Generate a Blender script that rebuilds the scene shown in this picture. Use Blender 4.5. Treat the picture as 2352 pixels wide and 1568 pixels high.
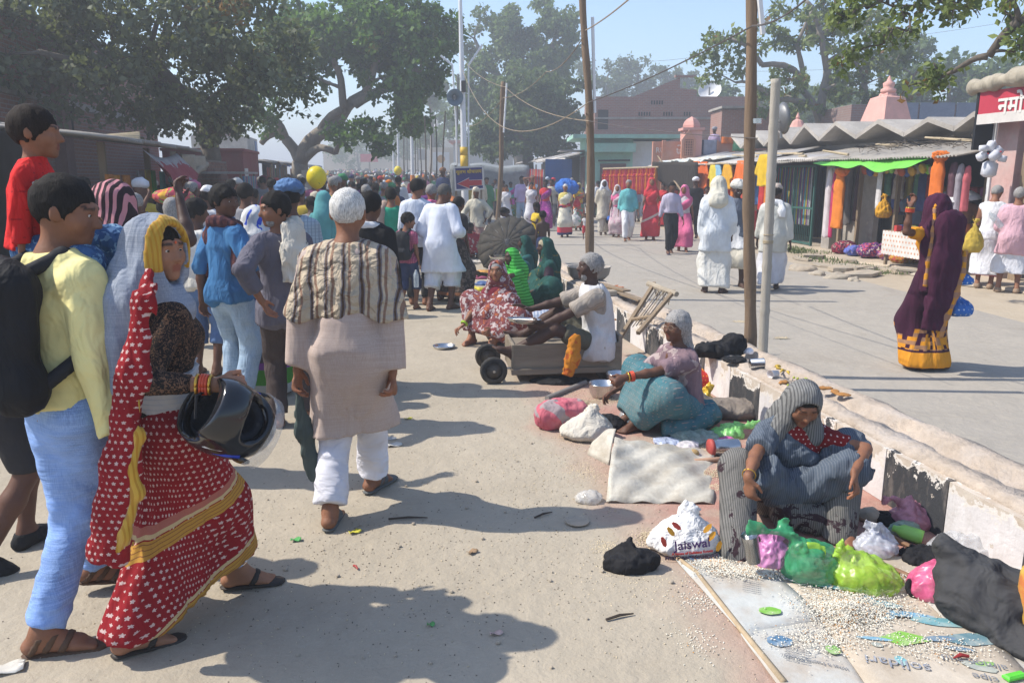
import bpy,math,random
import numpy as np
from math import sin,cos,pi,radians,sqrt,atan2
from mathutils import Vector,Matrix
SC=bpy.context.scene
COL=SC.collection
for _o in list(bpy.data.objects):bpy.data.objects.remove(_o)
# ---- camera
CAMH,PITCH,FPX=1.72,radians(12.0),1794.0
cam=bpy.data.objects.new('camera',bpy.data.cameras.new('camera'))
COL.objects.link(cam)
cam.location=(0,0,CAMH)
cam.rotation_euler=(pi/2-PITCH,0,0)
cam.data.sensor_width=36.0
cam.data.lens=36.0*FPX/2352.0
cam.data.clip_start,cam.data.clip_end=0.05,3000
SC.camera=cam
# ---- sky, sun, exposure
SUN_EL,SUN_DIR=radians(49),Vector((0.995,-0.06,0))
wd=bpy.data.worlds.new('World');SC.world=wd;wd.use_nodes=True
_n=wd.node_tree.nodes;_l=wd.node_tree.links
_sky=_n.new('ShaderNodeTexSky');_sky.sky_type='NISHITA';_sky.sun_disc=False
_sky.sun_elevation=SUN_EL
_sky.sun_rotation=atan2(-SUN_DIR.x,-SUN_DIR.y)
_sky.air_density,_sky.dust_density,_sky.ozone_density=1.0,0.9,3.0
_bg=[x for x in _n if x.type=='BACKGROUND'][0]
_bg.inputs['Strength'].default_value=0.15
_l.new(_sky.outputs[0],_bg.inputs['Color'])
sun=bpy.data.objects.new('sun',bpy.data.lights.new('sun','SUN'));COL.objects.link(sun)
sun.data.energy,sun.data.angle,sun.data.color=4.0,radians(0.55),(1,.93,.82)
_ld=Vector((SUN_DIR.x*cos(SUN_EL),SUN_DIR.y*cos(SUN_EL),-sin(SUN_EL)))
sun.rotation_euler=_ld.to_track_quat('-Z','Y').to_euler()
SC.view_settings.view_transform='Standard';SC.view_settings.look='None'
SC.view_settings.exposure=0.72;SC.view_settings.gamma=1.0
SC.view_settings.use_curve_mapping=False
SC.cycles.max_bounces=6;SC.cycles.diffuse_bounces=3;SC.cycles.glossy_bounces=2
SC.cycles.transmission_bounces=4;SC.cycles.transparent_max_bounces=6;SC.cycles.volume_bounces=0
SC.cycles.use_denoising=True
random.seed(7);RNG=np.random.default_rng(7)
# ---- placing: a pixel of the 2352 x 1568 view to a point
def ray(px,py):
 a,b=(px-1176)/FPX,(784-py)/FPX
 return np.array([a,cos(PITCH)+sin(PITCH)*b,-sin(PITCH)+cos(PITCH)*b])
def gp(px,py,z=0.0):
 d=ray(px,py);t=(z-CAMH)/d[2]
 return np.array([d[0]*t,d[1]*t,z])
def yp(px,py,y):
 d=ray(px,py);t=y/d[1]
 return np.array([d[0]*t,y,CAMH+d[2]*t])
def rise(y):y=min(y,135.0);return 0.0 if y<30 else(y-30)**2/(y+10)*.016
# ---- materials
MATS={}
def _nt(name):
 m=bpy.data.materials.new(name);m.use_nodes=True
 nt=m.node_tree;b=nt.nodes['Principled BSDF']
 return m,nt,b
def lin(c):
 if isinstance(c,str):
  c=[int(c[i:i+2],16)/255 for i in(0,2,4)]
  c=[x/12.92 if x<=.04045 else((x+.055)/1.055)**2.4 for x in c]
 return(c[0],c[1],c[2],1)
class NB:
 """small node builder"""
 def __init__(s,nt):s.nt=nt
 def n(s,t,**kw):
  x=s.nt.nodes.new(t)
  for k,v in kw.items():setattr(x,k,v)
  return x
 def link(s,a,b):s.nt.links.new(a,b)
 def setin(s,node,i,v):
  if hasattr(v,'is_output'):s.link(v,node.inputs[i])
  else:node.inputs[i].default_value=v
 def math(s,op,a,b=0.0,c=None):
  x=s.n('ShaderNodeMath',operation=op);s.setin(x,0,a);s.setin(x,1,b)
  if c is not None:s.setin(x,2,c)
  return x.outputs[0]
 def mix(s,f,a,b,bt='MIX'):
  x=s.n('ShaderNodeMix',data_type='RGBA',blend_type=bt)
  s.setin(x,0,f);s.setin(x,6,a);s.setin(x,7,b);return x.outputs[2]
 def ramp(s,f,lo,hi):
  x=s.n('ShaderNodeMapRange');s.setin(x,0,f);s.setin(x,1,lo);s.setin(x,2,hi);return x.outputs[0]
 def noise(s,v,scale,detail=3,rough=.55,dist=0.0):
  x=s.n('ShaderNodeTexNoise');s.link(v,x.inputs['Vector'])
  x.inputs['Scale'].default_value=scale;x.inputs['Detail'].default_value=detail
  x.inputs['Roughness'].default_value=rough;x.inputs['Distortion'].default_value=dist
  return x.outputs['Fac']
 def coord(s,which='Object'):return s.n('ShaderNodeTexCoord').outputs[which]
 def sep(s,v):
  x=s.n('ShaderNodeSeparateXYZ');s.link(v,x.inputs[0]);return x.outputs
 def comb(s,x,y,z):
  c=s.n('ShaderNodeCombineXYZ');s.setin(c,0,x);s.setin(c,1,y);s.setin(c,2,z);return c.outputs[0]
 def scale(s,v,sc):
  x=s.n('ShaderNodeVectorMath',operation='MULTIPLY');s.link(v,x.inputs[0]);x.inputs[1].default_value=sc;return x.outputs[0]
 def bump(s,h,strength,dist,bsdf,prev=None):
  x=s.n('ShaderNodeBump');x.inputs['Strength'].default_value=strength;x.inputs['Distance'].default_value=dist
  s.link(h,x.inputs['Height'])
  if prev:s.link(prev,x.inputs['Normal'])
  s.link(x.outputs[0],bsdf.inputs['Normal']);return x.outputs[0]
def mat(name,col,rough=.8,var=.25,vscale=3.0,bump=0.0,bscale=30,metal=0.0,spec=.3,dirt=None,dirtamt=.5,dscale=1.2,emit=None,coord='Object',stretch=(1,1,1)):
 """general surface: base colour with broad and fine variation, a dirt colour in patches, fine relief"""
 if name in MATS:return MATS[name]
 m,nt,b=_nt(name);k=NB(nt);c=lin(col)
 v=k.scale(k.coord(coord),stretch)
 n1=k.noise(v,vscale,5);n2=k.noise(v,vscale*7,4)
 f=k.math('ADD',k.math('MULTIPLY',n1,.65),k.math('MULTIPLY',n2,.35))
 f=k.ramp(f,.3,.7)
 lo=tuple(x*(1-var)for x in c[:3])+(1,);hi=tuple(min(1,x*(1+var*.7))for x in c[:3])+(1,)
 o=k.mix(f,lo,hi)
 if dirt is not None:
  d=k.ramp(k.noise(v,dscale,7,.65),.5-.25*dirtamt+.05,.75-.25*dirtamt)
  o=k.mix(k.math('MULTIPLY',d,min(1,dirtamt*1.4)),o,lin(dirt))
 k.link(o,b.inputs['Base Color'])
 b.inputs['Roughness'].default_value=rough;b.inputs['Metallic'].default_value=metal
 b.inputs['Specular IOR Level'].default_value=spec
 if bump:k.bump(k.noise(v,bscale,6,.6),min(1,bump),.02,b)
 MATS[name]=m;return m
def objcolmat(name,rough=.85,bump=.3):
 """cloth that takes the object's own colour (crowd figures share meshes)"""
 if name in MATS:return MATS[name]
 m,nt,b=_nt(name);k=NB(nt)
 oi=k.n('ShaderNodeObjectInfo');v=k.coord()
 f=k.ramp(k.noise(v,5,4),.3,.7)
 k.link(k.mix(f,k.mix(1.0,oi.outputs['Color'],(.7,.7,.7,1),'MULTIPLY'),oi.outputs['Color']),b.inputs['Base Color'])
 b.inputs['Roughness'].default_value=rough;b.inputs['Specular IOR Level'].default_value=.2
 k.bump(k.noise(k.scale(v,(1,1,.35)),14,3),bump,.03,b)
 MATS[name]=m;return m
def plastic(name,col,alpha=.55,rough=.34):
 if name in MATS:return MATS[name]
 m,nt,b=_nt(name);k=NB(nt);v=k.coord()
 c=lin(col)
 cr=k.ramp(k.noise(v,26,4,.6,.6),.35,.7)
 k.link(k.mix(cr,tuple(x*.75 for x in c[:3])+(1,),tuple(min(1,x*1.25+.03)for x in c[:3])+(1,)),b.inputs['Base Color'])
 b.inputs['Roughness'].default_value=rough;b.inputs['Alpha'].default_value=alpha
 b.inputs['Specular IOR Level'].default_value=.6
 rn=k.n('ShaderNodeTexNoise',noise_type='RIDGED_MULTIFRACTAL');k.link(v,rn.inputs['Vector']);rn.inputs['Scale'].default_value=9;rn.inputs['Detail'].default_value=3;rn.inputs['Distortion'].default_value=.8
 k.bump(rn.outputs['Fac'],.7,.02,b)
 MATS[name]=m;return m
def cloth(name,col,pat=None,c2='ffffff',c3=None,size=.05,duty=.5,axis='x',rough=.9,wr=.35,wscale=11,dirt=None,zb=None,var=.18,cyl=False,sheen=0.0,stretch=(1,1,.4),tilt=None,edge=None):
 """woven cloth. pat: stripes | multistripe | checks | dots | flowers | blobs | weave | lace; zb: list of (z, colour) bands from low to high (object z)"""
 if name in MATS:return MATS[name]
 m,nt,b=_nt(name);k=NB(nt);v=k.coord();c=lin(col)
 s=k.sep(v)
 if cyl:
  ang=k.math('ARCTAN2',s[0],s[1]);u=k.math('MULTIPLY',ang,.2);w=s[2]
 else:
  u=s[{'x':0,'y':1,'z':2}[axis]];w=s[2]if axis!='z' else s[0]
 fade=k.ramp(k.noise(v,4.5,4),.3,.72)
 o=k.mix(fade,tuple(x*(1-var)for x in c[:3])+(1,),tuple(min(1,x*(1+var*.6))for x in c[:3])+(1,))
 wob=k.math('MULTIPLY',k.math('SUBTRACT',k.noise(v,6,2),.5),size*.6)
 if pat in('stripes','multistripe','checks'):
  uu=k.math('ADD',u,wob)
  fr=k.math('FRACT',k.math('DIVIDE',uu,size))
  st=k.math('LESS_THAN',fr,duty)
  o=k.mix(st,o,lin(c2))
  if pat=='multistripe' and c3:
   st2=k.math('LESS_THAN',k.math('ABSOLUTE',k.math('SUBTRACT',fr,duty+.22)),.08)
   o=k.mix(st2,o,lin(c3))
   st3=k.math('LESS_THAN',k.math('ABSOLUTE',k.math('SUBTRACT',fr,duty*.5)),duty*.22)
   o=k.mix(st3,o,tuple(x*.35 for x in lin(c3)[:3])+(1,))
  if pat=='checks':
   o=k.mix(k.math('MULTIPLY',k.math('LESS_THAN',k.math('FRACT',k.math('DIVIDE',w,size)),duty),.6),o,lin(c2))
 elif pat in('dots','flowers'):
  ws=k.math('DIVIDE',w,size);row=k.math('FLOOR',ws)
  us=k.math('ADD',k.math('DIVIDE',u,size),k.math('MULTIPLY',k.math('MODULO',row,2.0),.5))
  fu=k.math('SUBTRACT',k.math('FRACT',us),.5);fw=k.math('SUBTRACT',k.math('FRACT',ws),.5)
  r=k.math('SQRT',k.math('ADD',k.math('MULTIPLY',fu,fu),k.math('MULTIPLY',fw,fw)))
  lim=duty*.5
  if pat=='flowers':
   an=k.math('ARCTAN2',fu,fw)
   lim=k.math('ADD',k.math('MULTIPLY',k.math('COSINE',k.math('MULTIPLY',an,5.0)),duty*.11),duty*.40);lim=k.math('MULTIPLY',lim,k.ramp(k.noise(v,30,2),.25,.55))
  o=k.mix(k.math('LESS_THAN',r,lim),o,lin(c2))
 elif pat=='blobs':
  n=k.noise(k.scale(v,(1,1,1)),1/size,3,.5,.8)
  o=k.mix(k.math('LESS_THAN',n,duty),o,lin(c2))
  if c3:o=k.mix(k.math('GREATER_THAN',n,1-duty*.85),o,lin(c3))
 elif pat=='weave':
  n=k.noise(k.scale(v,(1,1,60)),6,2);n2=k.noise(k.scale(v,(60,60,1)),6,2)
  o=k.mix(k.ramp(k.math('MULTIPLY',n,n2),.15,.4),o,lin(c2))
 elif pat=='lace':
  n=k.noise(v,1/size,2,.5,2.0)
  o=k.mix(k.math('GREATER_THAN',k.math('ABSOLUTE',k.math('SUBTRACT',n,.5)),.09),o,lin(c2))
 if zb:
  zz=k.math('ADD',s[2],k.math('MULTIPLY',wob,.3))
  if tilt:zz=k.math('ADD',zz,k.math('ADD',k.math('MULTIPLY',s[0],tilt[0]),k.math('MULTIPLY',s[1],tilt[1])))
  for z0,z1,cc in zb:
   inb=k.math('MULTIPLY',k.math('GREATER_THAN',zz,z0),k.math('LESS_THAN',zz,z1))
   o=k.mix(inb,o,lin(cc))
 if dirt:
  o=k.mix(k.math('MULTIPLY',k.ramp(k.noise(v,3.2,6,.65),.45,.8),.6),o,lin(dirt))
 k.link(o,b.inputs['Base Color'])
 b.inputs['Roughness'].default_value=rough;b.inputs['Specular IOR Level'].default_value=.2
 if sheen:b.inputs['Sheen Weight'].default_value=sheen
 h1=k.noise(k.scale(v,stretch),wscale,3,.5,.5)
 rn=k.n('ShaderNodeTexNoise',noise_type='RIDGED_MULTIFRACTAL');k.link(k.scale(v,stretch),rn.inputs['Vector']);rn.inputs['Scale'].default_value=wscale*.75;rn.inputs['Detail'].default_value=2;rn.inputs['Distortion'].default_value=.35
 h1=k.math('ADD',h1,k.math('MULTIPLY',rn.outputs['Fac'],.35))
 nb=k.bump(h1,min(1,wr*1.25),.055,b)
 k.bump(k.noise(v,220,2),.12,.004,b,nb)
 MATS[name]=m;return m
def skin(name,col):
 if name in MATS:return MATS[name]
 m,nt,b=_nt(name);k=NB(nt);v=k.coord();c=lin(col)
 f=k.ramp(k.noise(v,9,5),.3,.7)
 o=k.mix(f,tuple(x*.78 for x in c[:3])+(1,),tuple(x*1.12 for x in c[:3])+(1,))
 at=k.n('ShaderNodeAttribute',attribute_name='tint');sp=k.sep(at.outputs['Vector'])
 o=k.mix(sp[0],o,(c[0]*.62+.02,c[1]*.34,c[2]*.36,1))
 o=k.mix(sp[1],o,(.012,.009,.008,1))
 o=k.mix(sp[2],o,(min(1,c[0]*1.5),c[1]*1.35,c[2]*1.3,1))
 k.link(o,b.inputs['Base Color'])
 b.inputs['Roughness'].default_value=.58;b.inputs['Specular IOR Level'].default_value=.28
 b.inputs['Subsurface Weight'].default_value=0.0
 k.bump(k.noise(v,90,4),.25,.006,b)
 MATS[name]=m;return m
def hairmat(name,col,rough=.75):
 if name in MATS:return MATS[name]
 m,nt,b=_nt(name);k=NB(nt);v=k.coord();c=lin(col)
 f=k.ramp(k.noise(k.scale(v,(1,1,.2)),190,3),.3,.75)
 k.link(k.mix(f,tuple(x*.45 for x in c[:3])+(1,),tuple(min(1,x*1.25+.004)for x in c[:3])+(1,)),b.inputs['Base Color'])
 b.inputs['Roughness'].default_value=rough;b.inputs['Specular IOR Level'].default_value=.12
 k.bump(k.noise(k.scale(v,(1,1,.2)),170,3),.45,.008,b)
 MATS[name]=m;return m
 # ---- objects
def tag(o,label=None,cat=None,group=None,kind=None):
 if label:o['label']=label
 if cat:o['category']=cat
 if group:o['group']=group
 if kind:o['kind']=kind
 return o
def mkmesh(name,verts,faces,smooth=False):
 """fast mesh from arrays: faces (n,3|4) array or list of lists"""
 me=bpy.data.meshes.new(name)
 v=np.asarray(verts,dtype=np.float32).reshape(-1,3)
 if isinstance(faces,np.ndarray):
  nf,w=faces.shape
  me.vertices.add(len(v));me.vertices.foreach_set('co',v.ravel())
  me.loops.add(nf*w);me.loops.foreach_set('vertex_index',faces.astype(np.int32).ravel())
  me.polygons.add(nf)
  me.polygons.foreach_set('loop_start',np.arange(0,nf*w,w,dtype=np.int32))
  me.update(calc_edges=True)
 else:
  me.from_pydata([tuple(x)for x in v.tolist()],[],faces);me.update()
 if smooth:me.polygons.foreach_set('use_smooth',np.ones(len(me.polygons),dtype=bool))
 return me
def ob(name,me,m=None,parent=None,loc=None,rot=None,scale=None,**t):
 o=bpy.data.objects.new(name,me);COL.objects.link(o)
 if m is not None and me is not None:
  if not me.materials:
   for x in(m if isinstance(m,(list,tuple))else[m]):me.materials.append(x)
 if parent is not None:o.parent=parent
 if loc is not None:o.location=tuple(loc)
 if rot is not None:o.rotation_euler=rot if hasattr(rot,'__len__')else(0,0,rot)
 if scale is not None:o.scale=scale if hasattr(scale,'__len__')else(scale,)*3
 return tag(o,t.get('label'),t.get('cat'),t.get('group'),t.get('kind'))
def emp(name,loc=(0,0,0),rot=0,label=None,cat=None,group=None,scale=None,kind=None):
 o=bpy.data.objects.new(name,None);COL.objects.link(o);o.empty_display_size=.1
 o.location=tuple(loc);o.rotation_euler=rot if hasattr(rot,'__len__')else(0,0,rot)
 if scale is not None:o.scale=(scale,)*3
 return tag(o,label,cat,group,kind)
def copytree(o,parent=None):
 c=o.copy();COL.objects.link(c)
 if parent is not None:c.parent=parent
 for ch in list(o.children):copytree(ch,c)
 return c
class MB:
 """collects shapes into one mesh"""
 def __init__(s):s.v=[];s.f=[];s.sm=False
 def add(s,v,f):
  n=len(s.v);s.v+=[tuple(map(float,x))for x in v];s.f+=[[i+n for i in q]for q in f];return s
 def box(s,c,d,R=None,bev=0.0):
  x,y,z=d[0]/2,d[1]/2,d[2]/2
  if bev:
   b=min(bev,x*.9,y*.9,z*.9);P=[]
   for sz in(-1,1):
    for(ax,ay,az)in((x-b,y-b,z),(x,y,z-b)):
     for sx,sy in((-1,-1),(1,-1),(1,1),(-1,1)):P.append((sx*ax,sy*ay,sz*az))
   F=[[3,2,1,0],[8,9,10,11]]
   for a,bb in((0,4),(4,12),(12,8)):
    for i in range(4):j=(i+1)%4;F.append([a+i,a+j,bb+j,bb+i])
  else:
   P=[(-x,-y,-z),(x,-y,-z),(x,y,-z),(-x,y,-z),(-x,-y,z),(x,-y,z),(x,y,z),(-x,y,z)]
   F=[[3,2,1,0],[4,5,6,7],[0,1,5,4],[1,2,6,5],[2,3,7,6],[3,0,4,7]]
  if R is not None:P=[R@Vector(p)for p in P]
  return s.add([(p[0]+c[0],p[1]+c[1],p[2]+c[2])for p in P],F)
 def bar(s,a,b,w,h=None):
  a,b=Vector(a),Vector(b);d=b-a
  return s.box((a+b)/2,(w,h or w,d.length),d.to_track_quat('Z','Y').to_matrix())
 def tube(s,pts,r,n=8,cap=True,jit=0.0):
  pts=[Vector(p)for p in pts];m=len(pts)
  rs=r if hasattr(r,'__len__')else[r]*m
  n0=len(s.v);u=None
  for i,p in enumerate(pts):
   t=(pts[min(i+1,m-1)]-pts[max(i-1,0)]).normalized()
   if u is None:u=t.orthogonal().normalized()
   u=(u-t*u.dot(t)).normalized()if(u-t*u.dot(t)).length>1e-6 else t.orthogonal().normalized()
   w=t.cross(u)
   for j in range(n):
    a=2*pi*j/n;q=p+(u*cos(a)+w*sin(a))*rs[i]*(1+(random.uniform(-jit,jit)if jit else 0));s.v.append(tuple(q))
  for i in range(m-1):
   for j in range(n):
    k=(j+1)%n;s.f.append([n0+i*n+j,n0+i*n+k,n0+(i+1)*n+k,n0+(i+1)*n+j])
  if cap:s.f.append([n0+j for j in range(n)][::-1]);s.f.append([n0+(m-1)*n+j for j in range(n)])
  return s
 def lathe(s,prof,n=20,c=(0,0,0),axis=None,close=True):
  n0=len(s.v);R=Vector(axis).to_track_quat('Z','Y').to_matrix()if axis is not None else None
  for r,z in prof:
   for j in range(n):
    a=2*pi*j/n;p=Vector((r*cos(a),r*sin(a),z))
    if R is not None:p=R@p
    s.v.append((p[0]+c[0],p[1]+c[1],p[2]+c[2]))
  for i in range(len(prof)-1):
   for j in range(n):
    k=(j+1)%n;s.f.append([n0+i*n+j,n0+i*n+k,n0+(i+1)*n+k,n0+(i+1)*n+j])
  if close:
   s.f.append([n0+j for j in range(n)][::-1]);m=len(prof)-1;s.f.append([n0+m*n+j for j in range(n)])
  return s
 def grid(s,P,closeu=False):
  """P[i][j] points"""
  n0=len(s.v);nu,nv=len(P),len(P[0])
  for r in P:s.v+=[tuple(map(float,p))for p in r]
  for i in range(nu-1+(1 if closeu else 0)):
   for j in range(nv-1):
    a=n0+i*nv+j;b=n0+((i+1)%nu)*nv+j;s.f.append([a,b,b+1,a+1])
  return s
 def prism(s,poly,z0,z1):
  n0=len(s.v);n=len(poly)
  s.v+=[(p[0],p[1],z0)for p in poly]+[(p[0],p[1],z1)for p in poly]
  s.f.append([n0+i for i in range(n)][::-1]);s.f.append([n0+n+i for i in range(n)])
  for i in range(n):j=(i+1)%n;s.f.append([n0+i,n0+j,n0+n+j,n0+n+i])
  return s
 def mesh(s,name,smooth=False):return mkmesh(name,s.v,s.f,smooth or s.sm)
 def build(s,name,m,parent=None,smooth=False,**kw):return ob(name,s.mesh(name,smooth),m,parent,**kw)
def sheet(P,th=.004):
 """grid of points to a closed thin cloth (numpy (nu,nv,3))"""
 P=np.asarray(P,float);nu,nv=P.shape[:2]
 du=np.gradient(P,axis=0);dv=np.gradient(P,axis=1)
 N=np.cross(du,dv);N/=np.linalg.norm(N,axis=2,keepdims=True)+1e-9
 A=(P+N*th/2).reshape(-1,3);B=(P-N*th/2).reshape(-1,3)
 idx=np.arange(nu*nv).reshape(nu,nv);n=nu*nv
 q=np.stack([idx[:-1,:-1],idx[1:,:-1],idx[1:,1:],idx[:-1,1:]],-1).reshape(-1,4)
 F=[q,q[:,::-1]+n]
 for e in(idx[0],idx[-1][::-1],idx[:,0][::-1],idx[:,-1]):
  a,b=e[:-1],e[1:];F.append(np.stack([a,b,b+n,a+n],-1))
 return np.vstack([A,B]),np.vstack(F)
def nz(p,f=1.0,seed=0,n=4):
 """cheap smooth noise in about -1..1 on arrays p (...,3)"""
 r=np.random.default_rng(seed);o=0;a=1.0;t=0
 for i in range(n):
  d1,d2=r.normal(size=3),r.normal(size=3);ph=r.uniform(0,6.28,2)
  w=f*(1.55**i)
  x=p[...,0]*d1[0]+p[...,1]*d1[1]+p[...,2]*d1[2];y=p[...,0]*d2[0]+p[...,1]*d2[1]+p[...,2]*d2[2]
  o=o+a*np.sin(w*x+ph[0]+1.3*np.sin(w*.7*y+ph[1]));t+=a;a*=.72
 return o/t
ORD='first second third fourth fifth sixth seventh eighth ninth tenth eleventh twelfth thirteenth fourteenth fifteenth sixteenth seventeenth eighteenth nineteenth twentieth'.split();ORD+=['twenty-'+o for o in ORD[:9]]+['thirtieth']+['thirty-'+o for o in ORD[:9]]+['fortieth']+['forty-'+o for o in ORD[:9]]
def text_mesh(txt,size,depth=.002,bold=0.0,width=None):
 c=bpy.data.curves.new('t','FONT');c.body=txt;c.size=size;c.extrude=depth;c.align_x='CENTER';c.align_y='CENTER'
 c.offset=bold;c.resolution_u=3
 o=bpy.data.objects.new('t',c);COL.objects.link(o)
 bpy.context.view_layer.update()
 me=bpy.data.meshes.new_from_object(o.evaluated_get(bpy.context.evaluated_depsgraph_get()))
 bpy.data.objects.remove(o);bpy.data.curves.remove(c)
 n=len(me.vertices);co=np.empty(n*3,np.float32);me.vertices.foreach_get('co',co);co=co.reshape(-1,3)
 if n:
  mid=(co.max(0)+co.min(0))/2;mid[2]=0;co=co-mid
  if width:co[:,:2]*=width/max(1e-6,co[:,0].max()-co[:,0].min())
  me.vertices.foreach_set('co',co.ravel())
 return me
 #  solid modelling by distance fields (people, cloth, bags)
def V(*a):return np.array(a,float)
def unit(v):v=np.asarray(v,float);return v/(np.linalg.norm(v)+1e-12)
def RC(a,b,ra,rb=None,k=.03,sq=None,flat=0,sub=False,fa=0):return('rc',np.asarray(a,float),np.asarray(b,float),ra,ra if rb is None else rb,k,sq,flat,sub,fa)
def EL(c,r,R=None,k=.03,sub=False):return('el',np.asarray(c,float),np.asarray(r,float),R,k,sub)
def _bbox(p):
 if p[0]=='rc':
  r=max(p[3],p[4]);return np.minimum(p[1],p[2])-r,np.maximum(p[1],p[2])+r
 r=p[2].max();return p[1]-r,p[1]+r
def sdf_mesh(prims,step,cuts=(),disp=None,pad=0.0,zstep=None):
 lo=np.min([_bbox(p)[0]for p in prims if not p[8 if p[0]=='rc' else 5]],axis=0)-3*step-pad
 hi=np.max([_bbox(p)[1]for p in prims if not p[8 if p[0]=='rc' else 5]],axis=0)+3*step+pad
 X,Y,Z=[np.arange(lo[i],hi[i]+step,step,dtype=np.float32)for i in range(3)]
 D=np.full((len(X),len(Y),len(Z)),10.,np.float32)
 for p in prims:
  b0,b1=_bbox(p);k=p[5]if p[0]=='rc' else p[4];m=k+2.5*step+pad
  sl=[]
  for A,l,h in((X,b0[0],b1[0]),(Y,b0[1],b1[1]),(Z,b0[2],b1[2])):
   i0=max(0,int((l-m-A[0])/step));i1=min(len(A),int((h+m-A[0])/step)+2);sl.append(slice(i0,max(i0+1,i1)))
  x=X[sl[0]][:,None,None];y=Y[sl[1]][None,:,None];z=Z[sl[2]][None,None,:]
  if p[0]=='rc':
   a,b=p[1],p[2];ba=b-a;L2=float(ba@ba)+1e-12
   px,py,pz=x-np.float32(a[0]),y-np.float32(a[1]),z-np.float32(a[2])
   h=(px*np.float32(ba[0])+py*np.float32(ba[1])+pz*np.float32(ba[2]))/np.float32(L2)
   hc=np.clip(h,0,1)
   qx,qy,qz=px-hc*np.float32(ba[0]),py-hc*np.float32(ba[1]),pz-hc*np.float32(ba[2])
   d2=qx*qx+qy*qy+qz*qz
   if p[6]is not None:
    ax,f=p[6];w=qx*np.float32(ax[0])+qy*np.float32(ax[1])+qz*np.float32(ax[2]);d2=d2+w*w*np.float32(f*f-1)
   d=np.sqrt(d2)-(np.float32(p[3])+np.float32(p[4]-p[3])*hc)
   if p[6]is not None and p[6][1]>1:d=d*np.float32(1/(.4+.6*p[6][1]))
   L=np.float32(sqrt(L2))
   if p[7]:d=np.maximum(d,(h-1)*L)
   if p[9]:d=np.maximum(d,-h*L)
   sub=p[8]
  else:
   c,r,R=p[1],p[2],p[3]
   px,py,pz=x-np.float32(c[0]),y-np.float32(c[1]),z-np.float32(c[2])
   if R is not None:
    R=np.asarray(R,np.float32)
    px,py,pz=px*R[0,0]+py*R[0,1]+pz*R[0,2],px*R[1,0]+py*R[1,1]+pz*R[1,2],px*R[2,0]+py*R[2,1]+pz*R[2,2]
   rr=np.float32(1)/r.astype(np.float32)
   k0=np.sqrt((px*rr[0])**2+(py*rr[1])**2+(pz*rr[2])**2)
   k1=np.sqrt((px*rr[0]**2)**2+(py*rr[1]**2)**2+(pz*rr[2]**2)**2)+np.float32(1e-6)
   d=k0*(k0-1)/k1;sub=p[5]
  S=D[sl[0],sl[1],sl[2]]
  if sub:
   d=-d;hh=np.maximum(k-np.abs(S-d),0)/max(k,1e-6);S[...]=np.maximum(S,d)+hh*hh*np.float32(k*.25)
  else:
   hh=np.maximum(k-np.abs(S-d),0)/max(k,1e-6);S[...]=np.minimum(S,d)-hh*hh*np.float32(k*.25)
 if disp is not None:
  bi=np.nonzero(np.abs(D)<.07)
  P=np.stack([X[bi[0]],Y[bi[1]],Z[bi[2]]],-1)
  D[bi]-=disp(P).astype(np.float32)
 for c in cuts:
  D=np.maximum(D,c(X[:,None,None],Y[None,:,None],Z[None,None,:]).astype(np.float32))
 D[0],D[-1],D[:,0],D[:,-1],D[:,:,0],D[:,:,-1]=1,1,1,1,1,1
 return surfnet(D,X,Y,Z)
def surfnet(D,X,Y,Z):
 s=D<0;n0,n1,n2=D.shape
 cnt=np.zeros((n0-1,n1-1,n2-1),np.uint8)
 for i in(0,1):
  for j in(0,1):
   for k in(0,1):cnt+=s[i:n0-1+i,j:n1-1+j,k:n2-1+k]
 ci=np.nonzero((cnt>0)&(cnt<8));N=len(ci[0])
 acc=np.zeros((N,3),np.float32);c=np.zeros(N,np.float32)
 cor=[(i,j,k)for i in(0,1)for j in(0,1)for k in(0,1)]
 val=[D[ci[0]+a,ci[1]+b,ci[2]+d]for a,b,d in cor]
 for a in range(8):
  for b in range(a+1,8):
   dd=[cor[b][t]-cor[a][t]for t in range(3)]
   if sum(abs(t)for t in dd)!=1:continue
   va,vb=val[a],val[b];m=(va<0)!=(vb<0)
   t=np.where(m,va/np.where(m,va-vb,1),0)
   for ax in range(3):acc[:,ax]+=np.where(m,cor[a][ax]+t*dd[ax],0)
   c+=m
 acc/=c[:,None];h=[X[1]-X[0],Y[1]-Y[0],Z[1]-Z[0]]
 Vx=np.stack([X[ci[0]]+acc[:,0]*h[0],Y[ci[1]]+acc[:,1]*h[1],Z[ci[2]]+acc[:,2]*h[2]],-1)
 vid=np.full(cnt.shape,-1,np.int32);vid[ci]=np.arange(N)
 F=[]
 for ax in range(3):
  sl0=[slice(None)]*3;sl1=[slice(None)]*3;sl0[ax]=slice(0,-1);sl1[ax]=slice(1,None)
  A,B=s[tuple(sl0)],s[tuple(sl1)]
  e=np.nonzero(A!=B);sg=A[e]
  o1,o2=[(1,2),(2,0),(0,1)][ax]
  e=[x for x in e];ok=(e[o1]>0)&(e[o2]>0)&(e[o1]<D.shape[o1]-1)&(e[o2]<D.shape[o2]-1)
  e=[x[ok]for x in e];sg=sg[ok]
  def cell(d1,d2):
   q=[x.copy()for x in e];q[o1]=q[o1]+d1;q[o2]=q[o2]+d2;return vid[tuple(q)]
  q=np.stack([cell(-1,-1),cell(0,-1),cell(0,0),cell(-1,0)],-1)
  q[~sg]=q[~sg][:,::-1];F.append(q)
 F=np.vstack(F);F=F[(F>=0).all(1)]
 return Vx,F
def sdf_obj(name,prims,step,m,parent=None,cuts=(),disp=None,pad=0.0,**kw):
 v,f=sdf_mesh(prims,step,cuts,disp,pad);return ob(name,mkmesh(name,v,f,True),m,parent,**kw)
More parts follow.
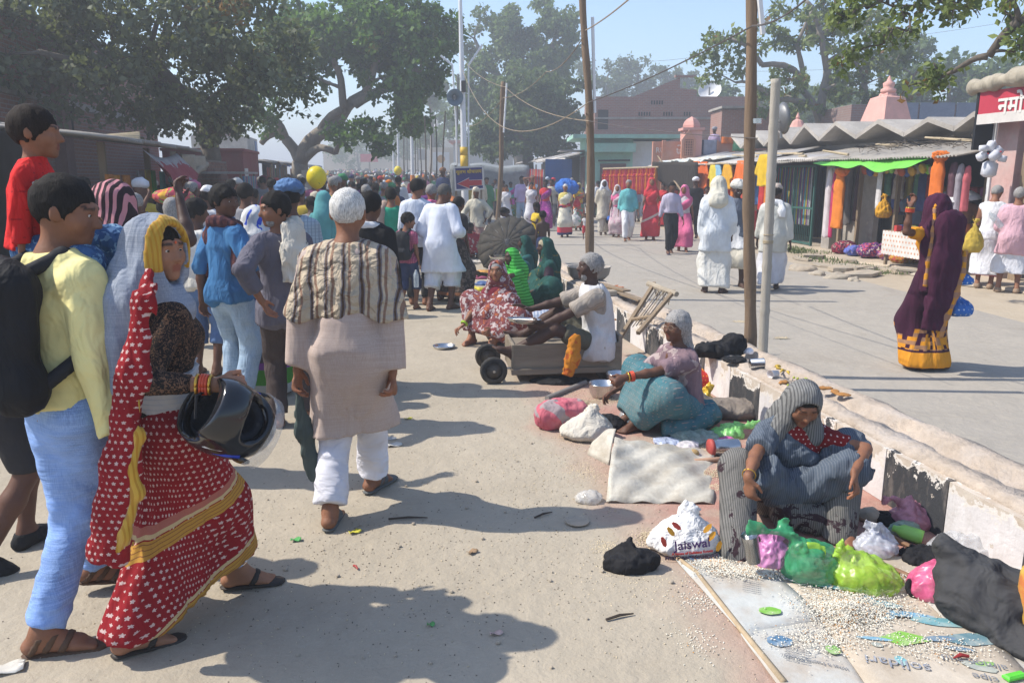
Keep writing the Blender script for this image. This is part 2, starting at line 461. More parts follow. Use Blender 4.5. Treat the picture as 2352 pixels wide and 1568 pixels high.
def rot(ax,deg):
 a=radians(deg);c,s=cos(a),sin(a)
 return{'x':np.array([[1,0,0],[0,c,-s],[0,s,c]]),'y':np.array([[c,0,s],[0,1,0],[-s,0,c]]),'z':np.array([[c,-s,0],[s,c,0],[0,0,1]])}[ax]
def ik(a,t,l1,l2,hint):
 d=t-a;L=np.linalg.norm(d)
 if L>(l1+l2)*.998:t=a+d/L*(l1+l2)*.998;d=t-a;L=np.linalg.norm(d)
 u=d/L;x=(l1*l1-l2*l2+L*L)/(2*L);r=sqrt(max(0,l1*l1-x*x))
 h=hint-u*(hint@u)
 if np.linalg.norm(h)<1e-4:h=np.cross(u,V(1,0,0))
 return a+u*x+unit(h)*r,t
class Sk:
 """a posed figure, 1.70 m tall: x to its right, y forward, z up"""
 def __init__(s,pel=(0,0,.93),lean=(0,0),side=0,tw=0,hd=(0,0,0),la=None,ra=None,le=None,re=None,lf=None,rf=None,lk=None,rk=None,lfy=8,rfy=-8,lfp=0,rfp=0,female=False,fat=1.0,lcurl=.35,rcurl=.35,lt=None,rt=None,lh=None,rh=None,child=0,ptw=0,open=0.3,hunch=0):
  s.female,s.fat,s.child=female,fat*.86,child
  s.pel=V(*pel)
  Rp=rot('z',ptw);R1=rot('z',tw*.4+ptw)@rot('y',side*.5)@rot('x',-lean[0]);R2=rot('z',tw+ptw)@rot('y',side)@rot('x',-lean[1])
  s.R1,s.R2,s.Rp=R1,R2,Rp
  s.waist=s.pel+R1@V(0,0,.16);s.chest=s.waist+R2@V(0,.01,.17);s.neck=s.waist+R2@V(0,hunch*.04,.34)
  sw=(.142 if female else .156)*(1-.1*child)
  s.sh=[s.waist+R2@V(sw*q,.0+hunch*.05,.262)for q in(-1,1)]
  s.hip=[s.pel+Rp@V(.088*q,0,-.03)for q in(-1,1)]
  s.up=R2@V(0,0,1);s.fw=R2@V(0,1,0);s.rt=R2@V(1,0,0)
  hy,hp,hr=hd
  s.Rh=rot('z',hy+ptw)@rot('x',hp)@rot('y',hr)
  nd=unit(.6*s.up+.4*s.Rh@V(0,0,1));hs=1+.42*child;s.hs=hs
  s.C=s.neck+nd*.082+s.Rh@V(0,.022,.082*hs)
  s.el,s.ha,s.kn,s.an=[0,0],[0,0],[0,0],[0,0]
  al=(.285,.255)if not female else(.27,.24)
  if child:al=(al[0]*.85,al[1]*.85)
  for i,q in enumerate((-1,1)):
   t=(la,ra)[i];t=V(*t)if t is not None else s.sh[i]+V(q*.05,.06,-.525*al[0]/.285)
   h=(le,re)[i];h=V(*h)if h is not None else V(q*.35,-1,-.3)
   s.el[i],s.ha[i]=ik(s.sh[i],t,al[0],al[1],h)
   t=(lf,rf)[i];t=V(*t)if t is not None else V(q*.095,0,.08)
   h=(lk,rk)[i];h=V(*h)if h is not None else V(q*.12,1,.1)
   s.kn[i],s.an[i]=ik(s.hip[i],t,.44,.415,h)
  s.fy=(lfy,rfy);s.fp=(lfp,rfp)
  s.hdir,s.ht,s.hn,s.curl=[0,0],[0,0],[0,0],(lcurl,rcurl)
  for i,q in enumerate((-1,1)):
   d=(lh,rh)[i];d=unit(V(*d))if d is not None else unit(s.ha[i]-s.el[i])
   t=(lt,rt)[i];t=V(*t)if t is not None else V(-q*.25,1,.15)
   t=unit(t-d*(t@d));s.hdir[i],s.ht[i]=d,t;s.hn[i]=-q*np.cross(d,t)
  s.fd,s.fu=[0,0],[0,0]
  for i in(0,1):
   R=rot('z',s.fy[i])@rot('x',s.fp[i]);s.fd[i]=R@V(0,1,0);s.fu[i]=R@V(0,0,1)
 def H(s,x,y,z):return s.C+s.Rh@(V(x,y,z)*s.hs)
 # ---- the body itself
 def head(s,det):
  hs=s.hs;R=s.Rh.T;P=[EL(s.H(0,-.012,.022),V(.076,.094,.092)*hs,R,.02),EL(s.H(0,.026,-.03),V(.060,.066,.080)*hs,R,.03),RC(s.neck-s.up*.03,s.H(0,-.018,-.06),.056 if not s.female else .049,.05 if not s.female else .045,.03)]
  for q in(-1,1):P.append(EL(s.H(q*.078,-.006,-.004),V(.011,.021,.032)*hs,rot('z',-25*q)@R,.008))
  if det:
   P+=[EL(s.H(0,.072,-.09),V(.024,.02,.02)*hs,R,.03),RC(s.H(0,.088,.012),s.H(0,.108,-.026),.008*hs,.0135*hs,.012),RC(s.H(-.036,.078,.026),s.H(.036,.078,.026),.013*hs,k=.02)]
   for q in(-1,1):
    P+=[EL(s.H(q*.043,.06,-.024),V(.026,.024,.026)*hs,R,.03),EL(s.H(q*.031,.1,.006),V(.017,.017,.010)*hs,R,.012,True),EL(s.H(q*.012,.098,-.031),V(.009,.009,.008)*hs,R,.008)]
   P+=[RC(s.H(-.019,.084,-.052),s.H(.019,.084,-.052),.0085*hs,k=.008),RC(s.H(-.016,.085,-.066),s.H(.016,.085,-.066),.009*hs,k=.008)]
  else:P.append(RC(s.H(0,.086,.01),s.H(0,.104,-.026),.01*hs,.015*hs,.015))
  return P
 def hand(s,i,det):
  w,d,t,n,c=s.ha[i],s.hdir[i],s.ht[i],s.hn[i],s.curl[i];f=.92 if s.female else 1.0
  if s.child:f*=.62+.2*(1-s.child)
  kn=w+d*.088*f
  P=[RC(w-d*.01,kn,.022*f,.034*f,.02,(n,2.0))]
  if not det:
   b=unit(d*cos(c*1.4)+n*sin(c*1.4));P+=[RC(kn,kn+b*.05*f,.033*f,.028*f,.015,(n,2.3)),RC(kn+b*.05*f,kn+b*.05*f+unit(b+n*c)*.04*f,.028*f,.018*f,.01,(n,2.0)),RC(w+d*.03*f+t*.025*f,w+d*.07*f+t*.05*f,.015*f,.011*f,.012)]
   return P
  for j,(o,L)in enumerate(((.029,.074),(.010,.083),(-.010,.077),(-.028,.060))):
   a=kn+t*o*f-d*abs(o)*.35*f;cc=c*(1+.12*j);spread=t*(o*1.2)
   u=unit(d*cos(cc*1.3)+n*sin(cc*1.3)+spread*3);m=a+u*L*.48*f;u2=unit(d*cos(cc*2.9)+n*sin(cc*2.9)+spread*3);e=m+u2*L*.34*f
   u3=unit(d*cos(cc*3.7)+n*sin(cc*3.7)+spread*2)
   P+=[RC(a-d*.02*f,m,.0102*f,.0094*f,.006),RC(m,e,.0094*f,.0088*f,.004),RC(e,e+u3*L*.24*f,.0088*f,.0075*f,.004)]
  tb=w+d*.022*f+t*.022*f+n*.006;tm=tb+unit(d*.75+t*.75+n*.35)*.042*f;te=tm+unit(d*.95+t*.25+n*(.25+c*.5))*.042*f
  P+=[RC(tb,tm,.0145*f,.011*f,.012),RC(tm,te,.011*f,.0085*f,.004)]
  return P
 def foot(s,i,det):
  A,d,u=s.an[i],s.fd[i],s.fu[i];r=unit(np.cross(d,u));f=(.93 if s.female else 1)*(.8 if s.child else 1)
  he,ba=A-d*.038*f-u*.046,A+d*.105*f-u*.054
  P=[RC(A+u*.02,A-u*.01,.036,.038,.02),RC(A-d*.01-u*.0,he,.034,.033,.02),RC(A+d*.02-u*.008,ba,.034,.027,.03),RC(he,ba,.033,.040*f,.02,(u,1.5))]
  if det:
   for j,(o,L,rr)in enumerate(((.027,.062,.0125),(.011,.062,.0095),(-.003,.056,.009),(-.016,.048,.0085),(-.028,.038,.008))):
    a=ba+r*o*(-1 if i==1 else 1)*f*1.1;P.append(RC(a,a+d*L*f-u*.012,rr*1.3,rr,.008))
  else:P.append(RC(ba,A+d*.155*f-u*.064,.04*f,.03*f,.02,(u,1.9)))
  return P
 def body(s,det=True,hands=True):
  fw,g,fm=s.fw,s.fat,s.female;cs=1-.22*s.child
  P=[RC(s.pel-V(0,0,.05),s.waist,.150*g*cs,.128*g*cs,.05,(s.Rp@V(0,1,0),1.35)),RC(s.waist,s.chest,.130*g*cs,.158*g*cs,.05,(fw,1.42)),RC(s.chest,s.chest+s.up*.08,.158*g*cs,.10*cs,.05,(fw,1.45)),RC(s.sh[0]-s.up*.002,s.neck-s.up*.045,.052*cs,.06*cs,k=.05),RC(s.sh[1]-s.up*.002,s.neck-s.up*.045,.052*cs,.06*cs,k=.05),RC(s.neck-s.up*.05,s.neck,.072*cs,.056,.04)]
  if fm:
   for q in(-1,1):P.append(EL(s.chest+s.rt*.06*q+fw*.072+s.up*.0,(.058,.056,.06),None,.04))
  af=(.86 if fm else 1.0)*cs
  for i in(0,1):
   P+=[RC(s.sh[i],s.el[i],.053*af,.040*af,.03),RC(s.el[i],s.el[i]+(s.ha[i]-s.el[i])*.35,.039*af,.039*af,.02),RC(s.el[i]+(s.ha[i]-s.el[i])*.35,s.ha[i],.039*af,.026*af,.02,(s.hn[i],1.12))]
   if hands:P+=s.hand(i,det)
   P+=[RC(s.hip[i],s.kn[i],.086*g*cs,.054*cs,.03),RC(s.kn[i],s.kn[i]+(s.an[i]-s.kn[i])*.35,.052*cs,.053*cs,.02),RC(s.kn[i]+(s.an[i]-s.kn[i])*.35,s.an[i],.053*cs,.034*cs,.03)]
   P+=s.foot(i,det)
  return P+s.head(det)
  # ---- clothes: each returns (prims, cuts, disp)
 def top(s,sleeve=.4,hem=.05,loose=.018,flare=.02,collar=.0,bust=True,amp=.006,fs=16,seed=3,open=0,neckdrop=.0,armw=1.0,sl=None,tail=0.0):
  g,cs=s.fat,1-.22*s.child;fw=s.fw
  P=[RC(s.waist,s.chest,.130*g*cs+loose,.158*g*cs+loose,.06,(fw,1.36)),RC(s.chest,s.chest+s.up*.08,.158*g*cs+loose,.11*cs+loose*.8,.06,(fw,1.4)),RC(s.sh[0],s.neck-s.up*.045,.055*cs+loose*.6,.062*cs+loose*.4,k=.06),RC(s.sh[1],s.neck-s.up*.045,.055*cs+loose*.6,.062*cs+loose*.4,k=.06),RC(s.neck-s.up*.06,s.neck+s.up*(.0+collar),.08*cs+loose*.4,.066+loose*.2,.03)]
  dn=s.R1@V(0,0,-1);P.append(RC(s.waist,s.pel+dn*(hem),.134*g*cs+loose,.160*g*cs+loose+flare,.06,(s.Rp@V(0,1,0),1.24),1))
  if hem>.04:
   for i in(0,1):P.append(RC(s.hip[i],s.hip[i]+(s.kn[i]-s.hip[i])*(hem-.03)/.44*1.05,.108*g*cs+loose,.106*g*cs+loose+flare*.4,.05,None,1))
  if s.female and bust:
   for q in(-1,1):P.append(EL(s.chest+s.rt*.06*q+fw*.078,(.064,.063,.066),None,.05))
  af=(.86 if s.female else 1)*cs*armw
  for i in(0,1):
   L1=np.linalg.norm(s.el[i]-s.sh[i]);L2=np.linalg.norm(s.ha[i]-s.el[i]);ln=(sl[i]if sl else sleeve)*(L1+L2)
   if ln<=0:continue
   if ln<=L1:P.append(RC(s.sh[i],s.sh[i]+(s.el[i]-s.sh[i])*ln/L1,.056*af+loose,.05*af+loose,.025,None,1))
   else:
    e=s.el[i]+(s.ha[i]-s.el[i])*(ln-L1)/L2
    P+=[RC(s.sh[i],s.el[i],.054*af+loose*.9,.044*af+loose*.95,.012),RC(s.el[i],e,.044*af+loose*.95,.035*af+loose*.85,.006,None,1)]
  return P,[s.neckcut(.012+collar-neckdrop)],s.folds(amp,fs,seed)
 def neckcut(s,off,R=.105):
  nk,up=s.neck+s.up*off,unit(s.up*.93-s.fw*.25);u=s.up
  def cut(x,y,z):
   a,b,c=x-nk[0],y-nk[1],z-nk[2];h=a*u[0]+b*u[1]+c*u[2];rad=np.sqrt(np.maximum(a*a+b*b+c*c-h*h,0));return np.minimum(a*up[0]+b*up[1]+c*up[2],R-rad)
  return cut
 def folds(s,amp,fs,seed,zs=.45):
  def d(p):q=p.copy();q[:,2]*=zs;n=nz(q,fs,seed,3);r=1-2.2*np.abs(nz(q,fs*1.15,seed+9,3));return amp*(.55*n+.75*r)
  return d
 def web(s,l0,l1,r,n=5,w=1.0,seed=2,amp=.012,fs=30,hem=None,topup=.06,k=.07,sqf=1.25,sag=None,ex=0.0):
  """cloth wrapped round both legs from waist to fraction l1 of the leg; r = radii at waist, knee, end"""
  r=(r[0]*.87,r[1]*.92,r[2]*.94)
  P=[RC(s.pel-V(0,0,.04),s.pel+(s.waist-s.pel)*.75,r[0]*1.04,r[0]*.9,.05,(s.Rp@V(0,1,0),sqf),1)]
  for t in np.linspace(0,1,n):
   hp,kn,an=[A[0]+(A[1]-A[0])*t for A in(s.hip,s.kn,s.an)]
   an=an+(an-kn)*ex;m=4*t*(1-t)
   if sag:kn=kn+V(*sag)*m;an=an+V(0,sag[1],0)*m
   L1,L2=np.linalg.norm(kn-hp),np.linalg.norm(an-kn);ln=l1*(L1+L2)
   rr=r[1]*(1-.15*m)
   if ln<=L1:P.append(RC(hp,hp+(kn-hp)*ln/L1,r[0]*.72,r[2],k,None,1 if hem is None else 0))
   else:
    e=kn+(an-kn)*(ln-L1)/L2;P+=[RC(hp,kn,r[0]*.72,rr,k),RC(kn,e,rr,r[2],k,None,1 if hem is None else 0)]
  cuts=[]
  if hem is not None:cuts.append(lambda x,y,z:(hem(x,y)if callable(hem)else hem)+.012*np.sin(9*x+2)+.01*np.sin(11*y)-z)
  z0=s.pel[2]
  def d(p):
   a=np.arctan2(p[:,0]-s.pel[0],p[:,1]-s.pel[1]);f=np.clip((z0+.1-p[:,2])/.6,.15,1)
   q=np.stack([np.sin(a)*.5,np.cos(a)*.5,p[:,2]*.12],-1);n=nz(q,fs,seed,3);return amp*f*(n+.2)
  return P,cuts,d
 def kurta(s,sleeve=.95,loose=.03,hem=.55,r=(.18,.15,.17),amp=.007,fs=13,seed=3,l1=.8,collar=.0,n=4,armw=1.0,sl=None,wamp=.012):
  P1,c1,d1=s.top(sleeve,.0,loose,.01,collar,amp=amp,fs=fs,seed=seed,armw=armw,sl=sl);P2,c2,d2=s.web(0,l1,r,n,hem=hem,amp=wamp,fs=17,seed=seed+1)
  pz=s.pel[2]+.02
  return P1+P2,c1+c2,lambda p:d1(p)+d2(p)*np.clip((pz-p[:,2])/.2,0,1)
 def legs(s,r=(.1,.078,.068),end=.97,amp=.008,seed=5,cuff=0.0,rise=.1):
  P=[RC(s.pel-V(0,0,.05),s.pel+(s.waist-s.pel)*rise/.16,.156*s.fat*(1-.22*s.child),.142*s.fat*(1-.22*s.child),.04,(s.Rp@V(0,1,0),1.34),1)]
  for i in(0,1):
   h,k,a=s.hip[i],s.kn[i],s.an[i];L1,L2=np.linalg.norm(k-h),np.linalg.norm(a-k);ln=end*(L1+L2)
   if ln<=L1:P.append(RC(h,h+(k-h)*ln/L1,r[0],r[2],.035,None,1))
   else:
    e=k+(a-k)*(ln-L1)/L2;P+=[RC(h,k,r[0],r[1],.035),RC(k,e,r[1],r[2],.02,None,1)]
    if cuff:P.append(RC(e+(k-e)*.18,e,r[2]+cuff,r[2]+cuff,.006,None,1,fa=1))
  def d(p):
   q=p.copy();q[:,2]*=1.15;q[:,:2]*=.75;n=1-2.2*np.abs(nz(q,17,seed,3))+.35*nz(q,40,seed+3,2);w=.35+.65*np.clip(np.exp(-((p[:,2]-.16)/.12)**2)+.8*np.exp(-((p[:,2]-.48)/.09)**2)+.6*np.exp(-((p[:,2]-.82)/.09)**2),0,1)
   return amp*n*w
  return P,[],d
 def capel(s,drop=.34,loose=.04,amp=.007,fs=14,seed=9,zs=.3,wav=.012,front=True,up=.012):
  """towel or shawl over both shoulders"""
  g=s.fat;fw=s.fw
  P=[RC(s.chest-s.up*.2,s.chest,.155*g+loose,.165*g+loose,.06,(fw,1.3)),RC(s.chest,s.chest+s.up*.08,.165*g+loose,.11+loose*.8,.06,(fw,1.4)),RC(s.sh[0],s.neck-s.up*.03,.052+loose*.5,.062+loose*.25,k=.05),RC(s.sh[1],s.neck-s.up*.03,.052+loose*.5,.062+loose*.25,k=.05),RC(s.neck-s.up*.06,s.neck+s.up*.0,.09+loose*.4,.072,.04)]
  for i in(0,1):P.append(RC(s.sh[i],s.el[i],.054+loose*.6,.056+loose,.05))
  zc=s.neck[2]-drop
  cuts=[s.neckcut(up,.11),lambda x,y,z:zc+wav*np.sin(14*x+1)+wav*.7*np.sin(31*x+9*y)-z]
  if not front:cuts.append(lambda x,y,z:(x-s.neck[0])*fw[0]+(y-s.neck[1])*fw[1]+(z-s.neck[2])*fw[2]-.085)
  return P,cuts,s.folds(amp,fs,seed,zs)
 def band(s,p0,nrm,half,loose=.03,k=.05,amp=.005,fs=22,seed=4,arms=0,lower=True,bust=1):
  """cloth strip round the torso: a slab of the inflated torso"""
  g,cs,fw=s.fat,1-.22*s.child,s.fw
  P=[RC(s.pel-V(0,0,.08),s.waist,.158*g*cs+loose,.135*g*cs+loose,.05,(s.Rp@V(0,1,0),1.3)),RC(s.waist,s.chest,.135*g*cs+loose,.163*g*cs+loose,.05,(fw,1.36)),RC(s.chest,s.chest+s.up*.08,.163*g*cs+loose,.11+loose*.8,.05,(fw,1.4)),RC(s.sh[0],s.neck-s.up*.045,.058*cs+loose*.7,.066*cs+loose*.5,k=.05),RC(s.sh[1],s.neck-s.up*.045,.058*cs+loose*.7,.066*cs+loose*.5,k=.05)]
  if s.female and bust:
   for q in(-1,1):P.append(EL(s.chest+s.rt*.06*q+fw*.078,(.067+loose*.6,)*3,None,.05))
  n=unit(s.R2@V(*nrm));c=s.waist+s.R2@V(*p0)
  return P,[lambda x,y,z:np.abs((x-c[0])*n[0]+(y-c[1])*n[1]+(z-c[2])*n[2])-half],s.folds(amp,fs,seed,1.0)
 def veil(s,length=.5,w=.135,chain=(),face=(.074,.10),loose=.018,amp=.006,fs=20,seed=6,back=.06,sides=1,fz=-.012,fy=.1):
  hs=s.hs;R=s.Rh.T;lo=loose
  P=[EL(s.H(0,-.012,.024),(V(.080,.098,.095)+lo)*hs,R,.03),EL(s.H(0,.0,-.05),(V(.074,.075,.09)+lo),R,.04)]
  bk=s.neck-s.fw*(.06+back);P.append(RC(s.H(0,-.05,-.03),bk-s.up*.05,.08+lo,.10+lo,.06,(s.fw,1.5)))
  e=bk-s.fw*.03+V(0,0,-length)
  if length>.02:P.append(RC(bk-s.up*.05,e,.10+lo,w,.06,(s.fw,2.4),1))
  if sides:
   for i in(0,1):P.append(RC(s.H((-.05,.05)[i],.0,-.08),s.sh[i]*.75+s.neck*.25+s.fw*.03,.04+lo,.05+lo,.05))
  for i in range(len(chain)-1):P.append(RC(chain[i][0],chain[i+1][0],chain[i][1],chain[i+1][1],.05,(chain[i][2],1.5),1 if i==len(chain)-2 else 0))
  P.append(EL(s.H(0,fy,fz),V(face[0],.105,face[1])*hs,R,.012,True))
  return P,[],s.folds(amp,fs,seed,.35)
 def hair(s,kind='short',th=.014,det=True):
  hs=s.hs;R=s.Rh.T;Ri=s.Rh
  P=[EL(s.H(0,-.016,.026),(V(.077,.093,.09)+th)*hs,R,.01)]
  a,b=(-.012,.62)if kind in('short','thin','crop')else(-.045,.75)
  if kind=='fringe':a,b=-.02,.5
  cuts=[]
  c=s.C;hz,hyv=Ri[:,2],Ri[:,1]
  def cut(x,y,z):
   lz=((x-c[0])*hz[0]+(y-c[1])*hz[1]+(z-c[2])*hz[2])/hs;ly=((x-c[0])*hyv[0]+(y-c[1])*hyv[1]+(z-c[2])*hyv[2])/hs
   lx=(x-c[0])*Ri[0,0]+(y-c[1])*Ri[1,0]+(z-c[2])*Ri[2,0];wv=.013*np.sin(lx*95+ly*60)*np.sin(ly*120+lx*30)+.010*np.sin(lx*210+lz*150);return np.where(ly>-.06,a+b*ly-lz+wv-.02*(np.abs(ly)<.03),(-.075 if kind not in('long','bob')else-1.)-lz+wv)*.8
  cuts.append(cut)
  if kind=='bun':P.append(EL(s.H(0,-.115,-.015),V(.045,.035,.042)*hs,R,.015))
  if kind in('long','bob'):
   L=.34 if kind=='long' else .12
   P+=[RC(s.H(0,-.05,-.02),s.neck-s.fw*.07-s.up*(L-.1),.085,.075,.05,(s.fw,1.5))]
   cuts=[lambda x,y,z:np.minimum(cut(x,y,z),np.maximum((z-c[2])*1.0-.02,((x-c[0])*hyv[0]+(y-c[1])*hyv[1])+.015))]
  def d(p):return(.006*nz(p,45,3,3)+.0045*(1-2*np.abs(nz(p,90,5,2))))*(th/.014)
  return P,cuts,d
 def turban(s,r=(.115,.128,.07),z=.075,tilt=-8,n=5):
  R=(s.Rh@rot('x',tilt)).T;c=s.H(0,-.012,z);hs=s.hs
  P=[EL(c,V(*r)*hs,R,.02),EL(s.H(0,-.012,z+.035),V(r[0]*.8,r[1]*.8,r[2]*.85)*hs,R,.02)]
  def d(p):
   q=(p-c)@R.T;a=np.arctan2(q[:,0],q[:,1]);return .0075*np.sin(q[:,2]*150+2.2*np.sin(a+1)+q[:,0]*45)+.004*nz(p,60,2,2)
  return P,[],d
 def scarf(s,tails=((-.09,.12,-.3),),r=.04,amp=.006,seed=2,loose=.0):
  """cloth round the neck with tails hanging from it (x, y, drop)"""
  pts=[]
  for a in np.linspace(0,2*pi,9):pts.append(s.neck+s.rt*sin(a)*(.095+loose)+s.fw*(cos(a)*.085+.005)-s.up*(.005+.025*cos(a)))
  P=[RC(pts[i],pts[i+1],r,k=.02)for i in range(8)]
  for x,y,dz in tails:
   a=s.neck+s.rt*x+s.fw*(y*.8)-s.up*.02;m=s.neck+s.rt*x*1.3+s.fw*(y*1.15)-s.up*.12;P+=[RC(a,m,r,r*1.25,.03,(s.fw,1.6)),RC(m,m+V(0,0,dz),r*1.25,r*1.5,.03,(s.fw,2.2),1)]
  return P,[],s.folds(amp,30,seed,.5)
 def tails(s,pts,r0,r1,ax=None,sqf=2.2,amp=.006,fs=26,seed=8):
  """a hanging fold of cloth along points"""
  pts=[np.asarray(p,float)for p in pts];n=len(pts)-1;ax=s.fw if ax is None else unit(ax)
  P=[RC(pts[i],pts[i+1],r0+(r1-r0)*i/n,r0+(r1-r0)*(i+1)/n,.03,(ax,sqf),1 if i==n-1 else 0)for i in range(n)]
  return P,[],s.folds(amp,fs,seed,.25)
 def sole(s,i):
  A,d,u=s.an[i],s.fd[i],s.fu[i];f=.95 if s.female else 1.0
  h,t=A-d*.045*f-u*.078,A+d*.175*f-u*.078
  return[RC(h,t,.036,.046,.0,(u,3.4))]
 def straps(s,i,where=(.55,.0)):
  P=[('rc',p[1],p[2],p[3]+.006,p[4]+.006,.02,p[6],p[7],False,0)for p in s.foot(i,False)]
  A,d,u=s.an[i],s.fd[i],s.fu[i]
  def cut(x,y,z):
   q=(x-A[0])*d[0]+(y-A[1])*d[1]+(z-A[2])*d[2];w=(x-A[0])*u[0]+(y-A[1])*u[1]+(z-A[2])*u[2]
   o=None
   for c in where:
    e=np.maximum(np.abs(q-.6*w-c)-.014,w+.0);o=e if o is None else np.minimum(o,e)
   return o
  return P,[cut],None
def face_tint(me,s,det):
 n=len(me.vertices);co=np.empty(n*3,np.float32);me.vertices.foreach_get('co',co);co=co.reshape(-1,3)
 L=(co-s.C)@s.Rh/s.hs;x,y,z=L[:,0],L[:,1],L[:,2]
 t=np.zeros((n,3),np.float32)
 if det:
  lim=.021*np.sqrt(np.clip(1-((z+.059)/.016)**2,0,1));t[:,0]=((np.abs(x)<lim)&(y>.07))*.75
  t[:,1]=((np.abs(z-.030-.06*np.abs(x)+.002)<.0052)&(np.abs(x)>.012)&(np.abs(x)<.052)&(y>.05))*.85
  for i in(0,1):
   w=co-s.ha[i];a=w@s.hdir[i];b=w@s.hn[i];r=np.linalg.norm(w,axis=1)
   t[:,2]=np.maximum(t[:,2],((r<.21)&(a>.02)&(b>.012))*.55)
   w=co-s.an[i];t[:,2]=np.maximum(t[:,2],((np.linalg.norm(w,axis=1)<.25)&(w@s.fu[i]<-.065))*.5)
 at=me.attributes.new('tint','FLOAT_VECTOR','POINT');at.data.foreach_set('vector',t.ravel())
GARMENT_STEP=1.0
def person(pos,h,yaw,pose,wear,sk,hair=None,step=.012,label='',group=None,det=None,eyes=False,name='person',cat='person',hands=True,z0=0.0,gstep=None):
 """one figure: the body mesh is the thing, hair and clothes are its children"""
 s=Sk(**pose);det=step<=.011 if det is None else det;yd=abs(pos[1])
 step=max(step,.0088,min(.0019*yd,.0115))if det else max(step*1.2,min(.0023*yd,.034))
 v,f=sdf_mesh(s.body(det,hands),step);me=mkmesh('person',v,f,True);face_tint(me,s,det)
 sc=h/1.70
 root=ob(name,me,sk,loc=(pos[0],pos[1],z0),rot=radians(yaw),scale=sc,label=label,cat=cat,group=group)
 gs=gstep or max(step*1.35,min(.0031*yd,.040))
 if hair:
  kind,hm,th=hair
  P,c,d=s.hair(kind,th,det);sdf_obj('hair',P,min(gs,.014)if det else gs,hm,root,c,d)
 for w in wear:
  nm,fn,m,kw=w[:4];kw=dict(kw)
  if fn=='sandals':
   for i in(0,1):
    so=sdf_obj('sandal',s.sole(i),min(gs,.011),m,root)
    if det:sdf_obj('strap',*s.straps(i,kw.get('where',(.085,.03)))[:1],min(gs,.009),m,so,s.straps(i,kw.get('where',(.085,.03)))[1])
   continue
  if fn=='shoes':
   for i in(0,1):
    P=[('rc',p[1],p[2],p[3]+.009,p[4]+.009,.02,p[6],p[7],False,0)for p in s.foot(i,False)];A,u=s.an[i],s.fu[i]
    sdf_obj('shoe',P,min(gs,.014),m,root,[lambda x,y,z:(x-A[0])*u[0]+(y-A[1])*u[1]+(z-A[2])*u[2]-.005])
   continue
  g=gs*kw.pop('gs',1.0);cb=kw.pop('cuts',());pad=kw.pop('pad',0.0)
  P,c,d=getattr(s,fn)(**kw)if isinstance(fn,str)else fn(s,**kw)
  sdf_obj(nm,P,g,m,root,list(c)+[x(s)for x in cb],d,pad)
 if eyes:
  for q in(-1,1):
   b=MB();b.sm=True;b.lathe([(max(.0005,.0125*sin(pi*i/8)),-.0125*cos(pi*i/8))for i in range(9)],12)
   e=b.build('eye',MATS['eye_white'],root);e.location=tuple(s.H(q*.031,.076,.004));e.scale=(s.hs*.95,s.hs*.95,s.hs*.5)
   b=MB();b.sm=True;b.lathe([(max(.0003,.0072*sin(pi*i/6)),-.003*cos(pi*i/6))for i in range(7)],10)
   i_=b.build('iris',MATS['eye_dark'],e);i_.location=tuple(s.Rh@(V(0,.0105,0)+V(q*-.001,0,0)));i_.rotation_euler=Matrix((s.Rh@rot('x',90)).tolist()).to_euler()
 root['hgt']=sc
 return root,s
mat('eye_white',(.62,.58,.52),.3,.05);mat('eye_dark',(.012,.008,.006),.2,.05)
SK1,SK2,SK3,SK4=skin('skin_brown',(.235,.105,.058)),skin('skin_dark',(.12,.055,.034)),skin('skin_deep',(.065,.034,.025)),skin('skin_light_brown',(.33,.165,.095))
HB,HG,HW,HS=hairmat('hair_black',(.013,.011,.010)),hairmat('hair_grey',(.30,.29,.28)),hairmat('hair_white',(.62,.61,.58),.7),hairmat('hair_salt',(.11,.105,.10))
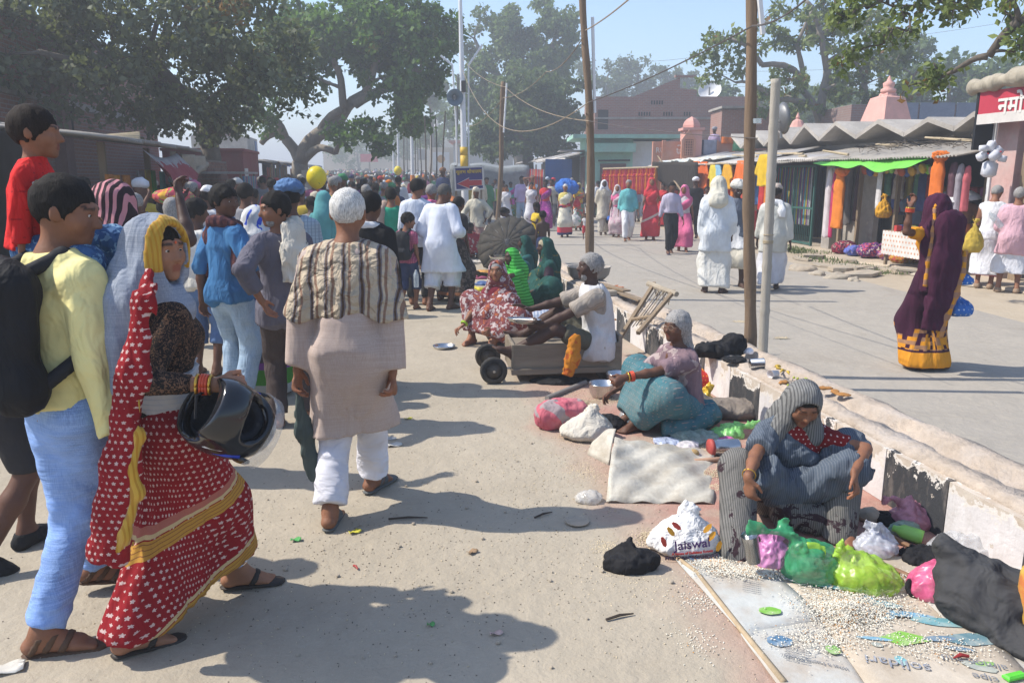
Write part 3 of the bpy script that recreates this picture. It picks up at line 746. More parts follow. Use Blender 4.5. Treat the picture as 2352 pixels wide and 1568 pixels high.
#  the setting
# ---- surfaces
def groundmat(name,c1,c2,c3,scale=1.0,red=False):
 m,nt,b=_nt(name);k=NB(nt);v=k.coord()
 big=k.ramp(k.noise(v,.35*scale,6,.6),.32,.68);mid=k.ramp(k.noise(v,2.3*scale,7,.65),.35,.7);fine=k.noise(v,60,5,.7)
 o=k.mix(big,lin(c1),lin(c2));o=k.mix(k.math('MULTIPLY',mid,.5),o,lin(c3))
 sp=k.ramp(k.noise(v,230,2,.5),.62,.8);o=k.mix(k.math('MULTIPLY',sp,.45),o,(.16,.14,.12,1))
 sp2=k.ramp(k.noise(v,150,2,.5),.66,.74);o=k.mix(k.math('MULTIPLY',sp2,.35),o,(.55,.5,.43,1))
 st=k.ramp(k.noise(k.scale(v,(2.2,.14,1)),2.0,5,.6),.45,.75);o=k.mix(k.math('MULTIPLY',st,.3),o,lin(c1))
 sta=k.ramp(k.noise(v,1.1,8,.7,.6),.56,.70);o=k.mix(k.math('MULTIPLY',sta,.30),o,(.19,.155,.115,1))
 ft=k.ramp(k.noise(v,11,5,.6),.52,.72);o=k.mix(k.math('MULTIPLY',ft,.22),o,(.47,.41,.32,1))
 if red:
  sp_=k.sep(v);n=k.math('SUBTRACT',k.math('ADD',sp_[0],k.math('MULTIPLY',sp_[1],.185)),2.75)
  n=k.math('ADD',n,k.math('MULTIPLY',k.math('SUBTRACT',k.noise(v,1.5,6,.6),.5),1.0))
  e=k.math('MULTIPLY',k.ramp(n,-1.62,-1.1),k.ramp(sp_[1],8.5,5.5))
  patch=k.ramp(k.noise(v,1.3,7,.65),.30,.52);redc=k.mix(k.ramp(k.noise(v,6,5),.35,.7),(.34,.155,.125,1),(.40,.235,.19,1))
  o=k.mix(k.math('MULTIPLY',k.math('MULTIPLY',e,patch),.95),o,redc)
  o=k.mix(k.math('MULTIPLY',k.math('MULTIPLY',e,k.ramp(k.noise(v,190,2),.6,.75)),.6),o,(.6,.56,.48,1))
 k.link(o,b.inputs['Base Color']);b.inputs['Roughness'].default_value=.95;b.inputs['Specular IOR Level'].default_value=.15
 nb=k.bump(fine,.4,.01,b);nb=k.bump(k.noise(v,11,5,.65),.35,.03,b,nb);k.bump(k.noise(v,3.5,5,.6),.35,.05,b,nb)
 MATS[name]=m;return m
MG=groundmat('dusty_earth',(.40,.335,.25),(.33,.275,.205),(.46,.40,.31))
MRL=groundmat('dusty_concrete',(.355,.308,.238),(.41,.36,.285),(.30,.262,.205),red=True)
MRR=groundmat('dusty_asphalt',(.315,.29,.255),(.37,.335,.285),(.27,.248,.215))
def strip(x0,x1,y0,y1,z,ny=60,nx=2):
 """ground sheet between two lines x(y), following the far rise of the street"""
 P=[]
 ys=y0+(y1-y0)*np.linspace(0,1,ny)**2.2
 for y in ys:P.append([(x0(y)+(x1(y)-x0(y))*i/(nx-1),y,z+rise(y))for i in range(nx)])
 return MB().grid(P)
def flip(b):b.f=[q[::-1]for q in b.f];return b
flip(strip(lambda y:-600.,lambda y:600.,-60,600,0,90,3)).build('ground',MG,kind='structure',label='pale dusty earth ground under the whole street',cat='ground')
MED=lambda y:2.75-.185*y
flip(strip(lambda y:-5.2-.185*y,lambda y:MED(y)+.05,-6,240,.004)).build('road_left',MRL,kind='structure',label='dusty concrete carriageway with the dense crowd',cat='road')
flip(strip(lambda y:MED(y)+.4,lambda y:6.75-.072*y-.0009*max(0,y-20)**1.6,-6,240,.008)).build('road_right',MRR,kind='structure',label='grey asphalt carriageway with people walking towards the camera',cat='road')
O_R=V(8.05,12.2,0);DU=unit(V(-.141,.99,0));DV=V(DU[1],-DU[0],0)
def W(u,v,z=0.):return O_R+DU*u+DV*v+V(0,0,z)
def fr(px,py,v=0.0):
 d=ray(px,py);o=V(0,0,CAMH);t=((O_R+DV*v-o)@DV)/(d@DV);return o+d*t
def uvz(p):q=np.asarray(p)-O_R;return float(q@DU),float(q@DV),float(q[2])
FROT=atan2(DU[1],DU[0])
MSLAB=mat('broken_concrete',(.36,.32,.26),.95,.3,2.5,.5,30,dirt=(.42,.34,.25),dirtamt=.6)
MVERGE=mat('verge_concrete',(.40,.35,.28),.95,.25,.8,.4,20,dirt=(.44,.36,.27),dirtamt=.7)
P=[]
for u in np.linspace(-2,16,40):P.append([W(u,v,z)for v,z in((-.75-.15*sin(u*1.7)-.1*sin(u*4),.012),(-.7-.15*sin(u*1.7)-.1*sin(u*4),.06+.015*sin(u*3)),(.2,.075),(5,.08))])
MB().grid(P).build('pavement',MVERGE,kind='structure',label='worn concrete apron in front of the stalls',cat='pavement')
_r=random.Random(4)
for i in range(24):
 u,v=_r.uniform(1.5,8.5),_r.uniform(-1.75,-.55);n=_r.randint(5,7);r=_r.uniform(.12,.38)
 b=MB();poly=[(r*_r.uniform(.6,1.1)*cos(2*pi*j/n)*1.5,r*_r.uniform(.6,1.1)*sin(2*pi*j/n))for j in range(n)]
 b.prism(poly,0,_r.uniform(.03,.07));p=W(u,v,.012 if v<-.8 else .06)
 o=b.build('concrete_slab',MSLAB,loc=p,rot=(radians(_r.uniform(-3,3)),radians(_r.uniform(-3,3)),_r.uniform(0,6)),label='broken flat concrete slab lying on the verge before the stalls',cat='slab',group='broken slabs on the verge')
for i,(px,py,s)in enumerate(((1845,622,.26),(1880,632,.16),(1925,640,.2),(1960,645,.12),(1830,615,.14))):
 c=gp(px,py);v,f=sdf_mesh([EL((0,0,.02),(s,s*.8,s*.42)),EL((s*.6,.1,0),(s*.6,s*.5,s*.3))],.035,disp=lambda p:.03*nz(p,18,i,4))
 ob('rubble_lump',mkmesh('rubble',v,f),MSLAB,loc=c,rot=i*1.3,label='grey lump of broken rubble at the asphalt edge, %s from the poles'%ORD[(1,2,3,4,0)[i]],cat='rubble',group='rubble lumps at the road edge')
def tufts(name,n,box,h,label):
 vs,fs=[],[]
 for i in range(n):
  u,v=_r.uniform(*box[0]),_r.uniform(*box[1]);p=W(u,v,.03);a=_r.uniform(0,6.28);L=h*_r.uniform(.4,1.2);d=V(cos(a),sin(a),0)*.012;e=V(_r.uniform(-1,1),_r.uniform(-1,1),0)*L*.5
  j=len(vs);vs+=[p-d,p+d,p+e*.4+V(0,0,L*.7),p+e+V(0,0,L)];fs+=[[j,j+1,j+2],[j,j+2,j+3]]
 ob(name,mkmesh(name,vs,fs),mat('grass_green',(.10,.14,.04),.8,.4,5),kind='stuff',label=label,cat='grass')
tufts('grass',900,((4.6,7.2),(-1.1,-.45)),.09,'thin green grass on the verge below the metal gate')
tufts('grass',420,((1.5,4.5),(-1.5,-.8)),.07,'sparse weeds between the broken slabs')
# ---- the painted median kerb
def kerbmat(name,col,chip,amt):
 m,nt,b=_nt(name);k=NB(nt);v=k.coord();sp=k.sep(v);oi=k.n('ShaderNodeObjectInfo')
 vv=k.n('ShaderNodeVectorMath',operation='ADD');k.link(v,vv.inputs[0]);k.link(k.comb(k.math('MULTIPLY',oi.outputs['Random'],40),0,0),vv.inputs[1]);v=vv.outputs[0]
 o=k.mix(k.ramp(k.noise(v,5,5),.3,.7),tuple(x*.78 for x in lin(col)[:3])+(1,),lin(col))
 o=k.mix(k.math('MULTIPLY',k.ramp(k.noise(k.scale(v,(1,1,.3)),16,5,.7),.5,.8),.55),o,(.33,.28,.24,1))
 edge=k.math('ADD',k.math('MULTIPLY',sp[2],2.6),k.math('MULTIPLY',k.math('SUBTRACT',k.noise(v,7,6,.65),.5),1.5))
 lost=k.math('GREATER_THAN',edge,amt);lost2=k.math('GREATER_THAN',k.noise(v,6,6,.7),.655)
 lost=k.math('MAXIMUM',lost,lost2)
 base=k.mix(k.ramp(k.noise(v,9,5),.35,.65),(.42,.345,.27,1),(.52,.46,.39,1))
 rim=k.math('SUBTRACT',k.math('GREATER_THAN',edge,amt-.09),lost);o=k.mix(k.math('MAXIMUM',rim,0.0),o,(.62,.58,.53,1))
 o=k.mix(lost,o,base);k.link(o,b.inputs['Base Color']);b.inputs['Roughness'].default_value=.85
 nb=k.bump(k.math('MULTIPLY',lost,-1.0),.6,.012,b);k.bump(k.noise(v,45,5),.35,.01,b,nb);MATS[name]=m;return m
KW,KB=kerbmat('kerb_white',(.66,.63,.62),0,.66),kerbmat('kerb_black',(.035,.037,.042),0,.74)
MCAP=mat('kerb_cap',(.42,.35,.285),.95,.35,3,1.0,26,dirt=(.50,.46,.43),dirtamt=.30,dscale=3.6)
MCAP2=mat('kerb_cap_grey',(.30,.28,.26),.95,.35,4,.8,25,dirt=(.46,.38,.30),dirtamt=.6,dscale=4)
MED_D=unit(V(-.185,1,0));MED_N=V(MED_D[1],-MED_D[0],0);MO=V(MED(0),0,0);MROT=atan2(MED_D[1],MED_D[0])
def MW(t,n,z=0.):return MO+MED_D*t+MED_N*n+V(0,0,z)
KH,KWD=.33,.46
med=emp('median_kerb',MW(0,0),0,'low kerb wall painted in worn black and white blocks between the carriageways','kerb')
NB_=150
def kerb_core():
 P=[];ts=np.concatenate([np.arange(1.2,14,.06),np.linspace(14,60,120)])
 for t in ts:
  w=lambda a,s:a*(sin(t*7.3+s)+.7*sin(t*17.1+2*s)+.5*sin(t*31+3*s));z0=rise(t)
  row=[(0.02,.0),(0.02,KH-.06),(.004+w(.006,1),KH-.035+w(.008,2)),(.02+w(.008,3),KH+.0+w(.006,1)),(.085,KH+.006+w(.006,5)),(.15+w(.012,2),KH+w(.006,4)),(.175+w(.016,6),KH-.05+w(.012,3)),(.23,KH-.055+w(.014,7)),(.29+w(.016,8),KH-.05+w(.012,9)),(.32+w(.014,2),KH+w(.006,8)),(.40,KH+.004+w(.005,3)),(KWD-.01+w(.008,4),KH-.01+w(.006,5)),(KWD,KH-.06),(KWD,0)]
  P.append([MW(t,n,z+z0)-MO for n,z in row])
 return P
flip(MB().grid(kerb_core())).build('kerb_core',MCAP,med,smooth=True)
t=1.25;i=0;_pm={}
while t<34:
 L=.46;col=i%2
 if col not in _pm:
  Q=[];nx,nz_=10,6
  for a in range(nx):
   Q.append([((a/(nx-1)-.5)*(L-.006),-.012-.003*sin(a*2.1+c*1.7),c/(nz_-1)*(KH-.035))for c in range(nz_)])
  b=MB();b.grid(Q);n0=len(b.v);b.v+=[(x,.03,z)for x,y,z in b.v[:n0]]
  f2=[[j+n0 for j in q][::-1]for q in b.f];e=[c for c in range(nz_)];b.f+=f2
  for r0,r1 in((0,1),((nx-1)*nz_,-1)):
   for c in range(nz_-1):
    q=[r0+c,r0+c+1,r0+c+1+n0,r0+c+n0];b.f.append(q if r1<0 else q[::-1])
  for a in range(nx-1):b.f.append([a*nz_+nz_-1,(a+1)*nz_+nz_-1,(a+1)*nz_+nz_-1+n0,a*nz_+nz_-1+n0])
  _pm[col]=b.mesh('painted_block')
 p=MW(t+L/2,0,rise(t)+.006)-MO
 ob('painted_block',_pm[col],(KW,KB)[col],med,loc=p,rot=MROT+pi*0)
 t+=L;i+=1
 # ---- trees
def leafmat(name,dark,light,brown=None,bamt=.0,trans=.25):
 m,nt,b=_nt(name);k=NB(nt);at=k.n('ShaderNodeAttribute',attribute_name='leaf');f=at.outputs['Fac']
 o=k.mix(k.ramp(f,.0,.85),lin(dark),lin(light))
 if brown:o=k.mix(k.math('GREATER_THAN',f,1-bamt),o,lin(brown))
 k.link(o,b.inputs['Base Color']);b.inputs['Roughness'].default_value=.6;b.inputs['Specular IOR Level'].default_value=.12
 tr=k.n('ShaderNodeBsdfTranslucent');k.link(k.mix(1.0,o,(1.2,1.3,.6,1),'MULTIPLY'),tr.inputs[0]);mx=k.n('ShaderNodeMixShader');mx.inputs[0].default_value=trans
 out=nt.nodes['Material Output'];k.link(b.outputs[0],mx.inputs[1]);k.link(tr.outputs[0],mx.inputs[2]);k.link(mx.outputs[0],out.inputs[0]);MATS[name]=m;return m
BARK=mat('bark_grey',(.22,.19,.155),.95,.35,3,.8,18,stretch=(1,1,.3));BARKD=mat('bark_dark',(.12,.10,.08),.95,.35,3,.8,18,stretch=(1,1,.3))
LM1=leafmat('leaf_dull',(.075,.092,.055),(.19,.21,.13),(.22,.13,.05),.08,.32);LM2=leafmat('leaf_fresh',(.04,.085,.022),(.13,.22,.055),(.19,.17,.05),.05,.35)
LM3=leafmat('leaf_mid',(.065,.105,.045),(.17,.23,.09),None,0,.35);LM4=leafmat('leaf_sparse',(.07,.11,.03),(.22,.26,.09),(.20,.11,.035),.14);LM5=leafmat('leaf_far',(.06,.088,.042),(.135,.18,.075),None,0,.3)
def leaves(cents,rads,n,size,seed,flat=.8,aspect=1.5):
 r=np.random.default_rng(seed);cents,rads=np.asarray(cents),np.asarray(rads)
 w=rads**2;idx=r.choice(len(cents),n,p=w/w.sum())
 d=r.normal(size=(n,3));d/=np.linalg.norm(d,axis=1,keepdims=True)
 nt=26;td=r.normal(size=(len(cents),nt,3));td/=np.linalg.norm(td,axis=2,keepdims=True);td*=(r.uniform(.35,1.0,(len(cents),nt,1)))
 tu=td[idx,r.integers(0,nt,n)]
 p=cents[idx]+(tu*1.0+d*r.uniform(0,1,(n,1))**.6*.30)*rads[idx,None]*np.array([1,1,flat])
 s=size*r.uniform(.6,1.3,n)[:,None]
 a=r.normal(size=(n,3));a[:,2]-=.5;a/=np.linalg.norm(a,axis=1,keepdims=True);u=np.cross(a,r.normal(size=(n,3)));u/=np.linalg.norm(u,axis=1,keepdims=True);nn=np.cross(a,u)
 V4=np.stack([p,p+a*s*aspect*.45+u*s*.5+nn*s*.12,p+a*s*aspect,p+a*s*aspect*.45-u*s*.5+nn*s*.12],1).reshape(-1,3)
 F=np.arange(n*4).reshape(-1,4);me=mkmesh('crown',V4,F)
 tone=np.clip(r.normal(.45,.22,len(cents))[idx]*.5+r.uniform(0,1,n)*.55,0,1);at=me.attributes.new('leaf','FLOAT','POINT');at.data.foreach_set('value',np.repeat(tone,4).astype(np.float32))
 return me
def limb(b,p0,p1,r0,r1,seed,bend=.15,n=7):
 r=random.Random(seed);p0,p1=Vector(p0),Vector(p1);L=(p1-p0).length;pts,rs=[],[]
 o1,o2=Vector([r.uniform(-1,1)for _ in range(3)])*L*bend,Vector([r.uniform(-1,1)for _ in range(3)])*L*bend*.6
 for i in range(n):
  t=i/(n-1);pts.append(p0.lerp(p1,t)+o1*sin(pi*t)+o2*sin(2*pi*t)*.6+Vector((0,0,L*.10*sin(pi*t))));rs.append(r0+(r1-r0)*t**.8)
 b.tube(pts,rs,7 if r0>.06 else 5,jit=.06);return pts
def tree(name,base,limbs,crowns,nclump,crad,nleaf,lsize,lm,bark,seed,label,group=None,r0=.3,flat=.8,tw=3,extra=None):
 """limbs: list of point lists from the trunk base outwards with a start radius; crowns: ellipsoids (centre, radii)"""
 r=np.random.default_rng(seed);root=emp(name,base,0,label,'tree',group);B=Vector(base);b=MB();nodes=[]
 for pts,ra,rb in limbs:
  pts=[Vector(p)for p in pts];seg=[]
  for i in range(len(pts)-1):
   q0,q1=ra+(rb-ra)*i/(len(pts)-1),ra+(rb-ra)*(i+1)/(len(pts)-1);ps=limb(b,pts[i]-B,pts[i+1]-B,q0,q1,seed*31+i+len(nodes),.06,6);nodes+=[(q+B,q1)for q in ps[1:]]
 cs,rs=[],[]
 tot=sum(c[1][0]*c[1][1]*c[1][2]for c in crowns)**1.0
 for c,ra in crowns:
  k=max(3,int(nclump*ra[0]*ra[1]*ra[2]/tot));d=r.normal(size=(k,3));d/=np.linalg.norm(d,axis=1,keepdims=True)
  q=np.asarray(c)+d*(r.uniform(.15,1,(k,1))**.45)*np.asarray(ra)*.9;cs+=list(q);rs+=list(crad*r.uniform(.6,1.25,k))
 for j,c in enumerate(cs):
  best=min(nodes,key=lambda nd:(nd[0]-Vector(c)).length+max(0,nd[0].z-c[2])*.8)
  ps=limb(b,best[0]-B,Vector(c)-B,min(best[1]*.7,.09),.012,seed*77+j,.10,6);nodes+=[(ps[3]+B,.04),(ps[5]+B,.02)]
  for _ in range(tw):
   dd=Vector(r.normal(size=3)).normalized()*rs[j]*.8;limb(b,ps[4],Vector(c)-B+dd,.014,.004,seed+j*7+_,.1,4)
 ob('trunk',b.mesh('trunk',True),bark,root)
 me=leaves(np.array(cs)-np.array(base),rs,nleaf,lsize,seed,flat);ob('crown',me,lm,root,kind='stuff')
 return root
Y=lambda px,py,y:tuple(yp(px,py,y))
b1=Y(485,470,23);b1=(b1[0],b1[1],0)
tree('broadleaf_tree',b1,[([b1,Y(482,330,22.5),Y(430,230,18.5),Y(330,140,17)],.34,.12),([Y(482,330,22.5),Y(540,230,20),Y(600,120,19)],.24,.1),([Y(474,300,21.5),Y(520,250,19),Y(560,200,18)],.2,.08),([Y(430,230,18.5),Y(220,170,16),Y(90,120,15)],.14,.06)],[(Y(330,95,17),(3.6,2.6,1.7)),(Y(110,75,15.5),(1.9,1.8,1.15)),(Y(150,205,15.5),(1.6,1.4,.6)),(Y(540,130,18.5),(1.7,2,1.7)),(Y(400,220,17.5),(2.0,1.7,.8)),(Y(300,20,17),(3.6,2.4,1.0)),(Y(40,10,15.5),(1.4,1.5,.6)),(Y(410,285,20),(1.5,1.3,.6)),(Y(520,285,21),(1.0,1.0,.45))],130,.55,21000,.098,LM1,BARKD,11,'huge dull-leaved tree overhanging the brick wall and stall',r0=.3)
b2=Y(690,440,31);b2=(b2[0],b2[1],0)
tree('spreading_tree',b2,[([b2,Y(690,372,31),Y(770,290,30.5),Y(840,215,30),Y(880,120,30)],.38,.10),([Y(690,372,31),Y(655,320,31),Y(625,270,30.5),Y(560,250,30)],.25,.08),([Y(720,335,31),Y(790,250,30),Y(770,150,29.5),Y(750,60,29.5)],.2,.07),([Y(700,365,31),Y(770,350,30),Y(800,310,29.5)],.18,.06),([Y(815,240,30),Y(900,200,29.5),Y(970,160,29)],.2,.08),([Y(640,300,31),Y(600,330,30.5)],.2,.1)],[(Y(800,60,30),(2.9,2.5,1.7)),(Y(930,120,29.5),(1.7,2,1.8)),(Y(940,235,29.5),(1.3,1.5,1.1)),(Y(820,300,29),(1.3,1.2,.55)),(Y(690,130,30),(1.7,1.8,1.2)),(Y(590,250,30),(1.2,1.2,.7)),(Y(870,330,28.5),(.8,.8,.35)),(Y(980,60,30),(1.2,1.4,1.0))],105,.68,24000,.145,LM2,BARK,12,'spreading fresh green tree with bare forked limbs over the crowd')
b3=Y(1200,400,58);b3=(b3[0],b3[1],rise(58))
tree('tall_tree',b3,[([b3,Y(1195,300,58),Y(1180,200,57),Y(1170,90,57)],.6,.15),([Y(1190,260,58),Y(1260,150,57),Y(1280,70,56)],.35,.1),([Y(1190,240,58),Y(1110,140,57),Y(1090,90,57)],.3,.1)],[(Y(1140,70,57),(2.6,3,1.9)),(Y(1260,70,57),(2.2,3,2.2)),(Y(1110,190,57),(2.0,2.5,2.2)),(Y(1270,180,57),(1.8,2.5,1.8)),(Y(1060,260,56),(1.6,2,2.0)),(Y(1190,210,56),(2.6,2.5,1.8)),(Y(1060,110,57),(1.0,1.2,1.4)),(Y(1200,120,56),(2.6,2.5,2.4)),(Y(1140,260,55),(2.4,2.2,1.6)),(Y(1300,130,57),(1.4,2,1.6))],120,.8,21000,.21,LM3,BARK,13,'tall rounded tree standing behind the loudspeaker mast')
b4=Y(1215,420,46);b4=(b4[0],b4[1],rise(46))
tree('dense_tree',b4,[([b4,Y(1215,320,46),Y(1210,250,46)],.4,.15),([Y(1215,320,46),Y(1280,250,46)],.25,.1),([Y(1215,330,46),Y(1130,270,46)],.25,.1)],[(Y(1230,235,46),(2.6,2.4,1.9)),(Y(1290,280,46),(1.3,1.6,1.5)),(Y(1140,300,46),(1.8,1.8,1.2)),(Y(1220,320,45.5),(2.0,1.6,.7)),(Y(1320,190,47),(1.0,1.2,1.0)),(Y(1090,325,46),(1.0,1,.6)),(Y(1180,260,46),(2.0,2,1.6)),(Y(1260,335,46),(1.3,1.2,.5)),(Y(1160,345,45),(.9,1,.35))],95,.7,19000,.19,LM5,BARKD,14,'dark dense tree behind the tin-roofed clothes stalls')
b5=Y(1880,420,33);b5=(b5[0],b5[1],0)
tree('sparse_tree',b5,[([b5,Y(1880,330,33),Y(1885,260,33),Y(1900,160,33),Y(1880,60,33),Y(1850,0,33)],.26,.07),([Y(1883,290,33),Y(1845,210,33),Y(1830,100,33),Y(1870,20,33)],.16,.05),([Y(1990,330,33),Y(2040,260,33),Y(2080,220,33),Y(2110,160,32.5)],.17,.05),([Y(1990,330,33),Y(1900,330,33),b5],.17,.2),([Y(1850,200,33),Y(1750,150,32),Y(1680,90,32)],.15,.05),([Y(1860,240,33),Y(1780,230,32),Y(1690,190,32)],.13,.05),([Y(1900,150,33),Y(1990,110,33),Y(2040,40,33)],.18,.05),([Y(1940,330,33),Y(1990,220,33),Y(1960,140,33)],.2,.06)],[(Y(1680,110,32),(1.3,1.5,1.1)),(Y(1850,60,33),(2.0,2,1.3)),(Y(2000,90,33),(2.2,2,1.5)),(Y(1780,200,32.5),(1.5,1.5,.8)),(Y(1960,200,33),(1.8,2,.9)),(Y(2080,170,33),(1.2,1.5,1.2)),(Y(1850,250,33),(1.4,1.3,.6)),(Y(1620,160,32),(.7,.8,.9)),(Y(1770,270,32),(.7,.8,.4)),(Y(2040,260,33),(1.0,1,.5))],120,.46,8200,.14,LM4,BARK,15,'thin-leaved tree with pale twisting limbs behind the pink spire',flat=.75)
b6=(10.6,8.2,0)
tree('overhanging_tree',b6,[([b6,(10.4,8.4,2.8),(9.4,8.9,4.0),Y(2340,50,9.2),Y(2270,130,9.4),Y(2190,165,9.6),Y(2140,190,9.8)],.11,.012),([(9.6,8.8,3.9),Y(2300,-60,9.4),Y(2130,-30,10),Y(1990,20,10.6)],.06,.02),([Y(2270,120,9.4),Y(2330,120,9.2)],.03,.01)],[(Y(2030,-5,10.4),(.75,.5,.28)),(Y(1950,-10,10.6),(.35,.4,.35)),(Y(2200,-5,10),(.6,.4,.22)),(Y(2090,60,10.2),(.4,.3,.25)),(Y(2010,100,10.6),(.3,.3,.3)),(Y(2320,110,9.2),(.25,.3,.35)),(Y(1940,130,10.8),(.18,.2,.2)),(Y(2150,170,9.7),(.14,.14,.1)),(Y(2340,20,9.2),(.4,.3,.3)),(Y(2130,215,9.9),(.22,.2,.25))],46,.22,1700,.065,LM4,BARKD,16,'leafy branches hanging in from a tree beside the shop',tw=2)
for i,(px,py,y,rx,rz)in enumerate(((1395,175,90,3.2,2.6),(1465,170,92,2.8,2.4),(1540,185,95,2.4,2.0),(1590,190,94,1.8,1.5),(2180,190,50,3.0,1.5),(2300,180,48,3.4,1.6),(2090,130,52,1.8,2.6),(1650,225,60,3.2,1.1),(1760,240,58,3.0,1.0),(1920,250,55,4.2,1.3),(2040,240,55,3.0,1.4))):
 c=Y(px,py,y);bb=(c[0],c[1],rise(y));tree('background_tree',bb,[([bb,(c[0],c[1],c[2])],.3,.1)],[(c,(rx,rx,rz)),((c[0]+rx*.3,c[1],c[2]-rz*.9),(rx*.8,rx*.8,rz*.8))],22,rx*.33,3200,.012*rx*3+.13,(LM5,LM3)[i>3],BARKD,40+i,('hazy dark tree far behind the brick house, %s of four'%('first from the tall tree','second from the tall tree','third from the tall tree','last')[i])if i<4 else('green tree far behind the stalls, %s'%('left of the roof sign','above the roof sign','tall behind the thin-leaved tree','behind the white satellite dish','right of the brick house roof','low behind the fallen limb','behind the pink spire')[i-4]),'background trees',tw=1)
for i,(px,py,y,rx,rz)in enumerate(((900,330,110,4.5,2.2),(820,345,120,4.0,2.0),(1010,300,85,3.0,3.4),(985,215,75,1.6,2.0))):
 c=Y(px,py,y);bb=(c[0],c[1],rise(y));tree('far_street_tree',bb,[([bb,(c[0],c[1],c[2])],.3,.1)],[(c,(rx,rx,rz))],16,rx*.36,2600,.26,LM3,BARK,60+i,'pale hazy tree far down the crowded street, %s'%('beneath the spreading tree','leftmost','beside the lamp mast','upper of the two by the mast')[i],'far street trees',tw=1)
 #  buildings, stalls, poles, signs
def brickmat(name,c1,c2,mortar,sc=1.0,dirt=None):
 m,nt,b=_nt(name);k=NB(nt);v=k.coord();sp=k.sep(v)
 t=k.n('ShaderNodeTexBrick');k.link(k.comb(k.math('ADD',sp[0],sp[1]),sp[2],0),t.inputs['Vector'])
 t.inputs['Color1'].default_value,t.inputs['Color2'].default_value,t.inputs['Mortar'].default_value=lin(c1),lin(c2),lin(mortar)
 t.inputs['Scale'].default_value=sc;t.inputs['Brick Width'].default_value=.24;t.inputs['Row Height'].default_value=.085;t.inputs['Mortar Size'].default_value=.012;t.inputs['Bias'].default_value=-.2
 n=k.ramp(k.noise(v,1.1,6,.65),.35,.7);o=k.mix(k.math('MULTIPLY',n,.55),t.outputs['Color'],lin(dirt or(.22,.17,.15)))
 o=k.mix(k.math('MULTIPLY',k.ramp(k.noise(v,5,5,.7),.55,.75),.5),o,(.36,.34,.33,1))
 k.link(o,b.inputs['Base Color']);b.inputs['Roughness'].default_value=.92;k.bump(t.outputs['Fac'],-.5,.02,b);MATS[name]=m;return m
BR=brickmat('old_brick',(.32,.13,.09),(.25,.095,.075),(.29,.23,.2),dirt=(.25,.17,.14))
M_tin=mat('grey_asbestos',(.33,.31,.28),.9,.3,2,.5,18,dirt=(.20,.17,.14),dirtamt=.5);M_tin2=mat('tin_sheet',(.42,.41,.40),.6,.25,2,.3,12,metal=.25,dirt=(.26,.2,.15),dirtamt=.45)
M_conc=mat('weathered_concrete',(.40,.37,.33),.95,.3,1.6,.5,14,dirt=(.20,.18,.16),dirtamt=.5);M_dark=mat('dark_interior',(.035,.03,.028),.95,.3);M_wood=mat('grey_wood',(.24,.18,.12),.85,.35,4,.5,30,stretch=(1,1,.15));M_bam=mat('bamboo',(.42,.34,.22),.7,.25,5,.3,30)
M_pole=mat('weathered_pole',(.20,.14,.092),.85,.4,5,.6,25,stretch=(1,1,.12),dirt=(.12,.085,.06),dirtamt=.35,dscale=3);M_bamg=mat('grey_bamboo',(.36,.33,.28),.75,.25,5,.4,30,stretch=(1,1,.1));M_metalw=mat('white_paint_metal',(.68,.69,.70),.45,.1,2);M_steel=mat('steel',(.55,.55,.55),.25,.1,3,metal=1.0);M_grey=mat('grey_metal',(.2,.2,.2),.5,.2,3,metal=.5)
M_mint=mat('mint_paint',(.30,.52,.42),.85,.2,1.5,.2,12,dirt=(.30,.33,.28),dirtamt=.35);M_white=mat('white_wash',(.62,.64,.66),.9,.15,1.2,.2,12,dirt=(.45,.42,.38),dirtamt=.4);M_shut=mat('brown_shutter',(.17,.10,.085),.7,.2,2);M_salmon=mat('salmon_paint',(.52,.24,.155),.9,.2,1.5,.3,12,dirt=(.45,.33,.28),dirtamt=.45);M_pink=mat('pink_paint',(.62,.33,.28),.85,.15,2,.2,12,dirt=(.40,.24,.2),dirtamt=.35);M_blue=mat('blue_door',(.035,.11,.30),.6,.2,2,dirt=(.12,.16,.25),dirtamt=.3)
M_redw=mat('red_wall',(.27,.075,.075),.9,.2,1.2,.3,10,dirt=(.2,.1,.09),dirtamt=.4);M_cream=mat('cream_paint',(.55,.47,.36),.9,.15,1.2)
def bx(name,m,parent,c,d,rz=0.0,bev=0,**kw):return MB().box((0,0,0),d,None,bev).build(name,m,parent,loc=c,rot=rz,**kw)
def wallbox(p0,p1,z0,z1,th,name,m,parent,org):
 """upright slab from ground point p0 to p1, thickness to the left of the run"""
 p0,p1=np.asarray(p0,float),np.asarray(p1,float);d=p1-p0;L=np.linalg.norm(d[:2]);a=atan2(d[1],d[0]);c=(p0+p1)/2
 return bx(name,m,parent,(c[0]-org[0],c[1]-org[1],(z0+z1)/2-org[2]),(L,th,z1-z0),a)
def corrug(L,Wd,amp=.018,pitch=.09,th=.006,nv=3,sag=0.0,seed=0):
 """corrugated sheet: waves across x (length L), runs along y"""
 n=max(6,int(L/pitch*6));x=np.linspace(-L/2,L/2,n);y=np.linspace(0,Wd,nv+1)
 X,Yv=np.meshgrid(x,y,indexing='ij');Zz=amp*np.sin(X/pitch*2*pi)+sag*np.sin(pi*(X/L+.5))*-1+.01*nz(np.stack([X,Yv,X*0],-1),3,seed,2)
 return mkmesh('sheet',*sheet(np.stack([X,Yv,Zz],-1),th),True)
def board(name,m,a,b,w,h,parent=None,**kw):
 return MB().bar(a,b,w,h).build(name,m,parent,**kw)
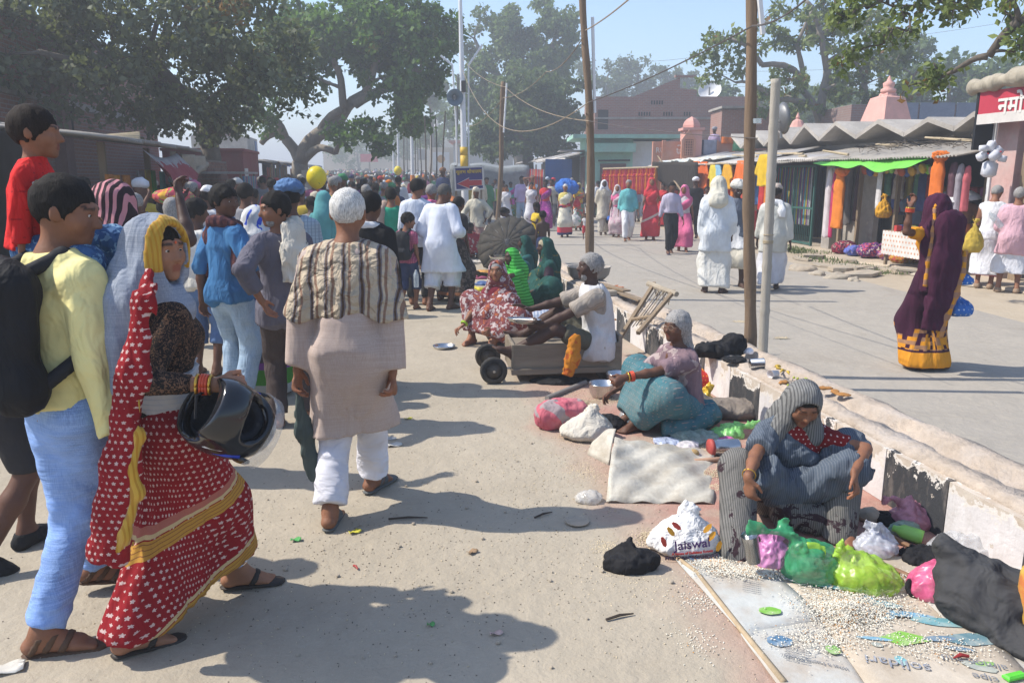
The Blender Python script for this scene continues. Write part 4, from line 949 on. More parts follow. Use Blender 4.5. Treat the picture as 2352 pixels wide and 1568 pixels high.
 # ---- right row: folded-plate roof, sheet roofs, stall bodies
plate=emp('folded_plate_building',W(8,3.0),0,'low market building with a zigzag concrete roof behind the stalls','building')
def PL(p):return tuple(np.asarray(p)-W(8,3.0))
FPZ=[(1.9,2.5),(2.87,2.79),(3.37,2.55),(4.17,2.78),(4.91,2.52),(5.9,2.85),(6.72,2.55),(7.66,2.92),(8.4,2.57),(9.19,2.97),(9.88,2.54),(10.71,2.96),(11.5,2.55),(12.3,2.95),(13.1,2.54),(13.9,2.93)]
for i in range(len(FPZ)-1):
 (u0,z0),(u1,z1)=FPZ[i],FPZ[i+1];b=MB();t=.10;e=.004*(i%2)
 A=[W(u0+e,1.0+e,z0),W(u1-e,1.0+e,z1),W(u1-e,6.0,z1+.02),W(u0+e,6.0,z0+.02)]
 b.add([np.asarray(PL(p))for p in A]+[np.asarray(PL(p))+V(0,0,t)for p in A],[[3,2,1,0],[4,5,6,7],[0,1,5,4],[1,2,6,5],[2,3,7,6],[3,0,4,7]])
 b.build('roof_plate',mat('pale_concrete',(.40,.37,.33),.95,.3,1.6,.5,14,dirt=(.28,.25,.22),dirtamt=.4),plate)
wallbox(W(2.2,1.9),W(18.4,1.9),0,2.5,.12,'wall',M_conc,plate,W(8,3.0))
def sheetroof(parent,org,u0,u1,v0,z0,v1,z1,m,wid=.9,seed=0,jit=.05,name='roof_sheet'):
 """overlapping corrugated sheets running from the eave (v0,z0) back to (v1,z1)"""
 r=random.Random(seed);u=u0;k=0;L=sqrt((v1-v0)**2+(z1-z0)**2);sl=atan2(z1-z0,v1-v0)
 me=[corrug(wid,L,nv=4,seed=seed+q)for q in range(2)]
 while u<u1-.2:
  c=W(u+wid/2,v0+r.uniform(-jit,jit),z0+.014*(k%2)+r.uniform(0,.02))
  R=Matrix.Rotation(FROT,4,'Z')@Matrix.Rotation(pi,4,'Z')@Matrix.Rotation(sl+r.uniform(-.02,.02),4,'X')
  R=Matrix(((DU[0],DV[0],0,0),(DU[1],DV[1],0,0),(0,0,1,0),(0,0,0,1)))
  Rx=Matrix.Rotation(sl+r.uniform(-.015,.015),4,'X')
  o=ob(name,me[k%2],m,parent);o.matrix_local=Matrix.Translation(Vector(c-org))@R@Rx;u+=wid*.93;k+=1
st1=emp('clothes_stall',W(3.6,0),0,'market stall with green tarp awning and hanging caps','stall');o1=W(3.6,0)
sheetroof(st1,o1,1.1,7.4,-.55,2.02,1.75,2.42,M_tin,1.0,3)
for u in(1.2,2.4,3.6,4.9,5.6):bx('post',M_wood,st1,W(u,.12,1.02)-o1,(.07,.07,2.04),FROT)
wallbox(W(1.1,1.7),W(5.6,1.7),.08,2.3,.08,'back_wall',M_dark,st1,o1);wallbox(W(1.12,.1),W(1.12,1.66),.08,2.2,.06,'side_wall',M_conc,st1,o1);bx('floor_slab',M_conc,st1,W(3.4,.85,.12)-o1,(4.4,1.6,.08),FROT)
bx('pillar',M_conc,st1,W(5.95,.15,1.1)-o1,(.34,.30,2.1),FROT,.02);wallbox(W(4.6,.35),W(5.75,.35),.05,2.1,.12,'block_wall',M_conc,st1,o1)
n=40;P=np.zeros((n,7,3))
for i in range(n):
 u=1.85+(5.45-1.85)*i/(n-1);s_=i/(n-1)
 for j in range(7):
  q=j/6;dr=.12*q+.07*sin(pi*((s_*2)%1))*q+.02*sin(s_*23)*q;P[i,j]=W(u,-.62+.25*(1-q)-.1*q,2.06-.02*s_-dr*(1.0+.4*sin(s_*5)))-o1
v_,f_=sheet(P,.006);ob('awning',mkmesh('awning',v_,f_,True),cloth('green_tarp',(.16,.52,.07),rough=.5,wr=.3),st1)
gt=emp('gate_stall',W(7.3,0),0,'stall behind a green metal grille gate hung with bright strings','stall');og=W(7.3,0);M_gg=mat('green_gate_paint',(.03,.10,.085),.6,.2)
p0,p1=uvz(fr(1868,565)),uvz(fr(1790,560));ua,ub=p0[0]+.1,p1[0]+.35
for u in(ua,(ua+ub)/2,ub):bx('gate_post',M_gg,gt,W(u,-.02,1.0)-og,(.05,.05,1.9),FROT)
for z in(.12,.95,1.93):bx('gate_rail',M_gg,gt,W((ua+ub)/2,-.02,z)-og,(ub-ua,.04,.05),FROT)
_bar=MB().tube([(0,0,.1),(0,0,1.93)],.008,5).mesh('bar')
for i in range(22):ob('bar',_bar,M_gg,gt,loc=W(ua+(ub-ua)*(i+.5)/22,-.02)-og)
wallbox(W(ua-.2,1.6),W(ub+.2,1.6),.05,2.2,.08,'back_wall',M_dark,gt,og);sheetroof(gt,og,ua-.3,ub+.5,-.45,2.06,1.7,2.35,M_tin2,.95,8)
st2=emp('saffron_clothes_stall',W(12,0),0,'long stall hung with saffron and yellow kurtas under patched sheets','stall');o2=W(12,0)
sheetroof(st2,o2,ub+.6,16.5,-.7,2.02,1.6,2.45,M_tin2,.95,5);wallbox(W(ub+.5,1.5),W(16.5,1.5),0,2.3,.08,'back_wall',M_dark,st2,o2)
for i,u in enumerate(np.linspace(ub+.6,16.2,7)):bx('post',M_bam,st2,W(u,-.25,1.0)-o2,(.06,.06,2.05),FROT)
for i,(u0,u1,z)in enumerate(((ub+.5,12.4,2.0),(12,16.5,2.02))):MB().tube([W(u0,-.62,z)-o2,W((u0+u1)/2,-.66,z+.05)-o2,W(u1,-.6,z+.02)-o2],.03,7).build('bamboo_beam',M_bam,st2)
P=np.zeros((26,9,3))
for i in range(26):
 for j in range(9):u=11.5+5.2*i/25;v=-.55+2.0*j/8;P[i,j]=W(u,v,2.16+.19*j/8+.05*sin(i*.9+j)+.03*sin(i*2.3-j*1.4))-o2
v_,f_=sheet(P,.01);ob('roof_cover',mkmesh('cover',v_,f_,True),cloth('pale_patched_sheet',(.58,.58,.52),'blobs',(.45,.5,.52),(.55,.5,.38),.25,.45,rough=.6,wr=.5),st2)
P=np.zeros((14,8,3))
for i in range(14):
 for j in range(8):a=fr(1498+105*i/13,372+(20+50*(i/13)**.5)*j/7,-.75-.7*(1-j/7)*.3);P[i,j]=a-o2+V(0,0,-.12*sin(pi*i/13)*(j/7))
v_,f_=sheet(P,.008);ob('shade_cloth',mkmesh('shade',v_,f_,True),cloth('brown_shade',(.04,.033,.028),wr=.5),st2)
MB().tube([fr(1505,350,-.5)-o2,fr(1566,440,-.9)-o2],.03,6).build('prop_pole',M_wood,st2)
_rb=random.Random(8)
for i in range(9):
 u=_rb.uniform(1.5,15);v=_rb.uniform(-.4,.8);z=2.06+.17*(v+.55)+.05;du_=_rb.uniform(.6,1.8);p=W(u,v,z);q=W(u+du_,v+_rb.uniform(-.3,.3),z+_rb.uniform(0,.12));MB().tube([(0,0,0),tuple(q-p)],[.03,.02],7).build('roof_bamboo',M_bam,loc=p,label='loose bamboo lying on the sheet roofs, %s from the shop'%ORD[i],cat='bamboo',group='bamboo on the sheet roofs')
b=MB()
for i in range(60):
 u,v=_rb.uniform(1.4,5.0),_rb.uniform(-.2,1.2);p=W(u,v,2.10+.17*(v+.55));b.tube([p,p+V(_rb.uniform(-.3,.3),_rb.uniform(-.3,.3),_rb.uniform(.02,.14)),p+V(_rb.uniform(-.6,.6),_rb.uniform(-.6,.6),_rb.uniform(0,.1))],[.008,.006,.003],4)
b.build('dry_branches',BARKD,label='tangle of dry branches on the sheet roof above the green awning',cat='branches',kind='stuff')
sh=emp('corner_shop',W(.4,0),0,'pink-pillared shop with red lettered signboard and rolled tarp','shop');oh=W(.4,0)
bx('pillar',mat('pink_plaster',(.52,.33,.31),.9,.25,2,.3,20,dirt=(.42,.38,.36),dirtamt=.5),sh,W(.72,.18,1.45)-oh,(.46,.4,2.8),FROT,.02)
bx('pillar_edge',M_white,sh,W(.98,-.02,1.45)-oh,(.06,.06,2.8),FROT);bx('door_post',M_wood,sh,W(.28,.05,1.3)-oh,(.16,.1,2.5),FROT)
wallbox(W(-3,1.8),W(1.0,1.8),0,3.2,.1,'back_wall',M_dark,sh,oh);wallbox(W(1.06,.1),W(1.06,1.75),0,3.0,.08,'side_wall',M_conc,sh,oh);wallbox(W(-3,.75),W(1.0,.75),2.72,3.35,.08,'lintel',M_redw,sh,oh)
sg=bx('signboard',mat('signboard_red',(.42,.035,.06),.5,.15,2),sh,W(-.5,-.34,2.79)-oh,(3.0,.05,.47),FROT);bx('sign_lower_strip',mat('signboard_white',(.56,.53,.5),.6,.15,3),sh,W(-.5,-.37,2.60)-oh,(3.0,.012,.16),FROT)
bx('sign_side',mat('black_paint',(.012,.012,.014),.6,.1),sh,W(1.05,-.2,2.6)-oh,(.05,.32,.95),FROT)
def lettering(txt,size,m,parent,c,rz,depth=.006,bold=0.0,name='lettering'):return ob(name,text_mesh(txt,size,depth,bold),m,parent,loc=c,rot=(pi/2,0,rz))
M_let=mat('letter_white',(.62,.6,.57),.6,.1)
lettering('नमो नरायण',.36,M_let,sh,W(-.20,-.375,2.81)-oh,FROT+pi,bold=.008)
v_,f_=sdf_mesh([RC(W(1.15,-.35,3.12)-oh,W(.2,-.40,3.17)-oh,.11,.12),RC(W(.2,-.4,3.17)-oh,W(-2,-.4,3.2)-oh,.15,.18)],.03,disp=lambda p:.035*nz(p,4,3,3));ob('rolled_tarp',mkmesh('tarp',v_,f_,True),cloth('khaki_tarp',(.36,.32,.25),wr=.5),sh)
mo=(4.6,34.0,0);mint=emp('mint_shop_building',mo,0,'mint green shop with brown roller shutter and flat white side wall','building')
def at34(px,py,y=34.0):return yp(px,py,y)
xl,xm,xr=at34(1345,400)[0],at34(1452,400)[0],at34(1530,400)[0];zt=at34(1400,318)[2]
bx('wall',M_mint,mint,((xl+xm)/2-mo[0],1.5,zt/2),(xm-xl,3.0,zt));bx('white_wall',M_white,mint,((xm+xr+1.2)/2-mo[0],1.55,zt/2-.06),(xr-xm+1.2,3.0,zt-.12));bx('roof_slab',M_mint,mint,((xl+xr)/2-mo[0]-.1,1.3,zt+.06),(xr-xl+1.0,3.9,.16))
za,zb_=at34(1400,330)[2],at34(1400,350)[2]
bx('awning_slab',M_mint,mint,((xl+xm)/2-mo[0],-.25,(za+zb_)/2),(xm-xl+.1,.5,za-zb_))
sx0,sx1,sz=at34(1378,400)[0],at34(1437,400)[0],at34(1400,376)[2]
shut=bx('roller_shutter',M_shut,mint,((sx0+sx1)/2-mo[0],-.02,sz/2),(sx1-sx0,.05,sz));_sl=MB().box((0,0,0),(sx1-sx0-.04,.03,.07),None,.012).mesh('slat')
for i in range(int(sz/.095)):ob('shutter_slat',_sl,M_shut,shut,loc=(0,-.035,-sz/2+.06+i*.095))
MB().tube([(sx0-.1-mo[0],-.12,sz+.12),(sx1+.15-mo[0],-.12,sz+.14)],.035,6).build('shutter_rod',M_dark,mint)
sh2=bx('side_shutter',M_shut,mint,(xl-mo[0]-.03,1.1,1.25),(.05,1.9,2.5))
for i in range(24):bx('shutter_slat',M_shut,sh2,(-.035,0,-1.2+i*.1),(.03,1.8,.07))
bx('side_lean_roof',M_tin2,mint,(xl-mo[0]-.55,1.0,2.75),(1.1,2.2,.03),0)
bo=(9,43.0,0);bh=emp('brick_house',bo,0,'two-storey bare brick house with slanting parapet behind the stalls','house')
def at43(px,py):return yp(px,py,43.0)
x0,x1=at43(1366,250)[0],at43(1560,250)[0];x2=at43(1745,250)[0];z1,z2,z3=at43(1400,222)[2],at43(1650,222)[2],at43(1550,178)[2]
poly=[(x0,0),(x2,0),(x2,z2),(x1+.9,z2),(x1+.9,z2+.35),(x1,z3-.55),(x1-.02,z3),(at43(1455,222)[0],z1),(x0,z1)]
b=MB();nP=len(poly);b.v=[(p[0]-bo[0],0,p[1])for p in poly]+[(p[0]-bo[0],6,p[1])for p in poly];b.f=[list(range(nP)),[i+nP for i in range(nP)][::-1]]+[[i,i+nP,(i+1)%nP+nP,(i+1)%nP]for i in range(nP)];b.build('wall',BR,bh)
for i,(px,py,n)in enumerate(((1497,236,5),(1468,262,5),(1525,262,4),(1572,262,3))):
 for j in range(n):c=at43(px+j*6,py);bx('vent_slot',M_dark,bh,(c[0]-bo[0],-.012,c[2]),(.07,.02,.2))
bx('parapet_cap',BR,bh,(x1+.25-bo[0],-.02,z3+.05),(1.1,.3,.1));bx('string_course',M_conc,bh,((x0+x2)/2-bo[0],-.05,at43(1500,272)[2]),(x2-x0,.1,.08));bx('window',M_dark,bh,(x0+.45-bo[0],-.012,at43(1380,275)[2]),(.55,.03,1.0))
so=(6.2,28.5,0);sal=emp('salmon_wall',so,0,'salmon painted parapet wall with white lettering above the stalls','wall')
def at28(px,py):return yp(px,py,28.5)
xa,xb=at28(1500,340)[0],at28(1760,340)[0];zt2,zt3=at28(1520,325)[2],at28(1700,314)[2]
bx('wall',M_salmon,sal,((xa+xb)/2-so[0],.1,zt2/2),(xb-xa,.2,zt2));
for px in(1524,1600,1645,1690):c=at28(px,340);bx('pier',M_salmon,sal,(c[0]-so[0],-.03,zt2/2+.02),(.12,.12,zt2+.04))
lettering('सिद्धपीठ',.24,M_let,sal,(at28(1580,348)[0]-so[0],-.006,at28(1580,348)[2]),0,.004);lettering('RU',.26,M_let,sal,(at28(1517,345)[0]-so[0],-.006,at28(1517,345)[2]),0,.004)
for px in(1560,1601):
 b=MB();c=at28(px,343)
 for a in range(6):b.box((c[0]-so[0]+.07*cos(a*1.05),-.006,c[2]+.15*sin(a*1.05)),(.05,.006,.07),Matrix.Rotation(-a*1.05,3,'Y'))
 b.build('painted_motif',M_let,sal)
sr=emp('shrine_turret',(at28(1580,320)[0],28.2,0),0,'pink shrine turret with arched lattice niche on the salmon wall','shrine');zc=at28(1580,300)[2]
bx('base',M_pink,sr,(.12,.35,zc/2),(.62,.7,zc));bx('cornice',M_pink,sr,(.12,.35,zc+.04),(.76,.84,.09));MB().lathe([(.30,0),(.31,.1),(.26,.22),(.16,.32),(.05,.37),(.01,.40)],4,(.12,.35,zc+.08),None).build('dome',M_pink,sr,smooth=False)
b=MB();b.v=[];a_=[(-.3,0),(.2,0),(.2,.62),(-.05,.98),(-.3,.62)];b.v=[(x,-.12,z)for x,z in a_]+[(x,.02,z)for x,z in a_];b.f=[[0,1,2,3,4],[9,8,7,6,5]]+[[i,i+5,(i+1)%5+5,(i+1)%5]for i in range(5)];b.build('niche_frame',M_salmon,sr,loc=(0,0,zc-.95))
ni=bx('niche_lattice',mat('niche_brown',(.17,.08,.06),.9,.3),sr,(-.05,-.13,zc-.6),(.3,.02,.55));
for i in range(4):bx('lattice_bar',M_salmon,ni,(-.12+i*.08,-.014,0),(.02,.012,.53))
for i in range(6):bx('lattice_bar',M_salmon,ni,(0,-.013,-.22+i*.09),(.28,.01,.018))
po=yp(2035,265,24.5);spz=yp(2035,198,24.5)[2];sp=emp('temple_spire',(po[0],po[1],0),0.3,'tall tapering pink temple spire rising above the zigzag roof','spire');zb0=po[2]-1.2
MB().box((0,0,zb0/2),(1.7,1.7,zb0)).build('base',M_pink,sp)
for k_,(w_,off)in enumerate(((1.75,0),)):
 b=MB();b.lathe([(.95,zb0),(.86,zb0+.6),(.68,zb0+1.1),(.48,zb0+1.7),(.26,spz-.28),(.22,spz-.2)],4);b.build('tower',M_pink,sp,rot=pi/4)
for q in range(4):
 for o_ in(-.28,0,.28):
  a=q*pi/2;dx,dy=cos(a),sin(a);f0,f1=.66,.17
  b=MB();b.bar((dx*(f0+.02)-dy*o_,dy*(f0+.02)+dx*o_,zb0+.02),(dx*f1-dy*o_*.3,dy*f1+dx*o_*.3,spz-.26),.16 if o_==0 else .1,.07);b.build('rib',M_pink,sp)
MB().lathe([(.16,0),(.22,.05),(.22,.12),(.14,.17),(.16,.22),(.17,.3),(.08,.36),(.04,.46),(.01,.52)],14,(0,0,spz-.22)).build('finial',M_pink,sp,smooth=True)
c=yp(1831,292,26);s2=emp('small_spire',(c[0],26,0),0,'little pink spire tip peeping over the zigzag roof','spire');MB().lathe([(.34,0),(.3,c[2]-.1),(.16,c[2]+.18),(.05,c[2]+.25),(.07,c[2]+.3),(.01,c[2]+.45)],10).build('tower',M_pink,s2)
hz_=yp(1690,250,36);hut=emp('brick_hut',(hz_[0]+1.0,36,0),0,'small brick roof room with mossy edge behind the laundry','hut');bx('wall',BR,hut,(0,1,yp(1690,252,36)[2]/2),(3.2,2,yp(1690,252,36)[2]));bx('roof_edge',M_conc,hut,(0,.9,yp(1690,250,36)[2]+.05),(3.4,2.4,.1))
h3=emp('screened_terrace',(yp(2130,250,30)[0],30,0),0,'dark terrace with sheet screens behind the zigzag roof','building');bx('wall',brickmat('far_brick',(.22,.12,.10),(.17,.1,.09),(.2,.18,.17)),h3,(0,1.5,yp(2130,240,30)[2]/2),(5.6,3,yp(2130,240,30)[2]));
for i in range(3):bx('sheet_screen',mat('blue_grey_sheet',(.16,.19,.26),.6,.3,2),h3,(-1.0+i*1.35,-.03,yp(2130,262,30)[2]),(1.28,.03,.8))
# ---- far row of tin-roofed clothes stalls left of the mint shop
fo=np.array([1.9,40.,0]);fs=emp('far_clothes_stall',fo,0,'tin-roofed stalls hung with red clothes beside the blue door','stall');DF=unit(V(-.1,1,0))
for i in range(7):
 c=fo+DF*(-4+i*2.6);o=ob('roof_sheet',corrug(2.6,2.0,.03,.18,nv=3,seed=i),M_tin2,fs);o.matrix_local=Matrix.Translation(Vector((c[0]-fo[0]-.4,c[1]-fo[1],2.35+.05*(i%2)+rise(c[1]))))@Matrix.Rotation(atan2(DF[1],DF[0]),4,'Z')@Matrix.Rotation(pi,4,'Z')@Matrix.Rotation(pi,4,'Z')@Matrix.Rotation(-.22,4,'X')@Matrix.Translation((0,-2.0,0))
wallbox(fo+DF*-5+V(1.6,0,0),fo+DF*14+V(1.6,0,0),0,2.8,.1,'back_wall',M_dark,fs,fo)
for i in range(8):c=fo+DF*(-5+i*2.4);bx('post',M_wood,fs,(c[0]-fo[0]-.1,c[1]-fo[1],1.15),(.08,.08,2.3))
c=yp(1283,400,34.6);bd=bx('blue_door_panel',M_blue,None,(c[0],34.6,1.2),(1.15,.06,2.4),0,label='plain blue metal door panel beside the mint shop',cat='door')
wh=yp(1110,360,62);who=emp('white_house',(wh[0],62,rise(62)),0,'small white house with pink roof edge behind the signboard','house');zt=yp(1110,335,62)[2]
bx('wall',M_white,who,(0,1.5,zt/2),(4.6,3,zt));bx('roof_edge',M_pink,who,(0,1.3,zt+.06),(5.2,3.8,.18));bx('window',M_dark,who,(.9,-.02,zt-1.0),(.5,.04,.35));bx('pilaster',M_white,who,(.2,-.05,zt/2),(.16,.12,zt))
tn=yp(1130,420,34);tent=emp('grey_tarp_stall',(tn[0]-.2,34,0),0,'grey tarp tent stall behind the blue signboard','stall');P=np.zeros((16,6,3))
for i in range(16):
 for j in range(6):P[i,j]=(-1.6+3.4*i/15,.2+2.2*j/5,yp(1130,378,34)[2]+.0-.16*(i/15)-.05*sin(i*.8)+(.12*j/5 if j else-.02))
v_,f_=sheet(P,.01);ob('roof_tarp',mkmesh('t',v_,f_,True),cloth('grey_tarp',(.24,.26,.27),wr=.4),tent)
P=np.zeros((16,6,3))
for i in range(16):
 for j in range(6):P[i,j]=(-1.6+3.4*i/15,.2+.04*sin(i*1.1)*j/5,yp(1130,378,34)[2]-.16*(i/15)-.05*sin(i*.8)-1.3*j/5)
v_,f_=sheet(P,.01);ob('side_tarp',mkmesh('t',v_,f_,True),MATS['grey_tarp'],tent)
# ---- left side: high brick wall, stall with torn awnings, garden wall, red building
lo=np.array([-10.6,18.,0]);lw=emp('high_brick_wall',lo,0,'tall dark brick house wall behind the stall under the huge tree','wall');hz0=yp(60,62,18)[2]
DL=unit(V(-.185,1,0));DLN=V(DL[1],-DL[0],0);LROT=atan2(DL[1],DL[0])
def LW(u,v,z=0.):return np.array([-6.0,14.0,0.])+DL*u-DLN*v+V(0,0,z)
bx('wall',BR,lw,LW(2.5,3.4,hz0/2)-lo,(21.0,.4,hz0),LROT);bx('pilaster',mat('pink_old_plaster',(.22,.13,.12),.9,.3,2),lw,LW(4.2,3.1,2.4)-lo,(.5,.3,4.8),LROT);bx('concrete_band',M_conc,lw,LW(2.5,3.18,3.3)-lo,(21.0,.08,.16),LROT);bx('window',M_dark,lw,LW(4.9,3.18,2.9)-lo,(.6,.06,.6),LROT)
ls=emp('awning_stall',LW(0,1),0,'dark stall under rusty corrugated roof with torn awnings and bamboo','stall');oL=LW(0,1)
me_=[corrug(1.0,3.0,.02,.09,nv=5,seed=q)for q in(1,2)]
for i in range(5):
 c=LW(-4.2+i*.95,-.55,2.14+.02*(i%2));o=ob('roof_sheet',me_[i%2],M_tin,ls);o.matrix_local=Matrix.Translation(Vector(c-oL))@Matrix(((DL[0],-DLN[0],0,0),(DL[1],-DLN[1],0,0),(0,0,-1,0),(0,0,0,1)))@Matrix.Rotation(-.11,4,'X')
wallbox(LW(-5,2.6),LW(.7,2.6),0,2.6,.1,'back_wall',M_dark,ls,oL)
for u in(-3.6,-1.4,.4):bx('post',M_wood,ls,LW(u,.0,1.07)-oL,(.08,.08,2.14),LROT)
for i in range(5):p=LW(-3.2+i*.9,.3+.25*i,2.22+.04*i);MB().tube([p-oL,LW(-1.4+i*.5,.1+.12*i,2.26+.05*i)-oL],.028,6).build('roof_bamboo',M_bam,ls)
P=np.zeros((18,8,3))
for i in range(18):
 for j in range(8):a=LW(-3.4+2.0*i/17,-.45-.3*j/7,2.06-.40*(j/7)*(1-.25*cos(i*.7))-.09*sin(pi*i/17));P[i,j]=a-oL
v_,f_=sheet(P,.006);ob('torn_awning',mkmesh('t',v_,f_,True),cloth('striped_awning',(.32,.30,.30),'stripes',(.27,.05,.06),size=.55,duty=.42,axis='z',wr=.6),ls)
v_,f_=sdf_mesh([RC(LW(-1.2,-.45,1.62)-oL,LW(.7,-.5,1.92)-oL,.06,.05)],.025,disp=lambda p:.014*nz(p,30,3,3));ob('rolled_awning',mkmesh('t',v_,f_,True),cloth('sand_canvas',(.34,.29,.22),wr=.5),ls)
P=np.zeros((14,7,3))
for i in range(14):
 for j in range(7):P[i,j]=LW(-1.2+1.9*i/13,-.48+.06*sin(i),2.06-(.42-.20*i/13)*j/6)-oL
v_,f_=sheet(P,.006);ob('canvas_drop',mkmesh('t',v_,f_,True),MATS['sand_canvas'],ls)
bw0=LW(3.2,.55);gwall=emp('garden_brick_wall',bw0,LROT,'low plain brick wall between the stall and the red building','wall')
MB().box((3.0,.08,1.05),(6.0,.22,2.1)).build('mortar_core',mat('mortar',(.18,.15,.13),.95,.3),gwall)
_bm=MB().box((0,0,0),(.23,.03,.072),None,.006).mesh('brick');M_bk=[mat('brick_%d'%i,c,.92,.3,6,.4,40)for i,c in enumerate(((.20,.09,.07),(.16,.075,.06),(.23,.12,.09)))];_bms=[]
for m_ in M_bk:q=_bm.copy();q.materials.append(m_);_bms.append(q)
rows=24;cnt=0;rest=MB();_r2=random.Random(9)
for rr in range(rows-1,-1,-1):
 for cc in range(24):
  c=(.12+cc*.245+(.12 if rr%2 else 0),-.035+_r2.uniform(-.006,.006),.05+rr*.0855)
  if c[0]>5.95:continue
  if cnt<300:ob('brick',_bms[_r2.randint(0,2)],None,gwall,loc=c);cnt+=1
  else:rest.box(c,(.23,.03,.072))
rest.build('lower_brickwork',M_bk[0],gwall,kind='stuff')
rb=LW(9.6,.3);red=emp('red_building',rb,LROT,'low dark red building with a small white notice','building');bx('wall',M_redw,red,(1.6,.9,1.2),(3.4,2.2,2.4));bx('annex',M_redw,red,(4.2,1.2,1.1),(1.6,2.0,2.2));bx('parapet',M_redw,red,(1.6,.9,2.44),(3.5,2.3,.08))
nb_=bx('notice',M_let,red,(.3,-.22,1.75),(.62,.02,.34),0);lettering('ाकनक',.12,mat('ink_dark',(.08,.05,.08),.7),nb_,(0,-.014,.03),0,.003)
wp=yp(640,345,27);bx('white_pillar_block',M_conc,None,(wp[0]+.3,29.5,.95),(.8,.4,1.9),LROT,0,label='whitewashed brick pier beside the spreading tree trunk',cat='pier')
hs_=yp(600,330,48);hh=emp('concrete_frame_house',(hs_[0],48,rise(48)),LROT,'half-built concrete house behind the spreading tree','house');bx('wall',M_conc,hh,(0,2,1.9),(4.5,3,3.8));bx('blue_panel',M_blue,hh,(1.2,.47,3.0),(.7,.04,1.3));bx('upper_room',BR,hh,(-.8,2.2,4.3),(2,2,1.0))
c=gp(520,470);c=LW(6.6,.1);ck=emp('cosmetics_stall',c,LROT,'small trinket stall with flat tin lid before the brick wall','stall');bx('roof_lid',M_tin2,ck,(0,0,1.78),(2.6,1.2,.05))
for x in(-1.2,1.2):
 for y in(-.5,.5):bx('post',M_wood,ck,(x,y,.88),(.05,.05,1.76))
bx('counter',M_wood,ck,(0,0,.75),(2.5,1.1,.06))
for i in range(14):bx('hanging_pack',mat('pack_%d'%(i%5),[(.05,.2,.35),(.4,.35,.3),(.08,.12,.3),(.35,.1,.12),(.12,.3,.3)][i%5],.5),ck,(-1.15+i*.17,-.56,1.5),(.12,.03,.4))
M_yel=mat('barricade_yellow',(.45,.28,.02),.6,.2)
for i,(px,py)in enumerate(((440,470),(640,440))):
 c=gp(px,py+30)if i==0 else LW(8.2,-.9);c=LW(5.2,-1.1)if i==0 else c
 ba=emp('steel_barricade',c,LROT,'yellow steel crowd barricade %s'%('in front of the stall post','lying by the red building')[i],'barricade','yellow barricades')
 for z in(.25,1.2):MB().tube([(-1,0,z),(1,0,z)],.03,6).build('rail',M_yel,ba)
 for x in(-1,-.5,0,.5,1):MB().tube([(x,0,.05 if abs(x)==1 else .25),(x,0,1.2)],.025,6).build('upright',M_yel,ba)
for i in range(7):
 c=LW(17+i*4.6,.6+.3*(i%2));y=c[1];c=c+V(0,0,rise(y));st=emp('roadside_stall',c,LROT,'dim tarp-roofed stall far down the left side, %s beyond the spreading tree'%('first','second','third','fourth','fifth','sixth','seventh')[i],'stall','tarp stalls down the left side')
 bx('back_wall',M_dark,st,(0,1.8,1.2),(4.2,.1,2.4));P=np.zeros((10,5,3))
 for a in range(10):
  for j in range(5):P[a,j]=(-2.2+4.4*a/9,-.9+2.8*j/4,2.15+.35*j/4+.06*sin(a*1.3+i))
 v_,f_=sheet(P,.01);ob('roof_tarp',mkmesh('t',v_,f_,True),[M_tin,cloth('blue_tarp',(.03,.09,.3),wr=.4),MATS['grey_tarp'],M_tin2][i%4],st)
 for x in(-2,0,2):bx('post',M_wood,st,(x,-.7,1.08),(.07,.07,2.16))
 for a in range(9):bx('hanging_cloth',mat('stallcloth_%d'%(a%6),[(.3,.06,.04),(.4,.15,.03),(.05,.1,.25),(.2,.05,.15),(.35,.3,.25),(.06,.2,.12)][a%6],.85),st,(-1.9+a*.46,-.55,1.62),(.3,.06,.75))
fe=yp(960,365,125);end=emp('far_street_buildings',(fe[0],125,rise(125)),0,'hazy cream buildings closing the far end of the street','building');zt=yp(1000,320,125)[2]-rise(125)
bx('wall',M_cream,end,(5,3,zt/2),(16,6,zt));bx('wall_low',M_cream,end,(-8,4,zt*.36),(14,6,zt*.72));
for i in range(7):bx('window',M_dark,end,(-1.5+i*2.1,-.03,zt*.62),(1.0,.1,1.6))
for i,px in enumerate((985,1005)):c=yp(px,320,140);MB().lathe([(1.3,0),(1.2,2.6),(.8,4.4),(.2,5.6),(.05,6.2)],12,(c[0]-fe[0],15,c[2]-2.5-rise(125))).build('dome',M_conc,end)
hd_=yp(848,363,105);ho=emp('red_hoarding',(hd_[0],105,rise(105)),0,'red advertising hoarding at the far end of the street','hoarding');bx('panel',mat('hoarding_red',(.5,.03,.05),.6),ho,(0,0,hd_[2]-rise(105)),(2.3,.1,1.0));bx('post',M_wood,ho,(0,.1,(hd_[2]-rise(105))/2),(.2,.1,hd_[2]-rise(105)))
ps=yp(1030,370,70);pk=emp('poster_wall',(ps[0],72,rise(72)),0,'pale wall with a round orange poster behind the signboard','wall');bx('wall',M_cream,pk,(0,0,1.9),(3.4,.3,3.8));po_=bx('poster',M_let,pk,(-.8,-.17,2.6),(1.5,.03,1.6));MB().lathe([(.35,0),(.35,.02)],20,(0,-.03,.2),(0,1,0)).build('poster_disc',mat('poster_orange',(.45,.22,.05),.7),po_);lettering('प्रेस',.7,mat('ink_red',(.35,.05,.1),.7),pk,(.9,-.17,2.9),0,.004)
